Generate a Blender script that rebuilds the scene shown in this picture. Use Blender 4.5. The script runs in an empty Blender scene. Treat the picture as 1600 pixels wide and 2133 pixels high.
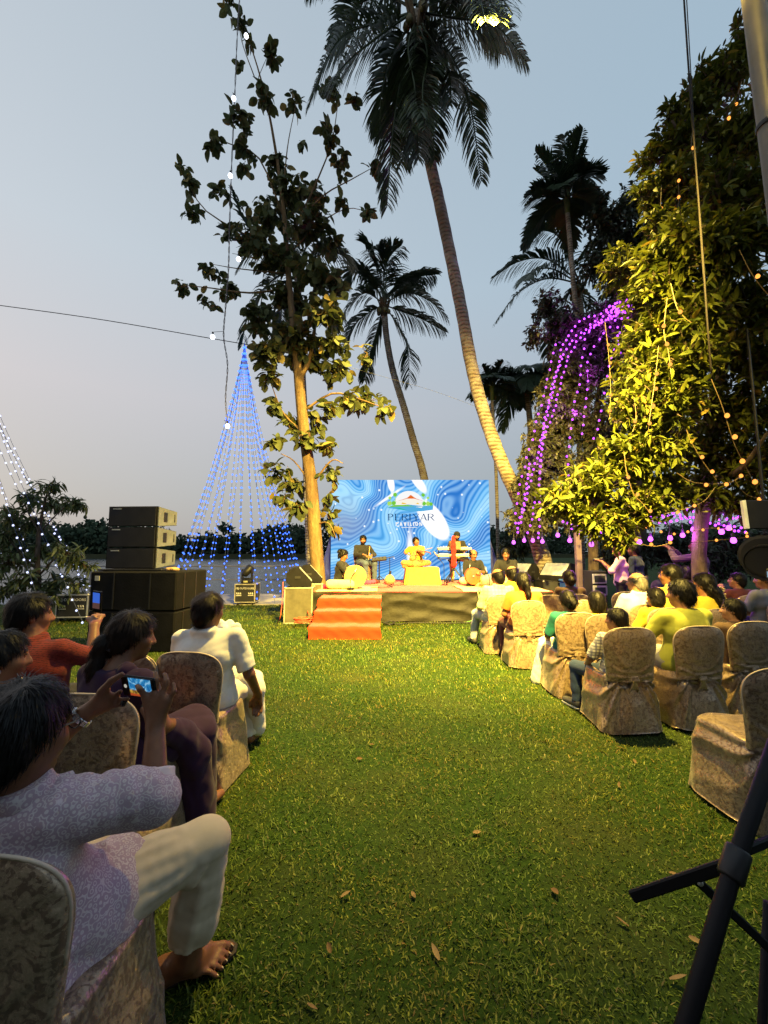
import bpy, math, random, itertools
import numpy as np
from mathutils import Vector, Matrix, Euler
random.seed(7); RNG = np.random.default_rng(7)
SC = bpy.context.scene; COL = SC.collection
R = math.radians
# ---------------------------------------------------------------- camera
FPX, CXP, CYP, HOR, CAMZ = 863.0, 800.0, 1066.5, 1150.0, 1.52
PITCH = math.atan((HOR - CYP) / FPX)
cam_d = bpy.data.cameras.new('camera'); cam = bpy.data.objects.new('camera', cam_d); COL.objects.link(cam)
cam_d.sensor_fit = 'VERTICAL'; cam_d.sensor_height = 36.0; cam_d.lens = 36.0 * FPX / 2133.0
cam_d.clip_start = 0.05; cam_d.clip_end = 3000
cam.location = (0, 0, CAMZ); cam.rotation_euler = (math.pi / 2 + PITCH, 0, 0)
SC.camera = cam
# ---------------------------------------------------------------- sky, sun, exposure
SUN_EL, SUN_AZ = R(4.0), R(-75)          # the sun is going down low on the left
W = bpy.data.worlds.new('World'); SC.world = W; W.use_nodes = True
nt = W.node_tree; nt.nodes.clear()
wo = nt.nodes.new('ShaderNodeOutputWorld'); bg = nt.nodes.new('ShaderNodeBackground')
sky = nt.nodes.new('ShaderNodeTexSky'); sky.sky_type = 'NISHITA'; sky.sun_disc = False
sky.sun_elevation = SUN_EL; sky.sun_rotation = SUN_AZ; sky.air_density = 1.2; sky.dust_density = 3.0; sky.ozone_density = 2.0
bg0 = nt.nodes.new('ShaderNodeBackground'); bg0.inputs[1].default_value = 0.035
nt.links.new(sky.outputs[0], bg0.inputs[0])
tc = nt.nodes.new('ShaderNodeTexCoord'); sp = nt.nodes.new('ShaderNodeSeparateXYZ'); nt.links.new(tc.outputs['Generated'], sp.inputs[0])
rp = nt.nodes.new('ShaderNodeValToRGB'); nt.links.new(sp.outputs[2], rp.inputs[0])
e = rp.color_ramp.elements
e[0].position = 0.0; e[0].color = (0.33, 0.345, 0.37, 1)
e[1].position = 1.0; e[1].color = (0.37, 0.45, 0.54, 1)
for p_, c_ in ((0.12, (0.375, 0.395, 0.43, 1)), (0.32, (0.46, 0.475, 0.53, 1)), (0.55, (0.44, 0.515, 0.60, 1))):
    q = e.new(p_); q.color = c_
# the glow of the evening on the west (left) side, fading eastward
mr = nt.nodes.new('ShaderNodeMapRange'); nt.links.new(sp.outputs[0], mr.inputs[0])
mr.inputs[1].default_value = -1; mr.inputs[2].default_value = 1; mr.inputs[3].default_value = 0; mr.inputs[4].default_value = 1
tint = nt.nodes.new('ShaderNodeMix'); tint.data_type = 'RGBA'; nt.links.new(mr.outputs[0], tint.inputs[0]); tint.inputs[6].default_value = (1.17, 1.04, .935, 1); tint.inputs[7].default_value = (.56, .72, .79, 1)
vm = nt.nodes.new('ShaderNodeVectorMath'); vm.operation = 'MULTIPLY'
nt.links.new(rp.outputs[0], vm.inputs[0]); nt.links.new(tint.outputs[2], vm.inputs[1])
nt.links.new(vm.outputs[0], bg.inputs[0]); bg.inputs[1].default_value = 1.2
ad = nt.nodes.new('ShaderNodeAddShader'); nt.links.new(bg.outputs[0], ad.inputs[0]); nt.links.new(bg0.outputs[0], ad.inputs[1])
nt.links.new(ad.outputs[0], wo.inputs[0])
sun_d = bpy.data.lights.new('sun', 'SUN'); sun_d.energy = 0.12; sun_d.angle = R(20); sun_d.color = (1, 0.8, 0.68)
sun = bpy.data.objects.new('sun', sun_d); COL.objects.link(sun)
sun.rotation_euler = (R(90) - SUN_EL, 0, R(180) + R(105)); sun.location = (-30, 10, 20)
vs = SC.view_settings; vs.view_transform = 'Standard'; vs.look = 'None'; vs.exposure = 0.0; vs.gamma = 1.0; vs.use_curve_mapping = False
SC.render.engine = 'CYCLES'; cy = SC.cycles
cy.max_bounces = 5; cy.diffuse_bounces = 2; cy.glossy_bounces = 3; cy.transmission_bounces = 4; cy.transparent_max_bounces = 6
cy.sample_clamp_indirect = 2.5; cy.sample_clamp_direct = 0; cy.caustics_reflective = False; cy.caustics_refractive = False
cy.use_adaptive_sampling = True; cy.adaptive_threshold = 0.03
# ---------------------------------------------------------------- pixel -> place helpers (photograph pixels, 1600 x 2133)
def ray(px, py):
    u = (px - CXP) / FPX; v = -(py - CYP) / FPX
    c, s = math.cos(PITCH), math.sin(PITCH)
    return Vector((u, c - v * s, s + v * c))
def at(px, py, Y):                      # the point seen at a pixel at distance Y in front
    d = ray(px, py); return Vector((d.x / d.y * Y, Y, CAMZ + d.z / d.y * Y))
def gp(px, py, z=0.0):                  # the point seen at a pixel at height z
    d = ray(px, py); t = (z - CAMZ) / d.z; return Vector((d.x * t, d.y * t, z))
# ---------------------------------------------------------------- materials
MATS = {}
def _new(name):
    m = bpy.data.materials.new(name); m.use_nodes = True; n = m.node_tree; n.nodes.clear()
    o = n.nodes.new('ShaderNodeOutputMaterial'); b = n.nodes.new('ShaderNodeBsdfPrincipled'); n.links.new(b.outputs[0], o.inputs[0])
    MATS[name] = m; return m, n, b, o
def node(n, t, **kw):
    x = n.nodes.new(t)
    for k, v in kw.items():
        if isinstance(k, str) and hasattr(x, k): setattr(x, k, v)
    return x
def noise(n, scale, detail=4, rough=.55, coord='Object', stretch=None, dist=0):
    t = n.nodes.new('ShaderNodeTexCoord'); x = n.nodes.new('ShaderNodeTexNoise')
    x.inputs['Scale'].default_value = scale; x.inputs['Detail'].default_value = detail; x.inputs['Roughness'].default_value = rough; x.inputs['Distortion'].default_value = dist
    if stretch:
        mp = n.nodes.new('ShaderNodeMapping'); mp.inputs['Scale'].default_value = stretch
        n.links.new(t.outputs[coord], mp.inputs[0]); n.links.new(mp.outputs[0], x.inputs['Vector'])
    else: n.links.new(t.outputs[coord], x.inputs['Vector'])
    return x
def ramp(n, src, stops, interp='LINEAR'):
    r = n.nodes.new('ShaderNodeValToRGB'); r.color_ramp.interpolation = interp
    el = r.color_ramp.elements
    while len(el) < len(stops): el.new(.5)
    for q, (p, c) in zip(el, stops):
        q.position = p; q.color = (c, c, c, 1) if isinstance(c, (int, float)) else tuple(c) + (1,)
    n.links.new(src, r.inputs[0]); return r
def mixc(n, fac, a, b, mode='MIX'):
    m = n.nodes.new('ShaderNodeMix'); m.data_type = 'RGBA'; m.blend_type = mode
    for inp, v in ((m.inputs[0], fac), (m.inputs[6], a), (m.inputs[7], b)):
        if hasattr(v, 'default_value') or hasattr(v, 'is_linked'): n.links.new(v, inp)
        elif isinstance(v, (int, float)): inp.default_value = v
        else: inp.default_value = tuple(v) + (1,)
    return m.outputs[2]
def bump(n, b, h, strength=.3, dist=.01):
    x = n.nodes.new('ShaderNodeBump'); x.inputs['Strength'].default_value = strength; x.inputs['Distance'].default_value = dist
    n.links.new(h, x.inputs['Height']); n.links.new(x.outputs[0], b.inputs['Normal'])
def scaled(c, k): return tuple(min(1, v * k) for v in c)
def mat(name, col, rough=.6, spec=.4, metal=0, var=.25, vscale=6, bscale=0, bstr=.2, bdist=.01, stretch=None, sheen=0, coat=0):
    if name in MATS: return MATS[name]
    m, n, b, o = _new(name)
    x = noise(n, vscale, 5)
    r = ramp(n, x.outputs[0], ((.3, scaled(col, 1 - var)), (.7, scaled(col, 1 + var))))
    n.links.new(r.outputs[0], b.inputs['Base Color'])
    b.inputs['Roughness'].default_value = rough; b.inputs['Specular IOR Level'].default_value = spec; b.inputs['Metallic'].default_value = metal
    if sheen: b.inputs['Sheen Weight'].default_value = sheen
    if coat: b.inputs['Coat Weight'].default_value = coat
    if bscale:
        y = noise(n, bscale, 4, stretch=stretch); bump(n, b, y.outputs[0], bstr, bdist)
    return m
def emis(name, col, strength, sample='NONE'):
    if name in MATS: return MATS[name]
    m, n, b, o = _new(name); n.nodes.remove(b)
    em = n.nodes.new('ShaderNodeEmission'); em.inputs[0].default_value = tuple(col) + (1,); em.inputs[1].default_value = strength
    n.links.new(em.outputs[0], o.inputs[0]); m.cycles.emission_sampling = sample
    return m
# ---------------------------------------------------------------- mesh helpers
def mk(name, me, material=None, parent=None, loc=None, rot=None, smooth=False):
    o = bpy.data.objects.new(name, me); COL.objects.link(o)
    if material is not None and not me.materials:
        for mm in (material if isinstance(material, (list, tuple)) else [material]): me.materials.append(mm)
    if parent is not None: o.parent = parent
    if loc is not None: o.location = loc
    if rot is not None: o.rotation_euler = rot
    if smooth: me.shade_smooth()
    return o
def tag(o, label=None, cat=None, group=None, kind=None):
    if label: o['label'] = label
    if cat: o['category'] = cat
    if group: o['group'] = group
    if kind: o['kind'] = kind
    return o
def empty(name, label, cat, loc=(0, 0, 0), rz=0, group=None):
    o = bpy.data.objects.new(name, None); COL.objects.link(o); o.location = loc; o.rotation_euler = (0, 0, rz); o.empty_display_size = .1
    return tag(o, label, cat, group)
def npmesh(name, V, Fq, smooth=True):
    """V (n,3), Fq list of index arrays with equal row size or one array"""
    me = bpy.data.meshes.new(name)
    V = np.asarray(V, np.float32)
    if not isinstance(Fq, (list, tuple)): Fq = [Fq]
    Fq = [np.asarray(f, np.int32) for f in Fq if len(f)]
    me.vertices.add(len(V)); me.vertices.foreach_set('co', V.ravel())
    nl = sum(f.size for f in Fq); nf = sum(len(f) for f in Fq)
    me.loops.add(nl); me.loops.foreach_set('vertex_index', np.concatenate([f.ravel() for f in Fq]))
    tot = np.concatenate([np.full(len(f), f.shape[1], np.int32) for f in Fq])
    me.polygons.add(nf); me.polygons.foreach_set('loop_start', np.concatenate([[0], np.cumsum(tot)[:-1]]).astype(np.int32))
    try: me.polygons.foreach_set('loop_total', tot)
    except Exception: pass
    me.update(calc_edges=True); me.validate()
    if smooth: me.shade_smooth()
    return me
class MB:
    """collects simple solids, built as ONE mesh"""
    def __init__(s): s.V = []; s.F = []
    def add(s, V, F):
        o = len(s.V); s.V += [tuple(v) for v in V]; s.F += [tuple(i + o for i in f) for f in F]; return s
    def box(s, c, size, M=None, bev=0):
        x, y, z = (k / 2 for k in size); c = Vector(c)
        if bev:
            b = min(bev, x * .9, y * .9, z * .9); V = []
            for sx in (-1, 1):
                for sy in (-1, 1):
                    for sz in (-1, 1):
                        V += [Vector((sx * (x - b), sy * (y - b), sz * z)), Vector((sx * (x - b), sy * y, sz * (z - b))), Vector((sx * x, sy * (y - b), sz * (z - b)))]
            def I(sx, sy, sz, k): return ((sx > 0) * 4 + (sy > 0) * 2 + (sz > 0)) * 3 + k
            F = []
            for q in (-1, 1):
                F.append([I(-1, -1, q, 0), I(1, -1, q, 0), I(1, 1, q, 0), I(-1, 1, q, 0)])
                F.append([I(-1, q, -1, 1), I(1, q, -1, 1), I(1, q, 1, 1), I(-1, q, 1, 1)])
                F.append([I(q, -1, -1, 2), I(q, 1, -1, 2), I(q, 1, 1, 2), I(q, -1, 1, 2)])
                for w in (-1, 1):
                    F.append([I(-1, q, w, 0), I(1, q, w, 0), I(1, q, w, 1), I(-1, q, w, 1)])
                    F.append([I(q, -1, w, 0), I(q, 1, w, 0), I(q, 1, w, 2), I(q, -1, w, 2)])
                    F.append([I(q, w, -1, 1), I(q, w, 1, 1), I(q, w, 1, 2), I(q, w, -1, 2)])
                    for t in (-1, 1): F.append([I(q, w, t, 0), I(q, w, t, 1), I(q, w, t, 2)])
            # fix winding outward
            G = []
            for f in F:
                p = [V[i] for i in f]; nrm = (p[1] - p[0]).cross(p[2] - p[0]); ctr = sum(p, Vector()) / len(p)
                G.append(f if nrm.dot(ctr) > 0 else f[::-1])
            F = G
        else:
            V = [Vector((sx * x, sy * y, sz * z)) for sx in (-1, 1) for sy in (-1, 1) for sz in (-1, 1)]
            F = [(0, 1, 3, 2), (4, 6, 7, 5), (0, 4, 5, 1), (2, 3, 7, 6), (0, 2, 6, 4), (1, 5, 7, 3)]
        V = [(M @ v if M else v) + c for v in V]
        return s.add(V, F)
    def tube(s, pts, r, seg=8, cap=True):
        pts = [Vector(p) for p in pts]; n = len(pts)
        rr = r if isinstance(r, (list, tuple)) else [r] * n
        t0 = (pts[1] - pts[0]).normalized(); up = Vector((0, 0, 1)) if abs(t0.z) < .9 else Vector((1, 0, 0))
        a = t0.cross(up).normalized(); V = []; F = []
        for i, p in enumerate(pts):
            t = (pts[min(i + 1, n - 1)] - pts[max(i - 1, 0)]).normalized()
            a = (a - t * a.dot(t)); a = a.normalized() if a.length > 1e-6 else t.orthogonal().normalized(); b = t.cross(a)
            for k in range(seg):
                an = 2 * math.pi * k / seg; V.append(p + (a * math.cos(an) + b * math.sin(an)) * rr[i])
        for i in range(n - 1):
            for k in range(seg):
                k2 = (k + 1) % seg; F.append((i * seg + k, i * seg + k2, (i + 1) * seg + k2, (i + 1) * seg + k))
        if cap: F.append(tuple(range(seg))[::-1]); F.append(tuple((n - 1) * seg + k for k in range(seg)))
        return s.add(V, F)
    def lathe(s, prof, c=(0, 0, 0), M=None, seg=20):
        c = Vector(c); V = []; F = []
        for r, z in prof:
            for k in range(seg):
                an = 2 * math.pi * k / seg; v = Vector((r * math.cos(an), r * math.sin(an), z)); V.append((M @ v if M else v) + c)
        for i in range(len(prof) - 1):
            for k in range(seg):
                k2 = (k + 1) % seg; F.append((i * seg + k, i * seg + k2, (i + 1) * seg + k2, (i + 1) * seg + k))
        F.append(tuple(range(seg))[::-1]); F.append(tuple((len(prof) - 1) * seg + k for k in range(seg)))
        return s.add(V, F)
    def poly(s, pts): return s.add(pts, [tuple(range(len(pts)))])
    def prism(s, pts, h):             # pts in a plane, extruded by vector h
        pts = [Vector(p) for p in pts]; n = len(pts); h = Vector(h)
        F = [tuple(range(n))[::-1], tuple(range(n, 2 * n))] + [(i, (i + 1) % n, (i + 1) % n + n, i + n) for i in range(n)]
        return s.add(pts + [p + h for p in pts], F)
    def mesh(s, name='m', smooth=False):
        me = bpy.data.meshes.new(name); me.from_pydata(s.V, [], s.F); me.update()
        if smooth: me.shade_smooth()
        return me
    def build(s, name, material, parent=None, smooth=False, **kw): return mk(name, s.mesh(name, smooth), material, parent, **kw)
def spline(pts, n):
    """Catmull-Rom through points"""
    P = [Vector(p) for p in pts]; P = [P[0] * 2 - P[1]] + P + [P[-1] * 2 - P[-2]]; out = []
    m = len(P) - 3
    for i in range(n):
        t = i / (n - 1) * m; k = min(int(t), m - 1); t -= k
        a, b, c, d = P[k:k + 4]
        out.append(.5 * ((2 * b) + (c - a) * t + (2 * a - 5 * b + 4 * c - d) * t * t + (3 * b - a - 3 * c + d) * t ** 3))
    return out
def frame(t, up=Vector((0, 0, 1))):
    y = Vector(t).normalized(); x = y.cross(up)
    if x.length < 1e-4: x = Vector((1, 0, 0))
    x.normalize(); z = x.cross(y); return Matrix((x, y, z)).transposed()
# ---------------------------------------------------------------- soft volumes meshed with surface nets
class Vol:
    def __init__(s): s.P = []; s.C = []; s.N = None
    def cap(s, a, b, ra, rb=None, k=.02, flat=False): s.P.append(('c', np.array(a, float), np.array(b, float), ra, ra if rb is None else rb, flat, k)); return s
    def ell(s, c, r, M=None, k=.02): s.P.append(('e', np.array(c, float), np.array(r, float), np.array(M) if M is not None else np.eye(3), k)); return s
    def cut(s, o, nrm, sub=None): nrm = np.array(nrm, float); s.C.append((np.array(o, float), nrm / np.linalg.norm(nrm))); return s
    def wrinkle(s, amp, freq=60, seed=1, stretch=(1, 1, 1)): s.N = (amp, freq, seed, stretch); return s
    def mesh(s, name, h):
        lo = np.full(3, 1e9); hi = -lo
        for p in s.P:
            if p[0] == 'c': r = max(p[3], p[4]); l = np.minimum(p[1], p[2]) - r; u = np.maximum(p[1], p[2]) + r
            else: r = p[2].max(); l = p[1] - r; u = p[1] + r
            lo = np.minimum(lo, l); hi = np.maximum(hi, u)
        lo -= 3 * h; hi += 3 * h; n = np.ceil((hi - lo) / h).astype(int) + 1
        ax = [lo[i] + h * np.arange(n[i]) for i in range(3)]
        f = np.full(n, .2, np.float64)
        for p in s.P:
            k = p[-1]; mg = k + 3 * h + .01
            if p[0] == 'c': r = max(p[3], p[4]); l = np.minimum(p[1], p[2]) - r - mg; u = np.maximum(p[1], p[2]) + r + mg
            else: r = p[2].max(); l = p[1] - r - mg; u = p[1] + r + mg
            i0 = np.maximum(0, np.floor((l - lo) / h).astype(int)); i1 = np.minimum(n, np.ceil((u - lo) / h).astype(int) + 1)
            if (i1 <= i0).any(): continue
            sl = tuple(slice(a, b) for a, b in zip(i0, i1))
            X, Y, Z = np.meshgrid(ax[0][sl[0]], ax[1][sl[1]], ax[2][sl[2]], indexing='ij', sparse=True)
            if p[0] == 'c':
                a, b = p[1], p[2]; d = b - a; L = max(d @ d, 1e-9)
                t = np.clip(((X - a[0]) * d[0] + (Y - a[1]) * d[1] + (Z - a[2]) * d[2]) / L, 0, 1)
                g = np.sqrt((X - a[0] - t * d[0]) ** 2 + (Y - a[1] - t * d[1]) ** 2 + (Z - a[2] - t * d[2]) ** 2) - (p[3] + t * (p[4] - p[3]))
                if p[5]: g = np.maximum(g, ((X - b[0]) * d[0] + (Y - b[1]) * d[1] + (Z - b[2]) * d[2]) / math.sqrt(L))
            else:
                c, rr, M = p[1], p[2], p[3]
                x = X - c[0]; y = Y - c[1]; z = Z - c[2]
                q = [(M[0][i] * x + M[1][i] * y + M[2][i] * z) for i in range(3)]
                k0 = np.sqrt(sum((q[i] / rr[i]) ** 2 for i in range(3))); k1 = np.sqrt(sum((q[i] / rr[i] ** 2) ** 2 for i in range(3))) + 1e-9
                g = k0 * (k0 - 1) / k1
            o = f[sl]; hh = np.maximum(k - np.abs(o - g), 0) / max(k, 1e-6)
            f[sl] = np.minimum(o, g) - hh * hh * k * .25
        X, Y, Z = np.meshgrid(*ax, indexing='ij', sparse=True)
        if s.N:
            amp, fr, sd, st = s.N; rg = np.random.default_rng(sd); w = 0
            for i in range(6):
                d = rg.normal(size=3) * np.array(st); d = d / np.linalg.norm(d) * fr * rg.uniform(.5, 1.6); ph = rg.uniform(0, 6.28)
                w = w + (1 - 2 * np.abs(np.sin(.5 * (X * d[0] + Y * d[1] + Z * d[2]) + ph + 1.3 * np.sin(X * d[1] * .4 + Z * d[0] * .35 + ph))))
            f = f + amp * w / 3
        for o, nr in s.C: f = np.maximum(f, (X - o[0]) * nr[0] + (Y - o[1]) * nr[1] + (Z - o[2]) * nr[2])
        return snets(name, f, lo, h)
def snets(name, f, org, h):
    neg = f < 0; nx, ny, nz = f.shape
    cnt = np.zeros((nx - 1, ny - 1, nz - 1), np.int8)
    for i, j, k in itertools.product((0, 1), repeat=3): cnt += neg[i:nx - 1 + i, j:ny - 1 + j, k:nz - 1 + k]
    act = np.argwhere((cnt > 0) & (cnt < 8)); idx = np.full(cnt.shape, -1, np.int64); idx[tuple(act.T)] = np.arange(len(act))
    pos = np.zeros((len(act), 3)); num = np.zeros(len(act))
    cs = list(itertools.product((0, 1), repeat=3)); fv = {c: f[tuple((act + c).T)] for c in cs}
    for c in cs:
        for a in range(3):
            if c[a]: continue
            d = list(c); d[a] = 1; d = tuple(d); f0, f1 = fv[c], fv[d]; m = (f0 < 0) != (f1 < 0)
            t = f0[m] / (f0[m] - f1[m]); q = np.tile(np.array(c, float), (m.sum(), 1)); q[:, a] = t
            pos[m] += q; num[m] += 1
    V = (act + pos / num[:, None]) * h + org; Q = []
    for a in range(3):
        b, c = [(1, 2), (2, 0), (0, 1)][a]
        n0 = np.take(neg, range(neg.shape[a] - 1), a); n1 = np.take(neg, range(1, neg.shape[a]), a)
        e_ = np.argwhere(n0 != n1); e_ = e_[(e_[:, b] > 0) & (e_[:, c] > 0) & (e_[:, b] < f.shape[b] - 1) & (e_[:, c] < f.shape[c] - 1)]
        s0 = neg[tuple(e_.T)]
        def cell(db, dc):
            q = e_.copy(); q[:, b] -= db; q[:, c] -= dc; return idx[tuple(q.T)]
        q = np.stack([cell(1, 1), cell(0, 1), cell(0, 0), cell(1, 0)], 1); q[~s0] = q[~s0][:, ::-1]; Q.append(q)
    return npmesh(name, V, np.concatenate(Q))
# ================================================================ setting
def lawn_mat():
    m, n, b, o = _new('lawn_soil')
    x = noise(n, 35, 6, .7); y = noise(n, 1.3, 3)
    c1 = ramp(n, x.outputs[0], ((.3, (.008, .018, .003)), (.55, (.022, .048, .007)), (.75, (.04, .065, .012))))
    c2 = mixc(n, ramp(n, y.outputs[0], ((.45, 0.), (.7, .6))).outputs[0], c1.outputs[0], (.045, .05, .016))
    n.links.new(c2, b.inputs['Base Color']); b.inputs['Roughness'].default_value = .9; b.inputs['Specular IOR Level'].default_value = .1
    bump(n, b, x.outputs[0], .8, .02); return m
def sheet(name, pts, z, material, depth=0, kind='structure', sub=None):
    mb = MB()
    if depth: mb.prism([(x, y, z - depth) for x, y in pts], (0, 0, depth))
    else: mb.poly([(x, y, z) for x, y in pts])
    o = mb.build(name, material); tag(o, kind=kind); return o
sheet('ground', [(-80, -40), (80, -40), (80, 110), (9, 110), (5.5, 24), (-.9, 24), (-1.4, 15.0), (-80, 15.0)], 0, lawn_mat(), depth=3)
# riverside paved path
def path_mat():
    m, n, b, o = _new('path_concrete'); x = noise(n, 3, 6); y = noise(n, 60, 4)
    r = ramp(n, x.outputs[0], ((.3, (.24, .225, .23)), (.7, (.36, .34, .35)))); n.links.new(r.outputs[0], b.inputs['Base Color'])
    b.inputs['Roughness'].default_value = .8; bump(n, b, y.outputs[0], .3, .004); return m
pth = empty('path', None, None); tag(pth, kind='structure')
slab_me = {}
xs = -30.0; i = 0
while xs < -1.8:
    w = 1.5; mb = MB(); mb.box((0, 0, 0), (w - .012, 2.9, .05), bev=.008)
    if i == 0: slab_me = mb.mesh('slab')
    s_ = mk('slab', slab_me, path_mat() if i == 0 else None, pth, loc=(xs + w / 2, 13.52, .012 + .002 * (i % 3))); xs += w; i += 1
# river
def water_mat():
    m, n, b, o = _new('river_water')
    b.inputs['Base Color'].default_value = (.05, .06, .065, 1); b.inputs['Roughness'].default_value = .22; b.inputs['IOR'].default_value = 1.36
    x = noise(n, 1.6, 5, .6, stretch=(.35, 1.2, 1)); y = noise(n, .12, 3, stretch=(.3, 1.5, 1))
    a = n.nodes.new('ShaderNodeMath'); a.operation = 'ADD'; n.links.new(x.outputs[0], a.inputs[0]); n.links.new(y.outputs[0], a.inputs[1])
    bump(n, b, a.outputs[0], .55, .25); return m
sheet('river', [(-880, 10), (880, 10), (880, 230), (-880, 230)], -1.7, water_mat())
def soil(name, c): return mat(name, c, .9, .1, bscale=3, bstr=.6, bdist=.1)
mb = MB(); mb.prism([(-900, 205, -2.5), (900, 195, -2.5), (900, 700, -2.5), (-900, 700, -2.5)], (0, 0, 3.0)); tag(mb.build('far_bank', soil('bank_soil', (.05, .055, .03))), kind='structure')
# ---------------------------------------------------------------- leaves by the thousand
def leaf_template(L, Wd, fold=.25, curl=.3, n=3, tip=1.0, base=.12):
    """a leaf along +y with a folded midrib; returns verts, quads"""
    V = []; Q = []
    for i in range(n + 1):
        t = i / n; w = Wd * .5 * (math.sin(math.pi * min(1, t * .86 + base)) ** .8 if tip else 1); w = max(w, .02 * Wd)
        y = L * t; z = -curl * L * t * t
        V += [(-w, y, z + fold * w), (0, y, z), (w, y, z + fold * w)]
    for i in range(n):
        a = i * 3; Q += [(a, a + 1, a + 4, a + 3), (a + 1, a + 2, a + 5, a + 4)]
    return np.array(V, float), np.array(Q, int)
def rot_from(dirs, ups):
    """(n,3,3): y axis along dirs"""
    y = dirs / np.linalg.norm(dirs, axis=1, keepdims=True); x = np.cross(y, ups); x /= np.linalg.norm(x, axis=1, keepdims=True) + 1e-9; z = np.cross(x, y)
    return np.stack([x, y, z], 2)
def scatter_mesh(name, tmpl, pos, Rm, scale):
    V, Q = tmpl; n = len(pos)
    P = np.einsum('nij,vj->nvi', Rm, V) * scale[:, None, None] + pos[:, None, :]
    F = (Q[None] + (np.arange(n) * len(V))[:, None, None]).reshape(-1, Q.shape[1])
    return npmesh(name, P.reshape(-1, 3), F)
def leaf_mat(name, c1, c2, rough=.45, spec=.4, trans=.3, yellow=None, yfrac=.06):
    m, n, b, o = _new(name)
    g = n.nodes.new('ShaderNodeNewGeometry'); oi = n.nodes.new('ShaderNodeObjectInfo')
    a = n.nodes.new('ShaderNodeMath'); a.operation = 'ADD'; n.links.new(g.outputs['Random Per Island'], a.inputs[0]); n.links.new(oi.outputs['Random'], a.inputs[1])
    fr = n.nodes.new('ShaderNodeMath'); fr.operation = 'FRACT'; n.links.new(a.outputs[0], fr.inputs[0])
    st = [(0, c1), (.85, c2)]
    if yellow: st += [(1 - yfrac, c2), (1 - yfrac * .6, yellow)]
    r = ramp(n, fr.outputs[0], st); x = noise(n, 14, 3)
    c = mixc(n, .35, r.outputs[0], mixc(n, 1., r.outputs[0], ramp(n, x.outputs[0], ((.3, .45), (.7, 1.5))).outputs[0], 'MULTIPLY'))
    n.links.new(c, b.inputs['Base Color']); b.inputs['Roughness'].default_value = rough; b.inputs['Specular IOR Level'].default_value = spec
    if trans:
        t = n.nodes.new('ShaderNodeBsdfTranslucent'); n.links.new(c, t.inputs[0]); mx = n.nodes.new('ShaderNodeMixShader'); mx.inputs[0].default_value = trans
        n.links.new(b.outputs[0], mx.inputs[1]); n.links.new(t.outputs[0], mx.inputs[2]); n.links.new(mx.outputs[0], o.inputs[0])
    return m
# far wood across the river: one mass
def far_wood():
    pos = []; sc = []
    for k in range(300):
        x = RNG.uniform(-330, 330); y = RNG.uniform(205, 250); hgt = RNG.uniform(11, 17) + 3.5 * math.sin(x * .03 + 1) + 2.5 * math.sin(x * .081) ; r = RNG.uniform(5, 9)
        n = 200; d = RNG.normal(size=(n, 3)); d /= np.linalg.norm(d, axis=1, keepdims=True); d *= RNG.uniform(.6, 1.08, (n, 1))
        p = d * [r, r * .8, hgt * .52] + [x, y, hgt * .5]; pos.append(p); sc.append(RNG.uniform(1.0, 2.4, n))
    for k in range(26):                      # palm heads standing out of the outline
        x = RNG.uniform(-300, 300); y = RNG.uniform(203, 230); hgt = RNG.uniform(13.5, 17); n = 30
        an = RNG.uniform(0, 6.28, n); p = np.stack([x + 2.2 * np.cos(an), y + np.sin(an), hgt + 1.5 * RNG.uniform(-1, 1, n)], 1); pos.append(p); sc.append(np.full(n, 2.6))
    pos = np.concatenate(pos); sc = np.concatenate(sc); d = RNG.normal(size=pos.shape); u = RNG.normal(size=pos.shape)
    me = scatter_mesh('far_wood', leaf_template(1, .8, .3, .4, 2), pos, rot_from(d, u), sc)
    tag(mk('far_wood', me, leaf_mat('far_foliage', (.03, .05, .035), (.05, .075, .045), .8, .1, 0)), 'dark wooded far bank across the river', 'wood', kind='stuff')
far_wood()
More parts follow.
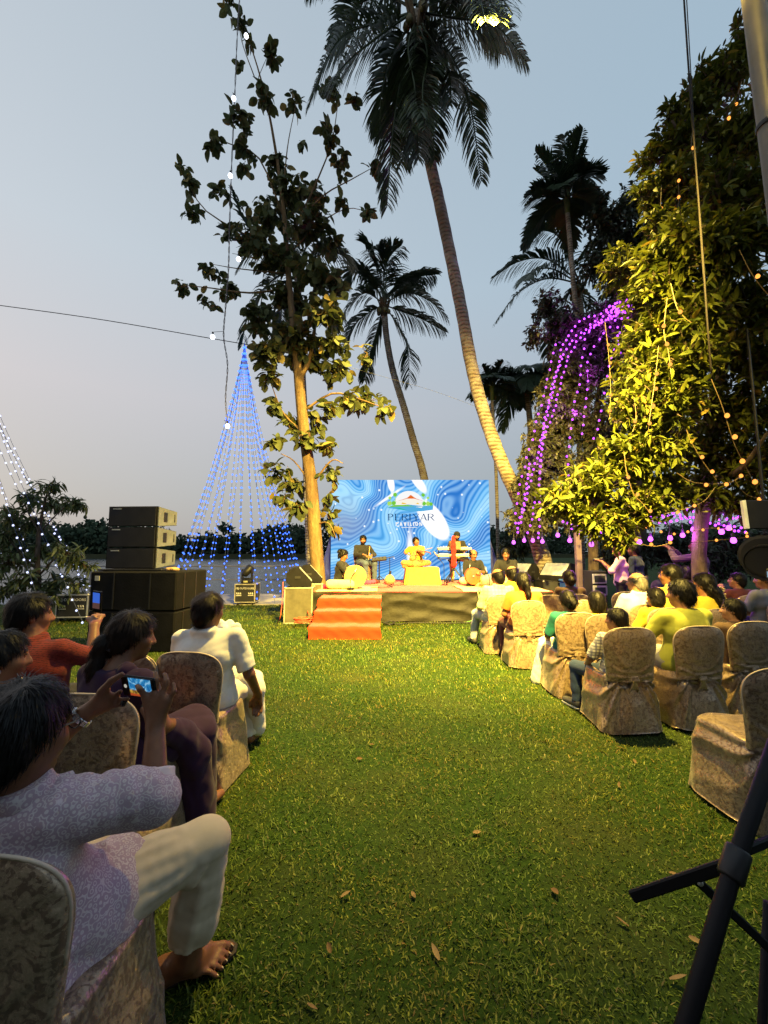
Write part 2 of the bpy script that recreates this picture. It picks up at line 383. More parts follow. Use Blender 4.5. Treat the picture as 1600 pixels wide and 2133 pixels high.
# ---------------------------------------------------------------- grass
def grass_mat(m):
    # patches of drier and lusher turf
    n = m.node_tree; b = next(x for x in n.nodes if x.type == 'BSDF_PRINCIPLED'); t = next(x for x in n.nodes if x.type == 'BSDF_TRANSLUCENT'); src = b.inputs['Base Color'].links[0].from_socket
    x = noise(n, .9, 4, .6); y = noise(n, 9, 4, .65)
    c = mixc(n, ramp(n, x.outputs[0], ((.40, 0.), (.64, .9))).outputs[0], src, mixc(n, 1., src, (1.65, 1.0, .7), 'MULTIPLY')); c = mixc(n, 1., c, ramp(n, y.outputs[0], ((.3, .5), (.7, 1.4))).outputs[0], 'MULTIPLY')
    n.links.new(c, b.inputs['Base Color']); n.links.new(c, t.inputs[0]); return m
def grass():
    P = []; S = []
    y = .9
    while y < 12.1:
        dy = .25; yc = y + dy / 2; half = yc * 1.02 + 1.5; dens = min(10000, 13000 / yc ** 1.25) if yc < 6 else 13000 / 6 ** 1.25 * (6 / yc) ** 1.1
        x0, x1 = -half, half
        n = int(dens * dy * (x1 - x0)); P.append(np.stack([RNG.uniform(x0, x1, n), RNG.uniform(y, y + dy, n)], 1)); S.append(np.full(n, max(1.0, (yc / 2.6) ** .55)))
        y += dy
    P = np.concatenate(P); S = np.concatenate(S)
    keep = ~((P[:, 0] > -1.6) & (P[:, 1] > 9.3) & (P[:, 0] < 3.8)); P = P[keep]; S = S[keep]
    n = len(P); clump = np.sin(P[:, 0] * 5.1 + 2 * np.sin(P[:, 1] * 3.3)) * np.sin(P[:, 1] * 4.7 + np.sin(P[:, 0] * 6.1))
    L = RNG.uniform(.016, .034, n) * S * (1 + .25 * clump); w = RNG.uniform(.0028, .0055, n) * S
    az = RNG.uniform(0, 2 * np.pi, n); tilt = RNG.uniform(.35, 1.45, n); bend = RNG.uniform(.1, .7, n)
    dx, dyv = np.cos(az), np.sin(az); sx, sy = -dyv, dx
    V = np.zeros((n, 5, 3), np.float32)
    base = np.stack([P[:, 0], P[:, 1], np.full(n, -.002)], 1)
    def pt(t, tl): return base + np.stack([dx * L * t * np.sin(tl), dyv * L * t * np.sin(tl), L * t * np.cos(tl)], 1)
    side = np.stack([sx, sy, np.zeros(n)], 1) * (w / 2)[:, None]
    V[:, 0] = base - side; V[:, 1] = base + side; m_ = pt(.55, tilt); V[:, 2] = m_ - side * 1.1; V[:, 3] = m_ + side * 1.1
    V[:, 4] = m_ + np.stack([dx * L * .45 * np.sin(tilt + bend), dyv * L * .45 * np.sin(tilt + bend), L * .45 * np.cos(tilt + bend)], 1)
    o = np.arange(n)[:, None] * 5
    me = npmesh('grass', V.reshape(-1, 3), [o + np.array([[0, 1, 3, 2]]), o + np.array([[2, 3, 4]])])
    g = mk('grass', me, grass_mat(leaf_mat('grass_blade', (.024, .056, .006), (.120, .185, .018), .5, .3, .25, yellow=(.18, .16, .05), yfrac=.05)))
    tag(g, 'short mown green lawn grass', 'grass', kind='stuff')
grass()
# dry leaves lying on the lawn
def dry_leaves():
    me1 = npmesh('leaf', *leaf_template(.12, .045, .5, -.25, 4)); me2 = npmesh('leaf', *leaf_template(.085, .05, .7, -.4, 4))
    mm = leaf_mat('dry_leaf', (.13, .075, .035), (.25, .17, .085), .7, .2, .1)
    for me in (me1, me2): me.materials.append(mm)
    spots = [(640, 2090, 0), (915, 2000, 0), (865, 1870, 1), (1310, 1930, 0), (1435, 1950, 0), (1290, 1640, 1), (755, 1580, 1), (770, 1550, 1), (690, 1985, 1), (1410, 1820, 0), (710, 1870, 1), (1150, 1850, 1), (1325, 1590, 1), (1300, 1560, 0), (985, 1735, 1), (1395, 2040, 0)]
    for i, (x, y, k) in enumerate(spots):
        p = gp(x, y, .014); o = mk('dry_leaf', (me1, me2)[k], None, loc=p, rot=(random.uniform(-.3, .3), random.uniform(-.5, .5), random.uniform(0, 6.28)))
        s_ = random.uniform(.35, .58); o.scale = (s_, s_, s_)
        ORD = 'first second third fourth fifth sixth seventh eighth ninth tenth eleventh twelfth thirteenth fourteenth fifteenth sixteenth seventeenth eighteenth nineteenth twentieth'.split()
        rank = sorted(range(len(spots)), key=lambda q: -spots[q][1]).index(i)
        if i == 0: tag(o, 'large curled dry leaf on the grass at the bottom edge of the picture', 'dry leaf', 'dry leaves on the lawn')
        elif i == 3: tag(o, 'long dry leaf on the grass beside the folding stand bar', 'dry leaf', 'dry leaves on the lawn')
        elif i == len(spots) - 1: tag(o, 'long dry leaf on the grass left of the black stand pole', 'dry leaf', 'dry leaves on the lawn')
        else: tag(o, 'small pale dry leaf on the aisle grass, %s from the bottom' % (ORD + ['twenty-first', 'twenty-second', 'twenty-third', 'twenty-fourth'])[rank], 'dry leaf', 'dry leaves on the lawn')
dry_leaves()
# ---------------------------------------------------------------- metals and plain stuff
M_BLACK = mat('black_paint', (.012, .012, .014), .45, .4, bscale=80, bstr=.15, bdist=.002)
M_BLACKROUGH = mat('black_textured', (.009, .009, .011), .8, .15, bscale=180, bstr=.5, bdist=.003)
M_STEEL = mat('galvanised_steel', (.42, .41, .40), .45, .5, .4, bscale=20, bstr=.1)
M_ALU = mat('aluminium_edge', (.62, .61, .58), .38, .5, .7, bscale=30, bstr=.1)
M_WIRE = mat('cable_sheath', (.02, .02, .022), .6, .3)
# railing along the river path
def railing():
    r = empty('railing', 'low grey metal railing along the river path', 'railing')
    mm = mat('railing_metal', (.16, .16, .17), .5, .4, .4)
    for zz in (1.02, .55): MB().tube([(-30, 14.85, zz), (-1.7, 14.85, zz)], .022, 8).build('rail', mm, r)
    pm = MB(); pm.box((0, 0, .53), (.05, .05, 1.06), bev=.006); pm = pm.mesh('post')
    x = -29.2
    while x < -2: mk('post', pm, mm, r, loc=(x, 14.85, 0)); x += 2.35
railing()
# ---------------------------------------------------------------- floodlights (the lit lamps of the evening)
def flood(name_label, loc, target, power, spot, blend, col, parent_label=None):
    loc = Vector(loc); d = (Vector(target) - loc).normalized(); M = frame(d)
    r = empty('floodlight', name_label, 'floodlight', loc)
    MB().box(M @ Vector((0, -.06, 0)), (.34, .10, .26), M=M, bev=.015).build('housing', M_BLACKROUGH, r)
    mb = MB()
    for k in range(7): mb.box(M @ Vector((-.15 + .05 * k, -.13, 0)), (.008, .05, .22), M=M)
    mb.build('cooling_fin', M_BLACKROUGH, r)
    MB().box(M @ Vector((0, -.002, 0)), (.28, .012, .20), M=M).build('lamp_glass', emis('flood_glass', col, 60), r)
    mb = MB(); mb.tube([M @ Vector((-.19, -.05, 0)), M @ Vector((-.19, -.1, .2)), M @ Vector((.19, -.1, .2)), M @ Vector((.19, -.05, 0))], .012, 6); mb.build('bracket', M_STEEL, r)
    L = bpy.data.lights.new('flood_beam', 'SPOT'); L.energy = power; L.color = col; L.spot_size = R(spot); L.spot_blend = blend; L.shadow_soft_size = .12
    o = bpy.data.objects.new('flood_beam', L); COL.objects.link(o); o.parent = r; o.location = d * .06; o.rotation_euler = d.to_track_quat('-Z', 'Y').to_euler()
    return r
AMBER = (1.0, .70, .13)
pole_top = at(1528, -330, 1.95); pole_bot = at(1652, 640, 1.95)
pt_, pb_ = Vector(pole_top), Vector(pole_bot); dirp = (pt_ - pb_).normalized(); foot = pb_ + dirp * (-pb_.z / dirp.z)
pole = empty('light_pole', 'steel light pole at the right edge lit yellow on one side', 'pole', foot)
MB().tube([(0, 0, 0), (pt_ - foot) * .5, pt_ - foot], [.055, .052, .048], 24).build('shaft', mat('weathered_pole', (.15, .13, .10), .5, .5, .2, bscale=30, bstr=.15), pole, smooth=True)
MB().box((0, 0, .01), (.24, .24, .02), bev=.004).build('base_plate', M_STEEL, pole)
for k in (.42, .55, .68):
    c = (pt_ - foot) * k; MB().lathe([(.056, -.012), (.058, 0), (.056, .012)], c, seg=20).build('strap', M_BLACK, pole)
flood('black floodlight clamped on the steel pole above the chairs', pt_ + Vector((-.30, -.42, -.10)), (1.2, 11.0, .5), 26000, 86, 1.0, AMBER)
MB().tube([pt_ - foot, pt_ - foot + Vector((-.15, -.22, .06)), pt_ - foot + Vector((-.29, -.46, .02))], .018, 8).build('lamp_arm', M_STEEL, pole, smooth=True)
# ================================================================ palms and trees
M_FROND = leaf_mat('palm_frond', (.022, .040, .016), (.045, .070, .026), .42, .45, .2, yellow=(.16, .12, .05), yfrac=.03)
M_FRONDFAR = leaf_mat('palm_frond_far', (.020, .040, .022), (.038, .062, .030), .45, .4, .15)
def palm_bark():
    m, n, b, o = _new('palm_bark')
    t = n.nodes.new('ShaderNodeTexCoord'); w = n.nodes.new('ShaderNodeTexWave'); w.bands_direction = 'Z'; w.inputs['Scale'].default_value = 3.2; w.inputs['Distortion'].default_value = 2.5; w.inputs['Detail'].default_value = 3; w.inputs['Detail Scale'].default_value = 3
    n.links.new(t.outputs['Object'], w.inputs[0]); x = noise(n, 5, 5); y = noise(n, 1.1, 3)
    c = ramp(n, w.outputs[0], ((.0, (.10, .075, .055)), (.3, (.21, .17, .13)), (.9, (.26, .215, .165))))
    c2 = mixc(n, ramp(n, x.outputs[0], ((.45, 0.), (.62, .75))).outputs[0], c.outputs[0], (.33, .31, .26))
    c3 = mixc(n, ramp(n, y.outputs[0], ((.5, 0.), (.7, .6))).outputs[0], c2, (.10, .075, .06))
    n.links.new(c3, b.inputs['Base Color']); b.inputs['Roughness'].default_value = .85; b.inputs['Specular IOR Level'].default_value = .2
    a = n.nodes.new('ShaderNodeMath'); a.operation = 'ADD'; n.links.new(w.outputs[0], a.inputs[0]); n.links.new(x.outputs[0], a.inputs[1]); bump(n, b, a.outputs[0], .6, .02)
    return m
M_PBARK = palm_bark()
def tree_bark(name, c, fleck):
    m, n, b, o = _new(name); x = noise(n, 16, 6, .65, stretch=(1, 1, .22)); y = noise(n, 40, 4, .65, stretch=(1, 1, .4))
    r = ramp(n, x.outputs[0], ((.3, scaled(c, .55)), (.6, c), (.75, fleck))); n.links.new(r.outputs[0], b.inputs['Base Color'])
    b.inputs['Roughness'].default_value = .9; b.inputs['Specular IOR Level'].default_value = .15
    a = n.nodes.new('ShaderNodeMath'); a.operation = 'ADD'; n.links.new(x.outputs[0], a.inputs[0]); n.links.new(y.outputs[0], a.inputs[1]); bump(n, b, a.outputs[0], .7, .025); return m
M_BARK = tree_bark('rough_bark', (.19, .125, .065), (.30, .23, .14))
M_BARKD = tree_bark('dark_bark', (.10, .075, .055), (.17, .14, .10))
def frond_mesh(pts, Lmax, nl=70, wid=.035, droop=.8, spread=.75, seed=0, hang=0, clump=False):
    """rachis through pts (world/local) with leaflets both sides"""
    rg = np.random.default_rng(seed); C = spline(pts, 40); mb = MB(); n = len(C)
    mb.tube(C[::3] + [C[-1]], [.032 * (1 - .85 * i / 14) + .004 for i in range(len(C[::3]) + 1)], 5)
    V = [np.array(mb.V)]; Q = []; T = []; quads = [f for f in mb.F if len(f) == 4]; off = len(mb.V)
    Q.append(np.array(quads)); tips = []
    for i in range(nl):
        t = .14 + .86 * i / (nl - 1); k = min(t * (n - 1), n - 1.001); j = int(k); p = C[j].lerp(C[j + 1], k - j); tg = (C[j + 1] - C[j]).normalized()
        sd = tg.cross(Vector((0, 0, 1)))
        if sd.length < .25: sd = tg.cross(Vector((.3, 1, 0)))
        sd.normalize(); up = sd.cross(tg)
        Lp = Lmax * (math.sin(math.pi * min(1, .16 + .80 * t)) ** .6) * rg.uniform(.85, 1.1)
        for sg in (-1, 1):
            if rg.random() < .04: continue
            d0 = (sd * sg * spread + tg * (.45 + .35 * t) + up * .18).normalized(); d0 = Vector(d0 + Vector(rg.normal(size=3) * .07))
            q = p; d = d0; pts3 = [q]
            for s_ in range(3):
                d = (d + Vector((0, 0, -1)) * droop * (.22 + .25 * s_ + hang)).normalized(); q = q + d * Lp / 3; pts3.append(q)
            wv = d0.cross(Vector((0, 0, 1)))
            wv = wv.normalized() if wv.length > .1 else tg
            wv = (wv * .75 + up * .5 * sg).normalized()
            ww = wid * rg.uniform(.8, 1.2); W4 = [ww * .5, ww, ww * .8, ww * .12]; b0 = off
            L4 = []
            for a, w_ in zip(pts3, W4): L4 += [tuple(a - wv * w_ * .5), tuple(a + wv * w_ * .5)]
            V.append(np.array(L4)); Q.append(np.array([(b0, b0 + 1, b0 + 3, b0 + 2), (b0 + 2, b0 + 3, b0 + 5, b0 + 4), (b0 + 4, b0 + 5, b0 + 7, b0 + 6)])); off += 8
    return npmesh('frond', np.concatenate(V), np.concatenate(Q))
def trunk_mesh(pts, radii, seg=14, n=40, wob=.0, rings=0):
    C = spline(pts, n); R_ = list(np.interp(np.linspace(0, 1, n), np.linspace(0, 1, len(radii)), radii))
    R_ = [r * (1 + (rings * (1 if i % 2 else -1))) * (1 + wob * random.uniform(-1, 1)) for i, r in enumerate(R_)]
    return MB().tube(C, R_, seg)
def palm(name, label, trunk_px, d0, d1, radii, fronds, material=M_FROND, group=None, nuts=True, Lmax=.85, shaft=False, nl=70, wid=.035, droop=.8, ground=True):
    m = len(trunk_px); pts = [at(x, y, d0 + (d1 - d0) * i / (m - 1)) for i, (x, y) in enumerate(trunk_px)]
    base = Vector((pts[0].x, pts[0].y, 0))
    if ground and pts[0].z > .3: pts = [Vector((pts[0].x, pts[0].y, 0))] + pts
    r = empty(name, label, 'palm tree', base, group=group); lp = [p - base for p in pts]
    trunk_mesh(lp, radii, 16, 70, .02, .02).build('trunk', M_PBARK, r, smooth=True)
    top = lp[-1]
    if shaft: MB().tube([top - Vector((0, 0, .1)), top + Vector((0, 0, .5)), top + Vector((0, 0, 1.0))], [radii[-1] * 1.1, radii[-1] * 1.5, radii[-1] * .7], 12).build('crownshaft', mat('crownshaft', (.10, .14, .05), .4), r, smooth=True)
    if nuts:
        cm = MB().lathe([(.01, -.13), (.07, -.1), (.1, -.02), (.08, .08), (.01, .13)], seg=10).mesh('coconut', True)
        for k in range(7):
            an = random.uniform(0, 6.28); c = top + Vector((.26 * math.cos(an), .26 * math.sin(an), random.uniform(-.45, -.1)))
            mk('coconut', cm, mat('coconut_husk', (.10, .09, .03), .5), r, loc=c)
        fb = MB()
        for k in range(26):
            an = random.uniform(0, 6.28); a0 = Vector((math.cos(an), math.sin(an), 0)); fb.tube([top + a0 * .1 + Vector((0, 0, -.5 * random.random())), top + a0 * .3 + Vector((0, 0, .35))], [.05, .02], 4)
        fb.build('leaf_base', mat('leaf_base_fibre', (.09, .065, .035), .9), r)
    for i, fr in enumerate(fronds):
        if isinstance(fr[0], (int, float)):        # azimuth, elevation, length, sag
            az, el, L, sag = fr; dh = Vector((math.cos(az), math.sin(az), 0)); cpts = []
            for s_ in (0, .25, .5, .75, 1): cpts.append(top + Vector((0, 0, .5 if shaft else .1)) + dh * L * s_ * math.cos(el) * (1 - .25 * s_ * max(sag, 0)) + Vector((0, 0, L * (s_ * math.sin(el) - sag * s_ * s_))))
        else:
            k = len(fr) - 1; dd = fr[-1]; fr = fr[:-1]; k = len(fr)
            cpts = [at(x, y, d1 + dd * (j / (k - 1))) - base for j, (x, y) in enumerate(fr)]
        mk('frond', frond_mesh(cpts, Lmax, nl, wid, droop, seed=i + len(fronds) * 7), material, r)
    return r
# the tall leaning coconut palm beside the screen
palm('coconut_palm', 'tall coconut palm with curved leaning trunk rising beside the screen', [(1142, 1215), (1120, 1130), (1085, 1050), (1040, 950), (1005, 850), (982, 760), (962, 650), (940, 540), (915, 420), (897, 340), (885, 250), (876, 130), (868, 30)], 12.0, 9.2, [.31, .25, .215, .195, .18, .17, .165, .16, .15, .145, .145, .15, .16], [
    [(862, 25), (800, 45), (725, 68), (680, 125), (645, 215), -.6],
    [(860, 25), (810, 60), (745, 110), (705, 150), (690, 175), -.9],
    [(862, 20), (800, -10), (735, 20), (690, 100), .6],
    [(862, 40), (820, 110), (795, 190), (792, 280), .5],
    [(864, 40), (838, 150), (818, 280), (806, 430), -.3],
    [(864, 40), (850, 160), (845, 260), (838, 340), .6],
    [(866, 40), (862, 140), (866, 240), (872, 330), -.6],
    [(868, 40), (885, 120), (900, 220), (905, 330), .2],
    [(870, 40), (905, 90), (935, 150), (940, 215), -.5],
    [(872, 30), (930, 100), (975, 200), (1003, 375), -.3],
    [(872, 25), (950, 38), (1030, 52), (1096, 128), -.5], [(872, 15), (930, -30), (1000, -25), (1040, 45), -2.55], [(872, 15), (935, -40), (1015, -40), (1068, 30), -2.52], [(872, 15), (925, -35), (985, -35), (1012, 45), -2.6],
    [(870, 20), (930, 0), (1000, 30), (1040, 110), .8],
    [(866, 10), (880, -120), (930, -200), (990, -210), -.5],
    [(862, 10), (840, -120), (780, -190), (700, -180), -.3],
    [(864, 10), (860, -140), (850, -250), (860, -320), .7],
    [(868, 15), (930, -80), (1010, -110), (1080, -70), .5],
    [(860, 15), (780, -80), (700, -90), (640, -20), .4],
    [(868, 40), (850, 100), (865, 190), (858, 270), -1.1], [(866, 40), (890, 110), (880, 190), (888, 265), -1.2],
    ], nl=85, wid=.045, Lmax=.95, droop=.75)
palm('coconut_palm', 'dark coconut palm with bent trunk behind the top of the screen', [(893, 1060), (880, 980), (862, 920), (842, 850), (818, 770), (805, 700), (800, 640)], 20, 19, [.22, .20, .18, .17, .16, .15, .15], [
    [(800, 630), (785, 560), (770, 520), (762, 510), .3], [(800, 630), (800, 570), (815, 530), (835, 512), -.5], [(800, 630), (770, 580), (740, 560), (725, 585), .4],
    [(800, 630), (840, 590), (880, 575), (905, 572), .3], [(800, 632), (850, 610), (900, 630), (930, 660), -.5], [(800, 635), (840, 650), (880, 665), (925, 690), .5],
    [(800, 635), (830, 680), (850, 730), (852, 800), -.4], [(800, 635), (770, 650), (735, 680), (720, 720), .2], [(800, 632), (760, 610), (725, 640), (712, 680), -.5],
    [(800, 635), (785, 690), (770, 740), (760, 790), .4], [(800, 630), (780, 590), (765, 570), (750, 565), 1.2], [(800, 630), (825, 600), (850, 590), (862, 600), 1.3], [(800, 630), (805, 560), (790, 525), (775, 518), -1]],
    M_FRONDFAR, nl=48, wid=.085, Lmax=1.25, droop=.8)
palm('coconut_palm', 'coconut palm half hidden behind the big-leaved tree with a drooping frond', [(648, 1215), (640, 1000), (630, 800), (622, 650), (620, 560)], 14.2, 14.2, [.17, .15, .14, .13, .12], [
    [(620, 555), (560, 520), (515, 470), (485, 395), .4], [(620, 555), (570, 530), (520, 525), (495, 560), -.5], [(620, 555), (560, 590), (520, 650), (503, 720), -.3], [(620, 555), (670, 530), (710, 530), (740, 560), .3],
    [(620, 555), (600, 480), (590, 440), (570, 420), .5], [(620, 555), (650, 490), (670, 470), (690, 480), -.5], [(620, 560), (665, 590), (690, 640), (700, 690), .5], [(620, 560), (590, 620), (585, 680), (580, 720), .6]],
    M_FRONDFAR, nl=44, wid=.06, Lmax=.85, droop=.8)
def ring(n, e0, e1, L, sag, ph=0): return [(ph + 6.283 * i / n + random.uniform(-.2, .2), random.uniform(e0, e1), L * random.uniform(.85, 1.1), sag * random.uniform(.8, 1.3)) for i in range(n)]
palm('areca_palm', 'tall thin areca palm with upright feathery crown on the right', [(1212, 1150), (1207, 900), (1203, 700), (1192, 560), (1182, 440)], 14, 14, [.10, .095, .09, .085, .08], ring(6, 1.1, 1.35, 2.5, .15) + ring(7, .5, .9, 2.2, .55, .4) + ring(6, .0, .3, 1.9, .6, .2), M_FRONDFAR, nuts=False, shaft=True, nl=34, wid=.10, Lmax=.75, droop=.35)
palm('coconut_palm', 'coconut palm behind the areca with long fronds reaching left', [(1240, 1150), (1222, 900), (1212, 700), (1205, 600)], 16, 16, [.18, .16, .15, .14], [
    [(1205, 585), (1140, 540), (1080, 545), (1028, 578), .5], [(1205, 590), (1140, 580), (1080, 610), (1035, 668), -.5], [(1205, 590), (1150, 560), (1110, 565), (1090, 585), -1.5], [(1205, 585), (1170, 500), (1130, 480), (1100, 500), .6],
    [(1205, 585), (1180, 620), (1150, 680), (1140, 740), .5], [(1205, 585), (1260, 560), (1310, 590), (1340, 640), .6], [(1205, 580), (1240, 500), (1280, 490), (1310, 520), .8], [(1205, 585), (1220, 640), (1230, 700), (1240, 760), -.5]],
    M_FRONDFAR, nl=50, wid=.075, Lmax=1.1, droop=.8)
palm('areca_palm', 'small areca palm with thin bare stem right of the screen', [(1038, 1160), (1034, 1000), (1029, 900), (1025, 830)], 17, 17, [.075, .07, .07, .065], ring(5, .9, 1.3, 1.35, .2) + ring(7, .2, .7, 1.5, .6, .5), M_FRONDFAR, nuts=False, shaft=True, nl=30, wid=.09, Lmax=.6, droop=.6)
palm('coconut_palm', 'small coconut palm between the leaning trunk and the purple-lit tree', [(1122, 1150), (1112, 1000), (1104, 880), (1096, 800)], 18, 18, [.16, .14, .13, .12], ring(7, .6, 1.1, 2.3, .5) + ring(8, -.1, .4, 2.4, .7, .4), M_FRONDFAR, nl=40, wid=.085, Lmax=1.0, droop=.8)
# ---------------------------------------------------------------- broad-leaved trees
def crown_leaves(clumps, tmplL, per_whorl, seed, size=(.8, 1.15), droopz=-.35, shell=.35):
    """clumps: (centre Vector, radii(3), number). leaves stand in whorls at twig tips. returns pos, rot, scale, twig tips"""
    rg = np.random.default_rng(seed); P = []; D = []; S = []; tips = []
    for c, rad, n in clumps:
        nw = max(1, n // per_whorl)
        for k in range(nw):
            d = rg.normal(size=3); d /= np.linalg.norm(d); q = np.array(c) + d * np.array(rad) * rg.uniform(shell, 1) ; out = d * .8 + rg.normal(size=3) * .35 + np.array([0, 0, .35]); out /= np.linalg.norm(out); tips.append((Vector(q), Vector(c)))
            for w in range(per_whorl):
                s_ = rg.normal(size=3); s_ -= out * (s_ @ out); s_ /= np.linalg.norm(s_); v = out * rg.uniform(.0, .8) + s_ + np.array([0, 0, droopz * rg.uniform(.2, 1.8)])
                P.append(q - out * rg.uniform(0, .5) * tmplL + s_ * .02); D.append(v); S.append(rg.uniform(*size))
    P = np.array(P); D = np.array(D); S = np.array(S); U = rg.normal(size=P.shape) * .5 + np.array([0, 0, 1.0])
    return P, rot_from(D, U), S, tips
def broad_tree(name, label, base, trunk, radii, branches, clumps, tmpl, tl, per, material, bark, nobj=120, seed=1, droopz=-.35, cat='tree', group=None, twigs=True, size=(.8, 1.15), shell=.35):
    base = Vector(base); r = empty(name, label, cat, base, group=group); loc = lambda p: Vector(p) - base
    trunk_mesh([loc(p) for p in trunk], radii, 14, 36, .035).build('trunk', bark, r, smooth=True)
    for i, (pts, ra, rb) in enumerate(branches): MB().tube(spline([loc(p) for p in pts], 10), list(np.linspace(ra, rb, 10)), 7).build('branch', bark, r, smooth=True)
    P, Rm, S, tips = crown_leaves([(loc(c), rad, n) for c, rad, n in clumps], tl, per, seed, size, droopz, shell)
    if twigs:
        mb = MB()
        for q, c in tips:
            m_ = (q + c) / 2 + Vector((0, 0, -.08)); mb.tube([c, m_, q], [.014, .009, .005], 3, cap=False)
        tw = mb.build('twigs', bark, r); tag(tw, kind='stuff')
    # the leaves that show largest are parts of their own, the rest one mass
    cw = np.array(cam.location) - np.array(base); dist = np.linalg.norm(P - cw, axis=1) - 1.2 * (P[:, 1] < P[:, 1].mean()); order = np.argsort(dist + RNG.uniform(0, .8, len(P)))
    own, rest = order[:nobj], order[nobj:]
    lm = npmesh('leaf', *tmpl); lm.materials.append(material)
    for k in own:
        M = Matrix([list(Rm[k][a] * S[k]) + [P[k][a]] for a in range(3)] + [[0, 0, 0, 1]])
        o = bpy.data.objects.new('leaf', lm); COL.objects.link(o); o.parent = r; o.matrix_local = M
    tag(mk('foliage', scatter_mesh('foliage', tmpl, P[rest], Rm[rest], S[rest]), material, r), kind='stuff')
    return r
M_TEAK = leaf_mat('broad_leaf', (.045, .065, .024), (.11, .125, .045), .6, .25, .25, yellow=(.22, .17, .05), yfrac=.08)
def px_clumps(lst, d, leaf_px):
    out = []
    for q in lst:
        x, y, rx, ry, n = q[:5]; dd = d + (q[5] if len(q) > 5 else random.uniform(-.5, .5)); c = at(x, y, dd); k = dd / FPX
        out.append((c, (rx * k, min(rx, ry) * k * 1.0 + .1, ry * k), n))
    return out
def left_tree():
    D = 9.9; A = lambda x, y, dd=0: at(x, y, D + dd)
    trunk = [Vector((A(668, 1232).x, D, 0)), A(664, 1215), A(655, 1100), A(649, 1010), A(638, 930), A(628, 850), A(622, 780), A(612, 690), A(600, 560), A(590, 430), A(572, 300), A(548, 180), A(505, 40)]
    rad = [.20, .175, .158, .145, .138, .13, .12, .085, .07, .05, .035, .022, .012]
    br = [([A(622, 790), A(642, 755), A(655, 690), A(660, 600)], .08, .02), ([A(655, 1060), A(640, 1000), A(612, 960), A(585, 945)], .03, .01), ([A(650, 1010), A(690, 960, -.2), A(715, 965, -.4)], .03, .01),
          ([A(628, 860), A(690, 820), A(745, 830), A(800, 850)], .035, .01), ([A(630, 900), A(590, 860), A(565, 800)], .03, .01), ([A(600, 600), A(520, 610), A(440, 600), A(390, 595)], .03, .008), ([A(598, 560), A(530, 500), A(430, 440), A(385, 370)], .03, .008),
          ([A(590, 450), A(540, 330), A(480, 300), A(440, 285)], .025, .008), ([A(600, 500), A(650, 400), A(690, 300), A(705, 210)], .03, .008), ([A(605, 480), A(670, 410), A(730, 375), A(775, 350)], .025, .007), ([A(612, 520), A(660, 470), A(720, 435), A(765, 440)], .02, .006),
          ([A(580, 340), A(560, 240), A(535, 180), A(560, 110)], .02, .006), ([A(590, 400), A(600, 300), A(618, 210)], .02, .006), ([A(660, 1090), A(685, 1090, -.3), A(700, 1120, -.4)], .02, .008), ([A(530, 160), A(505, 90), A(495, 30)], .015, .006), ([A(598, 570), A(500, 560), A(440, 550)], .02, .006)]
    cl = [(475, 10, 25, 30, 12), (500, 45, 22, 25, 12), (517, 92, 12, 14, 6), (497, 130, 10, 14, 4), (565, 120, 22, 26, 14), (545, 195, 34, 28, 22), (612, 210, 24, 26, 14), (500, 250, 36, 26, 20), (440, 290, 26, 24, 14), (515, 310, 26, 30, 16), (510, 345, 18, 18, 8),
          (390, 375, 26, 34, 18), (405, 445, 22, 20, 12), (460, 400, 26, 22, 12), (575, 330, 40, 30, 22), (625, 300, 14, 14, 5), (690, 190, 28, 28, 16), (735, 210, 16, 18, 7), (688, 270, 24, 36, 18), (710, 335, 24, 34, 18), (778, 350, 20, 26, 13), (765, 440, 18, 24, 10), (715, 415, 18, 14, 7),
          (600, 400, 70, 45, 60), (650, 395, 40, 35, 26), (560, 450, 60, 40, 50), (640, 470, 60, 50, 60), (480, 480, 28, 24, 16), (520, 500, 40, 30, 26), (690, 500, 28, 36, 26), (580, 540, 80, 50, 90), (660, 570, 60, 40, 55), (440, 560, 26, 30, 16), (390, 595, 22, 22, 12), (432, 630, 18, 18, 8), (480, 600, 34, 18, 16), (700, 590, 28, 38, 22),
          (600, 630, 85, 50, 110), (680, 650, 50, 45, 50), (540, 660, 40, 36, 34), (610, 700, 80, 45, 90), (690, 710, 46, 36, 40), (560, 730, 45, 35, 40), (640, 750, 60, 25, 40), (560, 780, 30, 30, 22), (700, 770, 50, 30, 34), (760, 830, 40, 28, 30), (800, 850, 22, 20, 12), (720, 830, 34, 22, 20), (765, 735, 22, 26, 10),
          (575, 840, 26, 26, 16), (600, 880, 28, 30, 20), (660, 880, 28, 30, 20), (690, 850, 26, 26, 14), (640, 920, 34, 24, 18), (580, 920, 24, 20, 12), (685, 930, 26, 24, 14), (575, 980, 30, 30, 22), (610, 1000, 24, 40, 20), (690, 985, 26, 36, 18), (620, 1045, 22, 34, 16), (590, 1040, 22, 24, 12), (680, 1040, 18, 26, 10), (700, 1100, 16, 24, 9), (690, 1080, 14, 30, 9)]
    broad_tree('broad_leaved_tree', 'tall slender tree with big round leaves and yellow-lit trunk left of stage', trunk[0], trunk, rad, br, [(c, r_, int(n * (3.0 if c.z > 4.5 and r_[0] > .38 else 2.3))) for c, r_, n in px_clumps(cl, D, 27)], leaf_template(.235, .165, .25, .3, 4, base=.10), .26, 4, M_TEAK, M_BARK, nobj=260, seed=3, droopz=-.6, twigs=True, size=(.65, 1.15), shell=.2)
left_tree()
M_EVER = leaf_mat('glossy_leaf', (.040, .058, .008), (.115, .125, .014), .6, .18, .22, yellow=(.26, .18, .03), yfrac=.03)
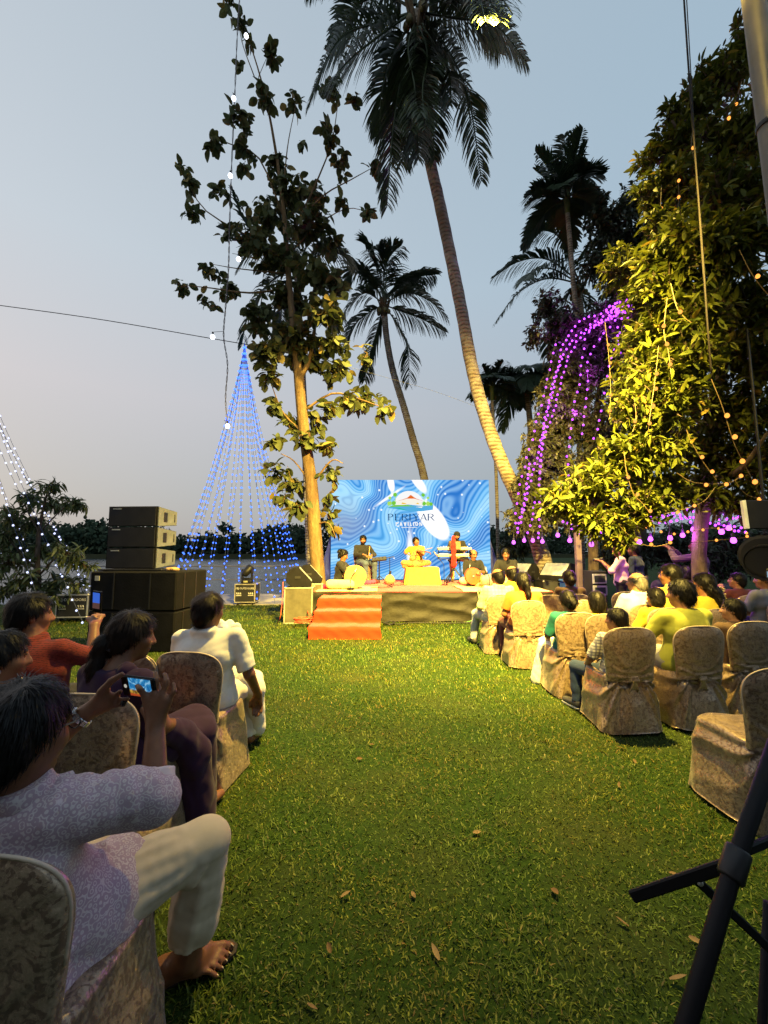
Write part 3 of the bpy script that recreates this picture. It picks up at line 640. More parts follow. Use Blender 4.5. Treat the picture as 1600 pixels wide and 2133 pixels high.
def right_tree():
    base = at(1470, 1300, 7.2); base.z = 0
    A = at
    trunk = [base, base + Vector((-.1, -.1, 1.5)), A(1480, 950, 7.0), A(1500, 700, 6.6), A(1520, 400, 6.2), A(1540, 120, 6.0)]
    br = [([A(1480, 950, 7), A(1400, 930, 6), A(1300, 1000, 5.6), A(1180, 1050, 5.4)], .09, .02), ([A(1490, 800, 6.8), A(1420, 760, 5.8), A(1380, 720, 5.2)], .07, .02), ([A(1500, 650, 6.5), A(1440, 560, 5.2), A(1390, 500, 4.8)], .06, .02), ([A(1510, 500, 6.3), A(1450, 350, 5.6), A(1400, 250, 5.4)], .05, .015), ([A(1490, 900, 6.9), A(1560, 800, 5.6), A(1620, 700, 5)], .07, .02), ([A(1480, 1000, 7), A(1540, 980, 5.5), A(1600, 900, 5)], .06, .02)]
    C = [  # px, py, Y, radii (m), number
        (1170, 1045, 5.2, (.36, .35, .26), 150), (1230, 1010, 5.2, (.42, .4, .36), 240), (1250, 1085, 5.1, (.40, .35, .22), 170), (1300, 950, 5.2, (.45, .4, .36), 260), (1330, 1050, 5.2, (.42, .4, .34), 230), (1285, 1120, 5.0, (.22, .2, .16), 60), (1370, 930, 5.0, (.42, .4, .4), 260), (1380, 1020, 5.3, (.40, .4, .36), 200),
        (1340, 850, 5.0, (.38, .35, .3), 200), (1400, 830, 4.8, (.42, .4, .4), 250), (1370, 760, 5.0, (.40, .35, .32), 210), (1440, 740, 4.6, (.40, .4, .34), 240), (1375, 680, 4.9, (.32, .3, .26), 140), (1450, 650, 4.5, (.38, .35, .32), 220), (1390, 600, 4.7, (.36, .3, .28), 190), (1370, 545, 4.8, (.30, .3, .22), 140), (1420, 500, 4.5, (.42, .35, .28), 240), (1490, 520, 4.3, (.42, .35, .34), 260), (1560, 500, 4.3, (.34, .35, .30), 200), (1380, 470, 5.0, (.30, .3, .2), 120),
        (1370, 400, 5.6, (.40, .4, .3), 180), (1430, 380, 5.4, (.42, .4, .4), 240), (1500, 400, 5.0, (.40, .4, .4), 240), (1570, 400, 4.9, (.40, .4, .4), 220), (1400, 300, 5.6, (.34, .35, .34), 180), (1450, 230, 5.6, (.40, .35, .4), 220), (1500, 300, 5.4, (.5, .45, .5), 300), (1570, 280, 5.2, (.45, .45, .5), 260), (1490, 170, 5.6, (.42, .4, .36), 220), (1550, 120, 5.6, (.42, .4, .4), 240), (1580, 40, 5.6, (.36, .4, .36), 160), (1405, 230, 5.5, (.22, .2, .12), 50), (1350, 330, 5.7, (.2, .2, .2), 60), (1620, 180, 5.2, (.4, .4, .5), 160),
        (1500, 620, 4.9, (.5, .45, .45), 280), (1570, 640, 4.7, (.45, .4, .45), 260), (1510, 720, 5.4, (.5, .45, .45), 260), (1580, 760, 5.2, (.5, .45, .5), 260), (1480, 840, 5.6, (.5, .45, .45), 240), (1560, 860, 5.5, (.5, .45, .5), 260), (1460, 930, 6, (.5, .45, .45), 220), (1540, 960, 5.8, (.55, .45, .5), 260), (1600, 960, 5.6, (.45, .45, .5), 200), (1440, 1020, 6.2, (.45, .45, .32), 160), (1520, 1040, 6.2, (.5, .45, .3), 180), (1590, 1050, 6.2, (.5, .45, .3), 160), (1340, 620, 6.0, (.4, .4, .4), 180), (1330, 720, 6.2, (.45, .4, .45), 200), (1310, 820, 6.4, (.4, .4, .4), 160), (1300, 560, 6.8, (.45, .4, .5), 190), (1680, 300, 5.6, (.6, .6, .6), 200), (1700, 480, 5.4, (.6, .6, .6), 200), (1700, 680, 5.4, (.6, .6, .6), 200), (1700, 880, 5.6, (.6, .6, .5), 180), (1800, 580, 5.8, (.6, .6, .7), 180), (1650, 60, 5.8, (.5, .5, .5), 140)]
    cl = [(A(x, y, d), rad, int(n * 2.9)) for x, y, d, rad, n in C]
    broad_tree('evergreen_tree', 'large dense tree leaning over the right chairs, strung with orange bulbs', base, trunk, [.13, .11, .10, .09, .06, .03], br, cl, leaf_template(.125, .044, .3, .35, 3), .125, 5, M_EVER, M_BARKD, nobj=300, seed=5, droopz=.12, size=(.6, 1.25), shell=.35)
right_tree()
M_FINE = leaf_mat('small_leaf', (.030, .036, .020), (.060, .060, .034), .6, .3, .15)
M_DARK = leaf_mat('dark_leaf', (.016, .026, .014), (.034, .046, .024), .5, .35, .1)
def back_trees():
    A = at
    b = A(1235, 1200, 10.5); b.z = 0
    cl = [(A(x, y, 10.2), (rx / FPX * 10.2, .6, ry / FPX * 10.2), int(n * 5)) for x, y, rx, ry, n in [(1280, 660, 60, 45, 420), (1220, 700, 55, 50, 420), (1170, 680, 40, 55, 260), (1290, 740, 60, 60, 480), (1210, 790, 60, 60, 480), (1300, 830, 60, 60, 420), (1180, 870, 55, 60, 420), (1250, 900, 60, 60, 420), (1150, 950, 55, 60, 420), (1110, 1010, 50, 55, 380), (1220, 990, 60, 60, 360), (1100, 1080, 55, 45, 340), (1300, 960, 60, 60, 360), (1170, 1060, 60, 50, 340), (1170, 760, 40, 60, 300), (1152, 830, 40, 60, 300), (1130, 910, 42, 60, 300), (1112, 960, 36, 50, 220), (1230, 740, 50, 60, 300), (1140, 640, 30, 40, 120), (1115, 700, 20, 30, 60)]]
    broad_tree('small_leaved_tree', 'bushy small-leaved tree draped with purple fairy lights', b, [b, A(1235, 1080, 10.5), A(1240, 900, 10.4), A(1260, 720, 10.3)], [.14, .12, .09, .04], [([A(1235, 1050, 10.5), A(1180, 1000, 10.3), A(1120, 1010, 10.2)], .05, .02), ([A(1238, 950, 10.4), A(1190, 850, 10.3), A(1180, 720, 10.2)], .05, .02)], cl, leaf_template(.12, .055, .3, .3, 2), .12, 5, M_FINE, M_BARKD, nobj=60, seed=8, shell=.25)
    b = A(1330, 1200, 13.5); b.z = 0
    cl = [(A(x, y, 13.2), (rx / FPX * 13.2, .9, ry / FPX * 13.2), int(n * 2.6)) for x, y, rx, ry, n in [(1270, 470, 55, 50, 420), (1320, 420, 45, 40, 260), (1330, 500, 70, 60, 560), (1250, 550, 50, 50, 360), (1400, 450, 70, 70, 400), (1290, 620, 70, 60, 400), (1350, 640, 70, 60, 300), (1245, 435, 22, 20, 60), (1400, 700, 80, 80, 300), (1400, 900, 90, 100, 300)]]
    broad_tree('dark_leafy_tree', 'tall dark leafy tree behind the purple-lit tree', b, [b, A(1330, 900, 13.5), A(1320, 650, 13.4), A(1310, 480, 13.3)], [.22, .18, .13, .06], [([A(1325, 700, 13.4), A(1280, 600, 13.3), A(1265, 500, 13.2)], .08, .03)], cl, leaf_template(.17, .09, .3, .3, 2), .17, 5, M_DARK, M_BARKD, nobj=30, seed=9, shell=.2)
    # hedge-like shrubs in the dark behind the right audience
    for i, (x, y, d, rx, ry, n, lab) in enumerate([(1290, 1150, 13, 60, 45, 420, 'dark shrub behind the standing photographer in the pale kurta'), (1400, 1140, 13, 70, 55, 480, 'dark shrub behind the seated people under the purple bulbs'), (1520, 1150, 12, 80, 60, 560, 'dark shrub at the right edge beyond the audience'), (1075, 1130, 15, 40, 40, 240, 'spiky dark shrub between screen and palm trunk'), (1620, 1120, 10, 60, 90, 420, 'dark tall shrub behind the film light at the right edge')]):
        b = A(x, 1200, d); b.z = 0
        cl = [(A(x + rx * dx_, y + ry * dy_, d), (rx * .55 / FPX * d, .5, ry * .6 / FPX * d), n // 2) for dx_, dy_ in ((-.5, .2), (.5, .3), (0, -.3), (-.2, .5), (.3, -.1))]
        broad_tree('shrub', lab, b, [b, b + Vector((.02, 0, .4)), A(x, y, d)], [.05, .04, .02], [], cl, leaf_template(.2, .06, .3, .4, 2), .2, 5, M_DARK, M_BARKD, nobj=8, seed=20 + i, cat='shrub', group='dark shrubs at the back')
back_trees()
M_MANGO = leaf_mat('mango_leaf', (.055, .085, .030), (.13, .16, .055), .45, .4, .25, yellow=(.14, .12, .03), yfrac=.05)
def mango():
    D = 9.3; A = lambda x, y, dd=0: at(x, y, D + dd)
    b = A(80, 1290); b.z = 0
    cl = px_clumps([(105, 1010, 36, 18, 110, 0), (60, 1035, 40, 20, 130, .1), (150, 1045, 45, 18, 120, -.2), (110, 1050, 40, 22, 120, .2), (30, 1075, 40, 30, 170, 0), (10, 1110, 36, 40, 180, .1), (75, 1090, 36, 28, 120, .3), (20, 1170, 40, 40, 170, -.2), (90, 1150, 44, 36, 170, .2), (140, 1150, 36, 30, 120, -.2), (170, 1170, 26, 26, 80, 0), (60, 1205, 44, 34, 150, -.2), (120, 1210, 44, 30, 150, .1), (165, 1215, 26, 30, 80, .1), (10, 1230, 36, 34, 120, -.3), (90, 1245, 50, 24, 120, -.2), (-30, 1120, 30, 50, 120, 0), (-30, 1200, 30, 50, 120, 0)], D, 18)
    broad_tree('mango_tree', 'young bushy mango tree beside the black speaker stack', b, [b, A(80, 1220), A(78, 1160), A(84, 1090), A(100, 1020)], [.07, .06, .05, .035, .012], [([A(80, 1200), A(120, 1160), A(160, 1150)], .025, .008), ([A(80, 1190), A(40, 1150), A(10, 1110)], .025, .008), ([A(82, 1110), A(120, 1070), A(150, 1045)], .02, .006), ([A(82, 1110), A(55, 1060), A(50, 1035)], .02, .006)], cl, leaf_template(.2, .05, .25, .45, 3), .2, 5, M_MANGO, M_BARKD, nobj=150, seed=12, droopz=-.7, shell=.15)
mango()
# ================================================================ covered chairs
def damask():
    m, n, b, o = _new('damask_satin')
    t = n.nodes.new('ShaderNodeTexCoord')
    nz = n.nodes.new('ShaderNodeTexNoise'); nz.inputs['Scale'].default_value = 20; nz.inputs['Detail'].default_value = 2.5; n.links.new(t.outputs['Object'], nz.inputs[0])
    mx = n.nodes.new('ShaderNodeVectorMath'); mx.operation = 'MULTIPLY_ADD'; mx.inputs[1].default_value = (.09, .09, .09)
    n.links.new(nz.outputs['Color'], mx.inputs[0]); n.links.new(t.outputs['Object'], mx.inputs[2])
    vo = n.nodes.new('ShaderNodeTexVoronoi'); vo.inputs['Scale'].default_value = 15; n.links.new(mx.outputs[0], vo.inputs[0])
    sw = noise(n, 31, 3.5, .62, dist=2.2)
    ml = n.nodes.new('ShaderNodeMath'); ml.operation = 'MULTIPLY'; ml.inputs[1].default_value = 17; n.links.new(vo.outputs['Distance'], ml.inputs[0])
    sn = n.nodes.new('ShaderNodeMath'); sn.operation = 'SINE'; n.links.new(ml.outputs[0], sn.inputs[0])
    sn2 = n.nodes.new('ShaderNodeMath'); sn2.operation = 'MULTIPLY'; sn2.inputs[1].default_value = .35; n.links.new(sn.outputs[0], sn2.inputs[0]); sn = sn2; n2 = sw; ad = n.nodes.new('ShaderNodeMath'); ad.operation = 'MULTIPLY_ADD'; ad.inputs[1].default_value = 4.2; n.links.new(n2.outputs[0], ad.inputs[0]); n.links.new(sn.outputs[0], ad.inputs[2])
    f = ramp(n, ad.outputs[0], ((.0, 0.), (.36, 0.), (.66, 1.), (1., 1.)))
    mp = n.nodes.new('ShaderNodeMapRange'); mp.inputs[1].default_value = 1.55; mp.inputs[2].default_value = 2.75; n.links.new(ad.outputs[0], mp.inputs[0]); n.links.new(mp.outputs[0], f.inputs[0])
    c = mixc(n, f.outputs[0], (.40, .292, .195), (.175, .115, .076)); n3 = noise(n, 3.5, 3)
    c = mixc(n, 1., c, ramp(n, n3.outputs[0], ((.3, .8), (.7, 1.15))).outputs[0], 'MULTIPLY')
    n.links.new(c, b.inputs['Base Color']); r = ramp(n, f.outputs[0], ((0, .24), (1, .42))); n.links.new(r.outputs[0], b.inputs['Roughness'])
    b.inputs['Specular IOR Level'].default_value = .6; b.inputs['Metallic'].default_value = .32; b.inputs['Sheen Weight'].default_value = .2; b.inputs['Sheen Roughness'].default_value = .4
    bu = noise(n, 26, 4, .6); bump(n, b, bu.outputs[0], .35, .01); return m
M_DAMASK = damask(); M_PIPING = mat('satin_piping', (.50, .40, .30), .4, .5)
M_LEGMETAL = mat('chair_leg_metal', (.05, .04, .035), .5)
def sstep(a, b, x): t = np.clip((x - a) / (b - a), 0, 1); return t * t * (3 - 2 * t)
def chair_meshes(seed):
    rg = np.random.default_rng(seed); nh, nr = 46, 84; ph = rg.uniform(0, 6.28, 4); kz = .455 + rg.uniform(-.01, .01); kx = rg.uniform(-.03, .03)
    def folds(s, z, amp=.016, fall=.26):
        dx = s - kx; dz = (z - kz) * 1.15; r = np.hypot(dx, dz); th = np.arctan2(dz, dx)
        w = 1.9 * (1 - np.abs(np.sin(6.5 * th + ph[0] + .5 * np.sin(2 * th + ph[1])))) ** 1.5 - .8 + .3 * np.sin(23 * th + ph[1])
        return amp * w * np.exp(-r / fall) * sstep(.015, .07, r) * 1.25
    # back: rings of a flat rounded section, arched at the top
    z = np.concatenate([np.linspace(.43, .80, 30), .80 + .08 * np.sin(np.linspace(.05, np.pi / 2, 16))])
    w = (.198 + .034 * sstep(.45, .80, z)) * (1 - np.clip((z - .60) / .281, 0, 1) ** 5.5) ** (1 / 2.6); w = np.maximum(w, .004)
    t = .030 * np.clip(1 - ((z - .5) / .382) ** 6, .05, 1); yc = -.215 - .10 * (z - .45)
    a = np.linspace(0, 2 * np.pi, nr, endpoint=False); ca, sa = np.cos(a), np.sin(a); e = .42
    X = w[:, None] * np.sign(ca) * np.abs(ca) ** e; Yo = t[:, None] * np.sign(sa) * np.abs(sa) ** e
    bow = .03 * (X / .225) ** 2; Y = yc[:, None] + Yo + bow; Z = np.repeat(z[:, None], nr, 1)
    back = sa < -.05; mask = np.where(back, np.clip(-sa * 3, 0, 1), 0)[None]
    Y = Y - folds(X, Z, .013, .13) * mask
    zig = .755 + .03 * (2 * np.abs(((X / .15 + .5 + ph[2] / 6) % 1) * 2 - 1) - 1)   # stitched zigzag seam
    Y = Y + .006 * np.exp(-((Z - zig) / .006) ** 2) * mask
    zig2 = .56 + .03 * (2 * np.abs(((X / .16 + ph[3] / 6) % 1) * 2 - 1) - 1); Y = Y + .004 * np.exp(-((Z - zig2) / .006) ** 2) * mask
    Y = Y - .006 * np.sin(5 * X / .2 + ph[1] + 4 * Z) * mask
    V = np.stack([X, Y, Z], 2).reshape(-1, 3); n = len(z); q = []
    ii, kk = np.meshgrid(np.arange(n - 1), np.arange(nr), indexing='ij'); k2 = (kk + 1) % nr
    Q = np.stack([ii * nr + kk, ii * nr + k2, (ii + 1) * nr + k2, (ii + 1) * nr + kk], 2).reshape(-1, 4)
    bm = npmesh('back_cover', V, Q)
    # skirt from the seat to the ground
    z = np.concatenate([[.468, .470, .468], np.linspace(.455, .012, 32)]); n = len(z); tt = np.clip((.455 - z) / .44, 0, 1)
    hx = .205 + .055 * tt ** .8; hy = .215 + .055 * tt ** .8; hx[:3] = [.05, .14, .195]; hy[:3] = [.05, .15, .205]
    e = .36; ux = np.sign(ca) * np.abs(ca) ** e; uy = np.sign(sa) * np.abs(sa) ** e
    X = hx[:, None] * ux; Y = hy[:, None] * uy + .0; Z = np.repeat(z[:, None], nr, 1)
    s = np.where(sa < 0, 0, 0) + ((a - 1.5 * np.pi + np.pi) % (2 * np.pi) - np.pi)[None] * .29        # arc length from the middle of the back
    s = np.repeat(s, n, 0); f = folds(s, Z, .026, .34); f *= np.clip((.47 - Z) / .05, 0, 1)
    f += .008 * np.sin(s * 26 + ph[2]) * sstep(.3, .0, Z) + .006 * np.sin(s * 17 + ph[0] + 9 * Z) * sstep(.45, .3, Z)
    nrm = np.stack([np.repeat((np.cos(a))[None], n, 0), np.repeat((np.sin(a))[None], n, 0)], 2)
    X = X + f * nrm[..., 0]; Y = Y + f * nrm[..., 1]
    pinch = np.exp(-((s - kx) / .07) ** 2 - ((Z - kz) / .05) ** 2); Y = Y + .02 * pinch
    Z[-1] += .010 * np.sin(s[-1] * 9 + ph[3]) + .008
    Z[:3] += .008 * np.sin(X[:3] * 20 + ph[1]) * np.cos(Y[:3] * 17)
    V = np.stack([X, Y, Z], 2).reshape(-1, 3); V = np.concatenate([V, [[0, 0, .47]]])
    ii, kk = np.meshgrid(np.arange(n - 1), np.arange(nr), indexing='ij'); k2 = (kk + 1) % nr
    Q = np.stack([ii * nr + kk, (ii + 1) * nr + kk, (ii + 1) * nr + k2, ii * nr + k2], 2).reshape(-1, 4)
    T = np.stack([np.full(nr, len(V) - 1), np.arange(nr), (np.arange(nr) + 1) % nr], 1)
    sm = npmesh('skirt', V, [Q, T])
    # gathered knot with a fan of pleats
    kn = Vol(); c = np.array([kx, -.238, kz])
    for k in range(5): kn.cap(c + [(-.025 + .0125 * k), 0, .012], c + [(-.025 + .0125 * k) * 1.2, -.004, -.018], .009, .011, k=.004)
    for k in range(6):
        an = -.5 + .2 * k; kn.cap(c + [.018 * math.sin(an), .0, -.02], c + [.10 * math.sin(an), .018 - .02 * abs(an), -.13], .010, .003, k=.006)
    km = kn.mesh('knot', .006)
    # bright piping over the arched edge of the back
    zz = np.concatenate([np.linspace(.62, .80, 8), .80 + .08 * np.sin(np.linspace(.05, np.pi / 2 - .02, 10))]); ww = (.198 + .034 * sstep(.45, .80, zz)) * (1 - np.clip((zz - .60) / .281, 0, 1) ** 5.5) ** (1 / 2.6)
    pts = [(-w_ , -.215 - .10 * (z_ - .45) + .03 * (w_ / .225) ** 2 - .004, z_ + .002) for w_, z_ in zip(ww, zz)]; pts = pts + [(-p[0], p[1], p[2]) for p in pts[::-1]]
    pm = MB().tube(pts, .0055, 5).mesh('piping', True)
    lm = MB()
    for sx in (-1, 1):
        for sy in (-1, 1): lm.tube([(sx * .19, sy * .19, 0), (sx * .18, sy * .18, .44)], .011, 6)
    l1 = MB().tube([(0, 0, 0), (0, 0, .43)], .011, 6).mesh('leg', True)
    for me, ma in ((bm, M_DAMASK), (sm, M_DAMASK), (km, M_DAMASK), (pm, M_PIPING), (l1, M_LEGMETAL)): me.materials.append(ma)
    return bm, sm, km, pm, l1
CHAIRS = [chair_meshes(s) for s in (1, 2, 3, 4)]
CH_N = [0]
def chair(label, p, rz, group='chairs in brocade covers', s=1.0):
    v = CHAIRS[CH_N[0] % 4]; CH_N[0] += 1
    r = empty('covered_chair', label, 'chair', (p[0], p[1], 0), rz, group); r.scale = (s, s, s)
    for nm, me in zip(('back_cover', 'skirt', 'knot', 'piping'), v): mk(nm, me, None, r)
    for sx in (-1, 1):
        for sy in (-1, 1): mk('leg', v[4], None, r, loc=(sx * .185, sy * .185, 0))
    return r
# ================================================================ people
def skin_mat(name, c):
    m, n, b, o = _new(name); x = noise(n, 28, 5, .6); y = noise(n, 160, 3)
    r = ramp(n, x.outputs[0], ((.3, scaled(c, .82)), (.7, scaled(c, 1.12)))); n.links.new(r.outputs[0], b.inputs['Base Color'])
    b.inputs['Roughness'].default_value = .48; b.inputs['Specular IOR Level'].default_value = .4
    b.inputs['Subsurface Weight'].default_value = .06; b.inputs['Subsurface Radius'].default_value = (.02, .008, .004); b.inputs['Subsurface Scale'].default_value = .5
    bump(n, b, y.outputs[0], .15, .002); return m
SKIN = {'mid': skin_mat('skin_mid', (.26, .118, .058)), 'dark': skin_mat('skin_dark', (.165, .070, .034)), 'light': skin_mat('skin_light', (.31, .165, .095))}
def hair_mat(name, c):
    m, n, b, o = _new(name); x = noise(n, 55, 3, .6, stretch=(1, .12, .25)); r = ramp(n, x.outputs[0], ((.35, scaled(c, .5)), (.7, scaled(c, 1.8)))); n.links.new(r.outputs[0], b.inputs['Base Color'])
    b.inputs['Roughness'].default_value = .45; b.inputs['Specular IOR Level'].default_value = .22; bump(n, b, x.outputs[0], .6, .006); return m
HAIR = {'black': hair_mat('hair_black', (.006, .005, .005)), 'grey': hair_mat('hair_grey', (.16, .15, .14)), 'brown': hair_mat('hair_brown', (.012, .007, .005))}
def cloth(name, c, c2=None, pattern=None, scale=20, rough=.8, sheen=.1):
    if name in MATS: return MATS[name]
    m, n, b, o = _new(name); x = noise(n, 9, 4); base = ramp(n, x.outputs[0], ((.3, scaled(c, .9)), (.7, scaled(c, 1.08)))).outputs[0]
    t = n.nodes.new('ShaderNodeTexCoord')
    if pattern == 'check':
        facs = []
        for ax, sc_ in (('X', scale), ('Z', scale)):
            w = n.nodes.new('ShaderNodeTexWave'); w.bands_direction = ax; w.inputs['Scale'].default_value = sc_; n.links.new(t.outputs['Object'], w.inputs[0]); facs.append(ramp(n, w.outputs[0], ((.55, 0.), (.7, .75))).outputs[0])
        base = mixc(n, facs[0], base, c2); base = mixc(n, facs[1], base, c2)
    elif pattern == 'rib':
        w = n.nodes.new('ShaderNodeTexWave'); w.bands_direction = 'Z'; w.inputs['Scale'].default_value = scale; w.inputs['Distortion'].default_value = 1.5; w.inputs['Detail Scale'].default_value = 4; n.links.new(t.outputs['Object'], w.inputs[0]); y2 = noise(n, 90, 2)
        f = n.nodes.new('ShaderNodeMath'); f.operation = 'MULTIPLY'; n.links.new(ramp(n, w.outputs[0], ((.3, 0.), (.6, 1.))).outputs[0], f.inputs[0]); n.links.new(ramp(n, y2.outputs[0], ((.4, .2), (.6, 1.))).outputs[0], f.inputs[1]); base = mixc(n, f.outputs[0], base, c2)
    elif pattern == 'print':
        v = n.nodes.new('ShaderNodeTexVoronoi'); v.inputs['Scale'].default_value = scale; n.links.new(t.outputs['Object'], v.inputs[0]); n2 = noise(n, scale * 2.2, 4, .7)
        s1 = n.nodes.new('ShaderNodeMath'); s1.operation = 'MULTIPLY'; s1.inputs[1].default_value = 16; n.links.new(v.outputs['Distance'], s1.inputs[0]); s2 = n.nodes.new('ShaderNodeMath'); s2.operation = 'SINE'; n.links.new(s1.outputs[0], s2.inputs[0])
        s3 = n.nodes.new('ShaderNodeMath'); s3.operation = 'MULTIPLY_ADD'; s3.inputs[1].default_value = 2.4; n.links.new(n2.outputs[0], s3.inputs[0]); n.links.new(s2.outputs[0], s3.inputs[2])
        base = mixc(n, ramp(n, s3.outputs[0], ((.55, 0.), (.95, .85))).outputs[0], base, c2)
    n.links.new(base, b.inputs['Base Color']); b.inputs['Roughness'].default_value = rough; b.inputs['Specular IOR Level'].default_value = .2; b.inputs['Sheen Weight'].default_value = sheen
    y = noise(n, 4.2, 2.5, .45, dist=.8, stretch=(1, 1, .55)); y.noise_type = 'RIDGED_MULTIFRACTAL'; bump(n, b, y.outputs[0], .45, .018); return m
M_EYE = mat('eye_dark', (.012, .008, .006), .2); M_EYEW = mat('eye_white', (.6, .57, .52), .3); M_LIP = mat('lip', (.20, .07, .055), .45)
def V3(*a): return np.array(a, float)
POSES = {
 'chair': dict(pel=(0, -.03, .53), chest=(0, -.075, .82), neck=(0, -.07, 1.0), head=(0, -.04, 1.135), sh=(.185, -.07, .94), el=(.25, .02, .69), wr=(.16, .24, .61), hip=(.095, .02, .52), kn=(.13, .47, .50), an=(.13, .44, .09), toe=(.14, .60, .04)),
 'floor': dict(pel=(0, 0, .12), chest=(0, .02, .42), neck=(0, .05, .60), head=(0, .08, .735), sh=(.185, .03, .54), el=(.26, .12, .30), wr=(.16, .30, .26), hip=(.10, .05, .11), kn=(.36, .26, .12), an=(-.06, .34, .06), toe=(-.18, .32, .04)),
 'stand': dict(pel=(0, 0, .95), chest=(0, -.01, 1.27), neck=(0, 0, 1.45), head=(0, .03, 1.59), sh=(.19, 0, 1.40), el=(.24, .02, 1.12), wr=(.22, .16, .92), hip=(.095, 0, .93), kn=(.11, .03, .50), an=(.12, -.01, .09), toe=(.14, .16, .04)),
}
def person(label, loc, rz=0, pose='chair', s=1.0, head=(0, 0, 0), skin='mid', hair='short', hcol='black', top=None, sleeve=.45, bottom=None, bottom_len=1.0, j=None, vox=.013, fat=1.0, group='audience in chairs', extra=None, beard=False, shoes=None, dhoti=False, drape=None, collar=False, hands=True, cat='person', neckcut=.0, wr_amp=.006, bodyfn=None, feet=True, sleeve_r=0, calf=.058, topfn=None, botfn=None):
    P = {k: V3(*v) for k, v in POSES[pose].items()}; J = {}
    for k in ('pel', 'chest', 'neck', 'head'): J[k] = P[k]
    for k in ('sh', 'el', 'wr', 'hip', 'kn', 'an', 'toe'):
        J['L' + k] = P[k] * V3(-1, 1, 1); J['R' + k] = P[k]
    for k, v in (j or {}).items(): J[k] = V3(*v)
    r = empty('person', label, cat, loc, rz, group); r.scale = (s, s, s)
    # --- body, one skin
    b = Vol(); f = fat
    side = (J['Rsh'] - J['Lsh']); side /= np.linalg.norm(side); hs = (J['Rhip'] - J['Lhip']); hs /= np.linalg.norm(hs)
    wst = (J['pel'] * .55 + J['chest'] * .45)
    def torso(v, g, low=True):
        v.cap(J['Lsh'] * .8 + J['Rsh'] * .2 - V3(0, 0, .02), J['Rsh'] * .8 + J['Lsh'] * .2 - V3(0, 0, .02), .062 + g, k=.05)
        v.cap(J['chest'] - side * .075 * f, J['chest'] + side * .075 * f, .105 * f + g, k=.06)
        v.cap(wst - side * .06 * f, wst + side * .06 * f, .105 * f + g, k=.06)
        if low: v.cap(J['pel'] - hs * .075, J['pel'] + hs * .075, .125 + g, k=.06)
        v.cap(J['neck'] - V3(0, 0, .05), J['chest'], .06 + g, .09 + g, k=.05)
    torso(b, 0)
    b.cap(J['neck'] - V3(0, 0, .03), J['head'] + V3(0, -.015, -.04), .056, .054, k=.03)
    for S in 'LR':
        b.cap(J[S + 'sh'], J[S + 'el'], .050, .040, k=.03); b.cap(J[S + 'el'], J[S + 'wr'], .041, .027, k=.015)
        b.cap(J[S + 'hip'], J[S + 'kn'], .088, .058, k=.03); b.cap(J[S + 'kn'], J[S + 'an'], .056, .036, k=.02); mid = J[S + 'kn'] * .7 + J[S + 'an'] * .3; b.cap(mid, mid, .058, k=.03)
        if feet or S == 'L': b.cap(J[S + 'an'] - V3(0, .03, .03), J[S + 'toe'], .036, .028, k=.02)
        if hands:
            w = J[S + 'wr']; d = w - J[S + 'el']; d /= np.linalg.norm(d); d = d * .8 + V3(0, .2, -.25); d /= np.linalg.norm(d); sx = np.cross(d, V3(0, 0, 1)); sx /= np.linalg.norm(sx) + 1e-9; up = np.cross(sx, d)
            if (j or {}).get(S + 'hd') is not None: d = V3(*j[S + 'hd']); d /= np.linalg.norm(d); sx = np.cross(d, V3(0, 0, 1)); sx /= np.linalg.norm(sx) + 1e-9; up = np.cross(sx, d)
            for q in (-1, 1): b.cap(w + sx * .012 * q, w + d * .085 + sx * .022 * q, .019, .016, k=.015)
            for q, L in zip((-1.5, -.5, .5, 1.5), (.062, .075, .072, .055)):
                a0 = w + d * .088 + sx * .0205 * q; a1 = a0 + d * L * .55 - up * .012; a2 = a1 + d * L * .35 - up * L * .45; b.cap(a0, a1, .0105, .010, k=.004); b.cap(a1, a2, .010, .009, k=.004)
            tq = -1 if S == 'R' else 1; a0 = w + d * .02 + sx * .02 * tq; a1 = a0 + d * .045 + sx * .03 * tq; b.cap(a0, a1, .013, .012, k=.008); b.cap(a1, a1 + d * .035 + sx * .004 * tq - up * .01, .0115, .0095, k=.005)
    # --- head
    hc = J['head']; H = np.array(Euler((head[1], head[2], head[0]), 'ZYX' if False else 'XYZ').to_matrix()); 
    hp = lambda x, y, z: hc + H @ V3(x, y, z)
    b.ell(hp(0, -.012, .03), (.077, .096, .092), H, k=.02); b.ell(hp(0, .022, -.045), (.060, .070, .072), H, k=.035); b.ell(hp(0, .055, -.088), (.028, .030, .024), H, k=.03)
    b.cap(hp(-.04, .074, .036), hp(.04, .074, .036), .016, k=.02); b.cap(hp(0, .088, .02), hp(0, .108, -.026), .009, .015, k=.014); b.cap(hp(-.014, .096, -.03), hp(.014, .096, -.03), .011, k=.01)
    b.cap(hp(-.018, .085, -.058), hp(.018, .085, -.058), .010, k=.012)
    for q in (-1, 1):
        b.ell(hp(.04 * q, .055, -.02), (.026, .030, .028), H, k=.03); b.ell(hp(.079 * q, -.008, -.008), (.010, .021, .032), H, k=.006)
    if bodyfn: bodyfn(b)
    me = b.mesh('body', vox); body = mk('body', me, [SKIN[skin], M_EYE, M_LIP, HAIR[hcol]], r)
    # eyes, lips, brows and beard take their colour by place on the face
    co = np.empty(len(me.polygons) * 3, np.float32); me.polygons.foreach_get('center', co); co = (co.reshape(-1, 3) - hc) @ H
    mi = np.zeros(len(co), np.int32); x, y, z = np.abs(co[:, 0]), co[:, 1], co[:, 2]
    mi[(np.hypot((x - .031) / .017, (z - .014) / .009) < 1) & (y > .05)] = 1
    mi[(np.abs(z - .04) < .008) & (x > .012) & (x < .052) & (y > .06)] = 3
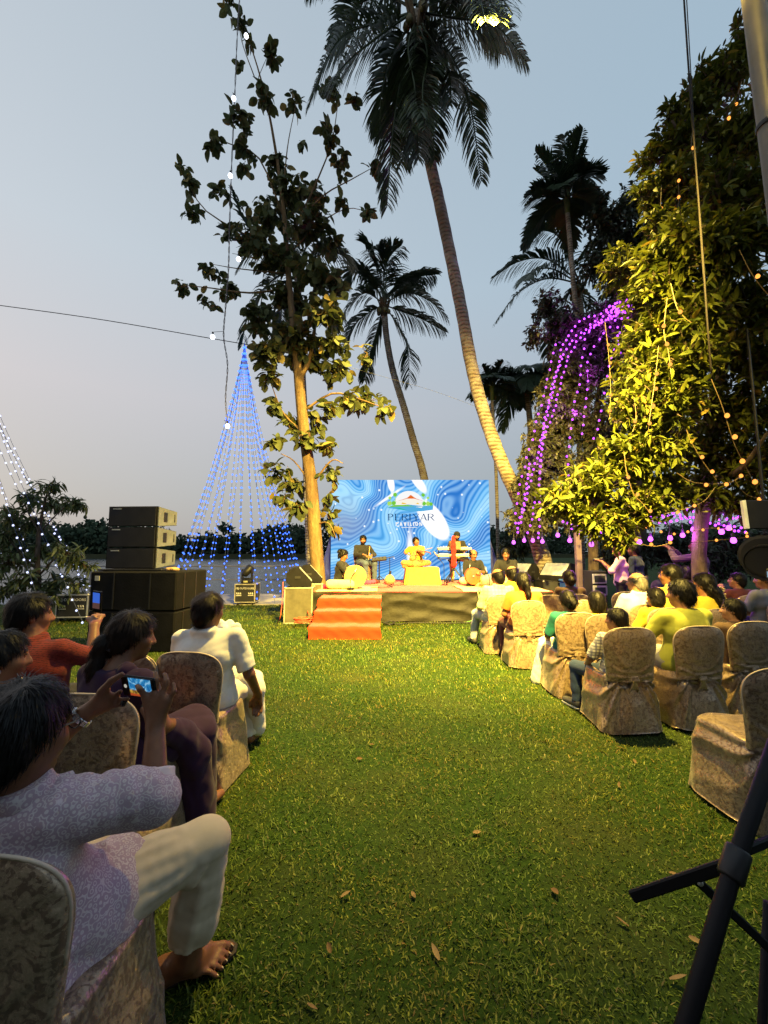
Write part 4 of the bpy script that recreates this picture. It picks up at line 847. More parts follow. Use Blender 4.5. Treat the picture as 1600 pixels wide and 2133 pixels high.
    mi[(np.hypot(x / .026, (z + .058) / .012) < 1) & (y > .06)] = 2
    if beard:
        mi[(np.abs(z + .042) < .008) & (x < .032) & (y > .06)] = 3
        if beard == 'full': mi[(z < -.035) & (y > -.01) & (z > -.125) & ~((np.hypot(x / .022, (z + .058) / .010) < 1)) & ((x > .03) | (z < -.066)) & (y > .0)] = 3
    me.polygons.foreach_set('material_index', mi)
    # --- hair
    if hair != 'bald':
        h = Vol(); g = .014 if hair in ('short', 'thin', 'ring') else .018
        h.ell(hp(0, -.016, .034), (.077 + g, .096 + g, .092 + g), H, k=.02); h.ell(hp(0, -.05, -.03), (.066 + g * .5, .055 + g, .075), H, k=.03)
        if hair == 'curly':
            for k in range(26):
                v = np.random.default_rng(k + 5).normal(size=3); v /= np.linalg.norm(v); v[2] = abs(v[2]); v[1] -= .3; h.ell(hp(*(v * V3(.085, .10, .095) + V3(0, -.02, .03))), (.024,) * 3, H, k=.012)
        h.wrinkle(.004, 110, 3)
        # hairline: keep what is behind and above it
        nrm = H @ V3(0, .75, -.66); h.cut(hp(0, .066, .062), nrm)
        if hair == 'thin': h.cut(hp(0, -.055, .118), H @ V3(0, -.55, .84))
        if hair == 'ring': h.cut(hp(0, 0, .055), H @ V3(0, .25, 1))
        mesh_parts = h
        hm = h.mesh('hair', min(vox, .011)); hair_o = mk('hair', strands(hm, hp, H, 5200 if vox < .0095 else 1500, vox < .0095), HAIR[hcol], r)
        ex = Vol()
        if hair == 'bun': ex.ell(hp(0, -.135, -.02), (.052, .042, .05), H).ell(hp(0, -.10, .0), (.06, .04, .06), H)
        if hair == 'pony':
            ex.cap(hp(0, -.10, .0), hp(0, -.135, -.03), .03, .034); ex.cap(hp(0, -.135, -.03), hp(.01, -.15, -.15), .036, .034); ex.cap(hp(.01, -.15, -.15), hp(.0, -.14, -.30), .034, .012)
        if hair == 'long':
            ex.ell(hp(0, -.075, -.05), (.088, .055, .12), H); ex.cap(hp(0, -.11, -.08), hp(.01, -.16, -.26), .062, .048); ex.cap(hp(.01, -.16, -.26), hp(.01, -.15, -.40), .046, .016)
        if hair == 'bob': ex.ell(hp(0, -.03, -.03), (.096, .088, .125), H).cut(hp(0, .035, 0), H @ V3(0, 1, 0))
        if ex.P: ex.wrinkle(.004, 120, 9); mk('hair_tail', strands(ex.mesh('hair_tail', min(vox, .011)), hp, H, 2500 if vox < .0095 else 700, vox < .0095), HAIR[hcol], r)
    # --- clothes
    sd = abs(hash(label)) % 997
    sd = sum(ord(c_) for c_ in label) % 997
    if top:
        t = Vol(); torso(t, .016, True)
        for S in 'LR':
            a, e_, w = J[S + 'sh'], J[S + 'el'], J[S + 'wr']
            if sleeve <= .5: q = a + (e_ - a) * min(1, sleeve * 2); t.cap(a, q, .064 + sleeve_r, .062 + sleeve_r, k=.03, flat=True)
            else: t.cap(a, e_, .064 + sleeve_r, .056 + sleeve_r, k=.03); t.cap(e_, e_ + (w - e_) * (sleeve - .5) * 2, .056, .044, k=.03, flat=True)
        if topfn: topfn(t, J)
        if collar: nk = J['neck']; t.cap(nk + V3(-.03, -.02, .0), nk + V3(.03, -.02, .0), .062, k=.015)
        t.wrinkle(wr_amp, 34, sd, (.5, .6, 1)); t.cut(J['neck'] + V3(0, 0, .035 - neckcut), (0, -.25, 1))
        mk('shirt', t.mesh('shirt', vox), top, r)
    if bottom:
        t = Vol(); t.cap(J['pel'] - hs * .075, J['pel'] + hs * .075, .138, k=.05)
        for S in 'LR':
            t.cap(J[S + 'hip'], J[S + 'kn'], .102, .072, k=.04)
            if bottom_len > .1: t.cap(J[S + 'kn'], J[S + 'kn'] + (J[S + 'an'] - J[S + 'kn']) * bottom_len, .070, calf, k=.03, flat=True)
            if dhoti and pose == 'chair': t.cap((J['Lkn'] + J['Rkn']) / 2, (J['Lan'] + J['Ran']) / 2, .10, .10, k=.08); t.cap(J['pel'], (J['Lkn'] + J['Rkn']) / 2, .11, .09, k=.08)
            if dhoti and pose == 'floor': t.cap(J['pel'] + V3(0, .05, -.02), (J['Lan'] + J['Ran']) / 2, .10, .07, k=.08)
            if dhoti and pose == 'stand': t.cap(J['pel'], (J['Lan'] + J['Ran']) / 2, .14, .16, k=.08)
        if botfn: botfn(t, J)
        t.wrinkle(wr_amp, 40, sd + 3, (.7, .6, 1))
        if pose == 'stand' or pose == 'chair': t.cut((0, 0, J['Lan'][2] - .02), (0, 0, -1))
        mk('trousers' if not dhoti else 'skirt', t.mesh('trousers', vox), bottom, r)
    if shoes:
        t = Vol()
        for S in 'LR': a = J[S + 'an']; q = J[S + 'toe']; t.cap(a - V3(0, .03, .02), q + V3(0, .02, 0), .05, .042, k=.02)
        t.cut((0, 0, .012), (0, 0, -1)); mk('shoes', t.mesh('shoes', vox), shoes, r)
    if drape:                      # a length of cloth hung over the body: list of (a, b, ra, rb), material
        t = Vol()
        for a, b_, ra, rb in drape[0]: t.cap(a, b_, ra, rb, k=.05)
        t.wrinkle(.006, 50, sd + 7, (1, 1, .2)); mk('drape', t.mesh('drape', vox), drape[1], r)
    if extra: extra(r, J, hp, H)
    return r
def strands(me, hp, H, n, near):
    """adds thin combed hair strands to a hair cap so that its surface and edge read as hair"""
    nv = len(me.vertices); co = np.empty(nv * 3, np.float32); me.vertices.foreach_get('co', co); co = co.reshape(-1, 3); nm = np.empty(nv * 3, np.float32); me.vertices.foreach_get('normal', nm); nm = nm.reshape(-1, 3)
    fq = np.empty(len(me.polygons) * 4, np.int32)
    if len(me.loops) != len(fq): return me
    me.loops.foreach_get('vertex_index', fq); fq = fq.reshape(-1, 4)
    rg = np.random.default_rng(3); k = rg.integers(0, nv, n); P = co[k] + rg.normal(size=(n, 3)) * .004; N = nm[k]; cr = np.array(hp(.02, -.045, .13)); ax = H @ V3(0, -.2, -1)
    d = P - cr; d = d / (np.linalg.norm(d, axis=1, keepdims=True) + 1e-6) + ax * .7 + rg.normal(size=(n, 3)) * .16; d -= N * (d * N).sum(1, keepdims=True); d /= np.linalg.norm(d, axis=1, keepdims=True) + 1e-6
    sd = np.cross(d, N); sd /= np.linalg.norm(sd, axis=1, keepdims=True) + 1e-6; L = rg.uniform(.022, .06, (n, 1)); w = .0011 if near else .0024
    p0 = P - N * .002; p1 = P + d * L * .5 + N * rg.uniform(.0, .004, (n, 1)); p2 = P + d * L + N * rg.uniform(-.006, .003, (n, 1))
    V = np.stack([p0 - sd * w, p0 + sd * w, p1 - sd * w, p1 + sd * w, p2 - sd * w * .3, p2 + sd * w * .3], 1).reshape(-1, 3); o = nv + np.arange(n)[:, None] * 6
    return npmesh('hair', np.concatenate([co, V]), np.concatenate([fq, o + [[0, 1, 3, 2]], o + [[2, 3, 5, 4]]]))
def flowers(r, J, hp, H, x=0, n=14, c=(-.0, -.15, .02), col=(.75, .62, .32)):
    mb = MB(); rg = random.Random(4)
    for k in range(n): p = hp(c[0] + rg.uniform(-.05, .05), c[1] + rg.uniform(-.02, .02), c[2] + rg.uniform(-.04, .04)); mb.lathe([(.003, -.006), (.013, .0), (.015, .006), (.004, .01)], p, seg=6)
    mb.build('hair_flowers', mat('jasmine', col, .7), r)
def glasses(r, J, hp, H):
    mb = MB()
    for q in (-1, 1):
        ring_ = [hp(q * .033 + .022 * math.cos(a), .108, .012 + .018 * math.sin(a)) for a in np.linspace(0, 2 * math.pi, 13)]; mb.tube(ring_, .002, 4, cap=False); mb.tube([hp(q * .055, .106, .018), hp(q * .088, .04, .02), hp(q * .086, -.015, .012)], .0025, 4)
    mb.tube([hp(-.011, .11, .016), hp(.011, .11, .016)], .002, 4); mb.build('glasses', mat('glasses_frame', (.02, .018, .016), .3), r)
# ================================================================ stage
SZ = .66; SX0, SX1, SY0, SY1 = -1.56, 3.72, 9.24, 12.85
M_RED = mat('red_carpet', (.42, .022, .016), .9, .1, var=.15, bscale=90, bstr=.5, bdist=.006, sheen=.3)
M_ORANGE = mat('orange_carpet', (.50, .028, .007), .9, .1, var=.15, bscale=70, bstr=.5, bdist=.006, sheen=.3)
M_SKIRT = mat('black_stage_cloth', (.020, .018, .012), .6, .25, bscale=7, bstr=.5, bdist=.03)
M_CREAM = cloth('cream_mat', (.62, .50, .28)); M_GOLDCLOTH = cloth('golden_cloth', (.66, .42, .07))
def drape_sheet(p0, p1, z0, z1, out, nx=120, nz=26, amp=.012, seed=1, flare=.05):
    rg = np.random.default_rng(seed); p0, p1 = V3(*p0), V3(*p1); u = np.linspace(0, 1, nx); v = np.linspace(0, 1, nz); U, Vv = np.meshgrid(u, v, indexing='ij'); L = np.linalg.norm(p1 - p0)
    w = 0
    for k in range(9):
        a = rg.uniform(2, 9); bb = rg.uniform(4, 16) * rg.choice([-1, 1]); w = w + np.sin(U * L * a + Vv * bb + rg.uniform(0, 6.28) + 2 * np.sin(U * L * rg.uniform(.5, 2))) / 3
    crease = np.maximum(0, w) ** 2
    d = amp * (w + crease) + flare * Vv ** 2
    o = V3(*out); Pp = p0 + U[..., None] * (p1 - p0) + d[..., None] * o; Pp[..., 2] = z1 + (z0 - z1) * Vv + .008 * np.sin(U * L * 7) * (Vv > .95)
    i, k = np.meshgrid(np.arange(nx - 1), np.arange(nz - 1), indexing='ij'); Q = np.stack([i * nz + k, i * nz + k + 1, (i + 1) * nz + k + 1, (i + 1) * nz + k], 2).reshape(-1, 4)
    return npmesh('cloth', Pp.reshape(-1, 3), Q)
st = empty('stage', 'low stage with red carpet top and black cloth skirt', 'stage', ((SX0 + SX1) / 2, SY0, 0)); so = V3((SX0 + SX1) / 2, SY0, 0)
MB().box((0, (SY1 - SY0) / 2 + .03, SZ / 2 - .02), (SX1 - SX0 - .06, SY1 - SY0 - .06, SZ - .06), bev=.01).build('platform', mat('stage_plywood', (.2, .13, .08), .8), st)
def carpet(x0, x1, y0, y1, z, amp=.004, n=40, rnd=0):
    X, Y = np.meshgrid(np.linspace(x0, x1, n), np.linspace(y0, y1, n), indexing='ij'); Z = z + amp * (np.sin(X * 5 + 2 * np.sin(Y * 3)) + np.sin(Y * 7 + X * 2)) ; Z[:, 0] -= .02
    i, k = np.meshgrid(np.arange(n - 1), np.arange(n - 1), indexing='ij'); Q = np.stack([i * n + k, (i + 1) * n + k, (i + 1) * n + k + 1, i * n + k + 1], 2).reshape(-1, 4)
    return npmesh('carpet', np.stack([X, Y, Z], 2).reshape(-1, 3), Q)
c_ = carpet(SX0 - .01, SX1 + .01, SY0 - .012, SY1, SZ, .003); c_.transform(Matrix.Translation(-Vector(so))); mk('carpet', c_, M_RED, st)
for nm, p0, p1, out, sd in (('front_skirt', (SX0, SY0 - .01, 0), (SX1, SY0 - .01, 0), (0, -1, 0), 1), ('side_skirt', (SX0, SY1, 0), (SX0, SY0, 0), (-1, 0, 0), 2), ('side_skirt', (SX1, SY0, 0), (SX1, SY1, 0), (1, 0, 0), 3)):
    me = drape_sheet(p0, p1, .02, SZ - .01, out, 200 if sd == 1 else 60, 26, .012, sd); me.transform(Matrix.Translation(-Vector(so))); mk(nm, me, M_SKIRT, st)
# orange carpeted steps
sp_ = empty('steps', 'orange carpeted steps leading up to the stage', 'steps', (-.72, 8.3, 0))
def step_carpet():
    x0, x1 = -1.33, -.06; prof = [(7.42, .0), (7.43, .03), (7.44, .17), (7.47, .20), (7.92, .205), (7.94, .22), (7.95, .37), (7.98, .40), (8.43, .405), (8.45, .42), (8.46, .55), (8.49, .585), (9.18, .59)]
    ys = []; zs = []
    for (a, b_), (c, d) in zip(prof[:-1], prof[1:]):
        for t in np.linspace(0, 1, 5)[:-1]: ys.append(a + (c - a) * t); zs.append(b_ + (d - b_) * t)
    ys.append(prof[-1][0]); zs.append(prof[-1][1]); ys = np.array(ys); zs = np.array(zs); nx = 60; xs_ = np.linspace(0, 1, nx)
    X = x0 + (x1 - x0) * xs_[:, None] + .012 * np.sin(zs * 23)[None] * (np.abs(xs_ - .5) * 2)[:, None] ** 6
    w = .010 * np.sin(X * 9 + ys * 5) + .006 * np.sin(X * 23 + zs * 30 + 2)
    Y = ys[None] + w * .8; Z = np.maximum(zs[None] + w * .5, .006); k = len(ys); i, kk = np.meshgrid(np.arange(nx - 1), np.arange(k - 1), indexing='ij')
    return npmesh('carpet', np.stack([X, Y, Z], 2).reshape(-1, 3) - V3(-.72, 8.3, 0), np.stack([i * k + kk, (i + 1) * k + kk, (i + 1) * k + kk + 1, i * k + kk + 1], 2).reshape(-1, 4))
mk('carpet', step_carpet(), M_ORANGE, sp_)
mw = mat('step_timber', (.45, .32, .18), .8)
for k in range(3): MB().box((0.02, -.63 + .5 * k + .26 + (.14 if k == 2 else 0), .10 + .195 * k - .012), (1.22, .46 + (.28 if k == 2 else 0), .17), bev=.006).build('step', mw, sp_)
# mats, low platform
def thing_mesh(name, me, m, label, cat, loc=(0, 0, 0), rot=None, group=None): o = mk(name, me, m, None, loc, rot); tag(o, label, cat, group); return o
thing_mesh('floor_mat', carpet(-1.5, -.15, 9.27, 10.4, SZ + .018, .006), M_CREAM, 'cream cloth mat under the left drummer on the stage', 'mat')
thing_mesh('floor_mat', carpet(1.75, 3.66, 9.3, 10.9, SZ + .018, .006), M_CREAM, 'long cream cloth mat under the right hand drummers', 'mat')
pl = empty('draped_platform', 'low platform under a golden cloth where the violinist sits', 'platform', (at(878, 1200, 11.5).x, 11.5, SZ))
MB().box((0, 0, .22), (.86, .84, .40), bev=.02).build('box', mw, pl)
gc = MB()
def box_cloth(wx, wy, h, seed=1, amp=.012):
    nr, nz = 120, 20; a = np.linspace(0, 2 * np.pi, nr, endpoint=False); e = .2; ux = np.sign(np.cos(a)) * np.abs(np.cos(a)) ** e; uy = np.sign(np.sin(a)) * np.abs(np.sin(a)) ** e; rg = np.random.default_rng(seed)
    V = []; zs = [h] * 4 + list(np.linspace(h - .01, .0, nz)); rs = [.05, .5, .9, .985] + [1.0] * nz
    for i, (z, q) in enumerate(zip(zs, rs)):
        t = max(0, (h - z) / h); w = amp * (np.sin(a * 11 + 2 * np.sin(a * 3) + seed) + .6 * np.sin(a * 23 + t * 3)) * t + .05 * t * t
        V.append(np.stack([(wx * q + w) * ux, (wy * q + w) * uy, np.full(nr, z) + .004 * np.sin(a * 5 + i)], 1))
    n = len(V); i, k = np.meshgrid(np.arange(n - 1), np.arange(nr), indexing='ij'); k2 = (k + 1) % nr
    return npmesh('cloth', np.concatenate(V), np.stack([i * nr + k, (i + 1) * nr + k, (i + 1) * nr + k2, i * nr + k2], 2).reshape(-1, 4))
mk('cloth', box_cloth(.45, .44, .45, 2), M_GOLDCLOTH, pl)
# ---------------------------------------------------------------- LED screen
SCX0, SCX1, SCY, SCZ0, SCZ1 = -1.66, 3.32, 13.0, .68, 3.80
def screen_mat():
    m, n, b, o = _new('led_picture'); n.nodes.remove(b); t = n.nodes.new('ShaderNodeTexCoord')
    mp = n.nodes.new('ShaderNodeMapping'); n.links.new(t.outputs['Object'], mp.inputs[0]); mp.inputs['Scale'].default_value = (1, 0, 1)
    def math_(op, a, b_=None, c=None):
        x = n.nodes.new('ShaderNodeMath'); x.operation = op
        for i, v in enumerate((a, b_, c)):
            if v is None: continue
            if isinstance(v, (int, float)): x.inputs[i].default_value = v
            else: n.links.new(v, x.inputs[i])
        return x.outputs[0]
    nz = n.nodes.new('ShaderNodeTexNoise'); nz.inputs['Scale'].default_value = .55; nz.inputs['Detail'].default_value = 1.0; nz.inputs['Distortion'].default_value = .9; n.links.new(mp.outputs[0], nz.inputs[0])
    f = None
    # concentric eddies pulled into the flow
    sep = n.nodes.new('ShaderNodeSeparateXYZ'); n.links.new(mp.outputs[0], sep.inputs[0])
    nz2 = n.nodes.new('ShaderNodeTexNoise'); nz2.inputs['Scale'].default_value = .5; nz2.inputs['Detail'].default_value = .2; nz2.inputs['Distortion'].default_value = 1.1; n.links.new(mp.outputs[0], nz2.inputs[0])
    acc = math_('ADD', math_('MULTIPLY_ADD', sep.outputs[2], .42, math_('MULTIPLY', sep.outputs[0], -.30)), math_('MULTIPLY', nz2.outputs[0], .9))
    for cx, cz, k, r_ in ((-.70, -.45, .55, .62), (1.75, .25, .5, .66), (-1.6, 1.2, .45, .5)):
        dx = math_('SUBTRACT', sep.outputs[0], cx); dz = math_('SUBTRACT', sep.outputs[2], cz); d = math_('SQRT', math_('ADD', math_('MULTIPLY', dx, dx), math_('MULTIPLY', math_('MULTIPLY', dz, dz), .8)))
        acc = math_('ADD', acc, math_('MULTIPLY', math_('POWER', 2.718, math_('MULTIPLY', math_('MULTIPLY', d, d), -1 / (r_ * r_))), k * .8))
    lines = math_('SINE', math_('MULTIPLY', acc, 110)); broad = math_('SINE', math_('MULTIPLY', acc, 9))
    c1 = ramp(n, math_('MULTIPLY_ADD', broad, .5, .5), ((.0, (.03, .20, .62)), (.4, (.05, .31, .76)), (.75, (.12, .48, .88)), (1, (.36, .70, .96)))).outputs[0]
    c2 = mixc(n, math_('MULTIPLY', math_('MULTIPLY_ADD', lines, .5, .5), .45), c1, (.42, .72, .95)); c2 = mixc(n, math_('MULTIPLY', math_('POWER', math_('MULTIPLY_ADD', lines, -.5, .5), 4), .3), c2, (.01, .10, .42))
    # pale dusty patch on the left
    dx = math_('ADD', sep.outputs[0], 2.1); dz = math_('SUBTRACT', sep.outputs[2], .25); d = math_('SQRT', math_('ADD', math_('MULTIPLY', math_('MULTIPLY', dx, dx), .6), math_('MULTIPLY', dz, dz)))
    c2 = mixc(n, math_('MULTIPLY', ramp(n, d, ((.1, 1.), (.9, 0.))).outputs[0], .6), c2, (.33, .40, .52))
    # white blazes
    def blaze(cx, cz, ang, a, bb, soft=.25):
        ca, sa = math.cos(ang), math.sin(ang); dx = math_('SUBTRACT', sep.outputs[0], cx); dz = math_('SUBTRACT', sep.outputs[2], cz)
        u = math_('ADD', math_('MULTIPLY', dx, ca), math_('MULTIPLY', dz, sa)); v = math_('ADD', math_('MULTIPLY', dx, -sa), math_('MULTIPLY', dz, ca)); u = math_('ADD', u, math_('MULTIPLY', nz.outputs[0], .12))
        d = math_('SQRT', math_('ADD', math_('POWER', math_('ABSOLUTE', math_('DIVIDE', u, a)), 2.), math_('POWER', math_('ABSOLUTE', math_('DIVIDE', v, bb)), 2.)))
        return ramp(n, d, ((1 - soft, 1.), (1, 0.))).outputs[0]
    for args in ((.74, .24, -.95, .78, .36, .12), (.28, 1.45, -.95, .48, .16), (-.62, 1.5, 1.75, .34, .12), (-.02, -.75, 1.57, .95, .13, .6), (-.62, 1.05, .6, .7, .06, .6)): c2 = mixc(n, blaze(*args), c2, (1, 1, 1))
    vo = n.nodes.new('ShaderNodeTexVoronoi'); vo.inputs['Scale'].default_value = 4.2; n.links.new(mp.outputs[0], vo.inputs[0]); c2 = mixc(n, ramp(n, vo.outputs['Distance'], ((.10, 1.), (.17, 0.))).outputs[0], c2, (.9, .96, 1))
    em = n.nodes.new('ShaderNodeEmission'); n.links.new(c2, em.inputs[0]); em.inputs[1].default_value = 1.12; n.links.new(em.outputs[0], o.inputs[0]); return m
scr = empty('led_screen', 'big lit screen with blue swirls and the logo behind the stage', 'screen', ((SCX0 + SCX1) / 2, SCY, SCZ0)); scw, sch = SCX1 - SCX0, SCZ1 - SCZ0
dsp = MB().box((0, 0, 0), (scw, .03, sch)).build('display', screen_mat(), scr, loc=(0, 0, sch / 2))
MB().box((0, .09, sch / 2), (scw + .02, .12, sch + .02), bev=.01).build('cabinet', M_BLACKROUGH, scr)
tb = MB()
for x in (-scw / 2 + .3, 0, scw / 2 - .3): tb.tube([(x, .2, -.66), (x, .2, sch - .2)], .04, 8); tb.tube([(x, 1.4, -.66), (x, .2, sch * .7)], .03, 8)
tb.build('support_frame', M_STEEL, scr)
# blue cloth hung behind and beside the screen
for sg, lab in ((-1, 'blue cloth wing hanging at the left end of the screen'), (1, 'blue violet cloth wing hanging at the right end of the screen')):
    x = SCX0 if sg < 0 else SCX1; me = drape_sheet((x + sg * .02, 13.15, 0), (x + sg * .62, 13.35, 0), .02, 2.1, (0, -1, 0), 30, 30, .03, 6 + sg)
    co_ = [v.co for v in me.vertices]
    for v in me.vertices:
        t = min(1, max(0, (2.1 - v.co.z) / 2.1)); v.co.x = x + (v.co.x - x) * (.08 + .92 * t)
    thing_mesh('side_cloth', me, cloth('blue_cloth', (.035, .045, .30)), lab, 'cloth')
# logo and lettering on the screen
LG = {k: emis('led_' + k, c, .95) for k, c in dict(navy=(.012, .07, .20), white=(1, 1, 1), orange=(.85, .16, .02), gold=(.95, .55, .04), cream=(1, .95, .82), green=(.20, .62, .05), lime=(.45, .80, .12), teal=(.02, .55, .35), lake=(.10, .45, .80)).items()}
lc = at(852, 1042, SCY - .03); K = (SCY - .03) / FPX; lx0 = lc.x - (SCX0 + SCX1) / 2; lz0 = lc.z - SCZ0
def LP(x, y, k=0): return (lx0 + (x - 852) * K, -.017 - .0015 * k, lz0 - (y - 1042) * K)
def flat(name, pts, m, k, parent=None): return MB().poly([LP(x, y, k) for x, y in pts]).build(name, LG[m], parent or logo)
logo = MB().poly([LP(852 + 33 * math.cos(a), 1058 - 36 * math.sin(a) if a <= math.pi else 1058, 1) for a in np.linspace(0, math.pi, 24)]).build('logo', LG['white'], scr)
flat('lake', [(806, 1058), (825, 1053), (850, 1051), (880, 1054), (903, 1052), (902, 1062), (880, 1065), (855, 1066), (835, 1062)], 'lake', 2); flat('shore', [(806, 1057), (822, 1052), (850, 1052), (862, 1055), (840, 1055), (820, 1056)], 'green', 3); flat('shore', [(818, 1057), (832, 1058), (848, 1063), (838, 1062)], 'teal', 3); flat('ripple', [(865, 1056), (882, 1055), (878, 1058)], 'white', 3)
flat('hut_wall', [(827, 1051), (827, 1046), (845, 1039), (866, 1039), (880, 1046), (880, 1051)], 'cream', 2); flat('hut_roof', [(848, 1037.5), (855, 1031), (866, 1037.5)], 'orange', 4); flat('hut_eave', [(823, 1045.5), (848, 1037), (856, 1030.5), (864, 1037), (884, 1044.5), (864, 1038.5), (848, 1038.5)], 'orange', 3); flat('hut_glow', [(836, 1050), (838, 1046.5), (846, 1048.5), (847, 1050)], 'gold', 4); flat('hut_glow', [(866, 1050), (870, 1047), (874, 1050)], 'gold', 4)
for x, y, r_, m in ((811, 1049, 6, 'lime'), (820, 1048, 6, 'green'), (884, 1049, 5.5, 'green'), (892, 1049, 6, 'lime'), (898, 1050, 5, 'green'), (823, 1030, 5.5, 'green'), (812, 1037, 4, 'lime'), (882, 1031, 5, 'green'), (892, 1037, 3.5, 'lime')):
    flat('palm_tuft' if y < 1040 else 'bush', [(x + r_ * (1 if k % 2 else .62) * math.cos(k * .393), y + r_ * (1 if k % 2 else .62) * math.sin(k * .393)) for k in range(16)], m, 3)
for x0, x1, y0, y1 in ((822, 824, 1030, 1048), (812, 814, 1038, 1048), (882, 884, 1031, 1048)): flat('palm_stem', [(x0, y0), (x0 + 1, y0), (x1 + 1, y1), (x1, y1)], 'lime', 2)
def glyph(ch, x, w, y0, y1, th, thin, m, k, serif=True):
    """letter built from strokes, in photograph pixels; y down"""
    P = []; h = y1 - y0
    def rect(a, b, c, d): P.append([(a, b), (c, b), (c, d), (a, d)])
    def line(xa, ya, xb, yb, t): P.append([(xa - t / 2, ya), (xa + t / 2, ya), (xb + t / 2, yb), (xb - t / 2, yb)])
    def bowl(cx, cy, rx, ry, t0, t1, a0, a1):
        aa = np.linspace(a0, a1, 9)
        for p, q in zip(aa[:-1], aa[1:]): P.append([(cx + rx * math.cos(p), cy - ry * math.sin(p)), (cx + rx * math.cos(q), cy - ry * math.sin(q)), (cx + (rx - t0) * math.cos(q), cy - (ry - t1) * math.sin(q)), (cx + (rx - t0) * math.cos(p), cy - (ry - t1) * math.sin(p))])
    def ser(cx, y, q=2.0):
        if serif: rect(cx - q, y - (thin if y > y0 + 1 else 0), cx + q, y + (0 if y > y0 + 1 else thin))
    s0 = x + th / 2
    if ch in 'PRDEILVN' and ch not in 'VN': rect(x, y0, x + th, y1); ser(s0, y0); ser(s0, y1)
    if ch in 'PR': rect(x, y0, x + w * .5, y0 + thin); rect(x, y0 + h * .52 - thin, x + w * .5, y0 + h * .52); bowl(x + w * .45, y0 + h * .26, w * .5, h * .26, th, thin, math.pi / 2, -math.pi / 2)
    if ch == 'R': line(x + w * .5, y0 + h * .5, x + w * .98, y1, th); ser(x + w, y1, 1.5)
    if ch == 'E': rect(x, y0, x + w, y0 + thin); rect(x, y0 + h * .47, x + w * .8, y0 + h * .47 + thin); rect(x, y1 - thin, x + w, y1); (rect(x + w - thin, y0, x + w, y0 + 2.4), rect(x + w - thin, y1 - 2.4, x + w, y1)) if serif else None
    if ch == 'L': rect(x, y1 - thin, x + w, y1); rect(x + w - thin, y1 - 2, x + w, y1) if serif else None
    if ch == 'Y': line(x + th / 2, y0, x + w / 2, y0 + h * .55, th); line(x + w - thin, y0, x + w / 2, y0 + h * .55, thin * 1.3); rect(x + w / 2 - th / 2, y0 + h * .5, x + w / 2 + th / 2, y1); ser(x + w / 2, y1); ser(x + 1, y0, 1.8); ser(x + w - 1, y0, 1.6)
    if ch == 'A': line(x + w / 2, y0, x + thin, y1, thin * 1.3); line(x + w / 2, y0, x + w - th / 2, y1, th); rect(x + w * .24, y0 + h * .62, x + w * .76, y0 + h * .62 + thin); ser(x + 1, y1, 1.6); ser(x + w - 1, y1, 1.8)
    if ch == 'V': line(x + th / 2, y0, x + w / 2, y1, th); line(x + w - thin, y0, x + w / 2, y1, thin * 1.4)
    if ch == 'O': bowl(x + w / 2, (y0 + y1) / 2, w / 2, h / 2, th, thin, 0, math.pi); bowl(x + w / 2, (y0 + y1) / 2, w / 2, h / 2, th, thin, math.pi, 2 * math.pi)
    if ch == 'N': rect(x, y0, x + thin, y1); rect(x + w - thin, y0, x + w, y1); line(x + th / 2, y0, x + w - th / 2, y1, th)
    mb = MB()
    for q in P: mb.poly([LP(a, b, k + .1 * i % 3) for i, (a, b) in [(0, p) for p in q]])
    return mb.build('letter', LG[m], scr)
x = 808.5
for ch, w in zip('PERIYAR', (11, 11, 13, 4, 13.5, 14, 13)): glyph(ch, x, w, 1070.5, 1084.5, 2.3, .9, 'navy', 2); x += w + 3.1 - (1.2 if ch in 'YA' else 0)
x = 824
for ch, w in zip('PAVILION', (5.4, 6.6, 6.4, 2.2, 4.8, 2.2, 6.4, 6)): glyph(ch, x, w, 1088, 1096, 2.1, 1.5, 'white', 2, False); x += w + 2.2
MB().poly([LP(a, b, 2) for a, b in ((836, 1098.5), (868, 1098.5), (868, 1099.6), (836, 1099.6))]).build('underline', LG['white'], scr)
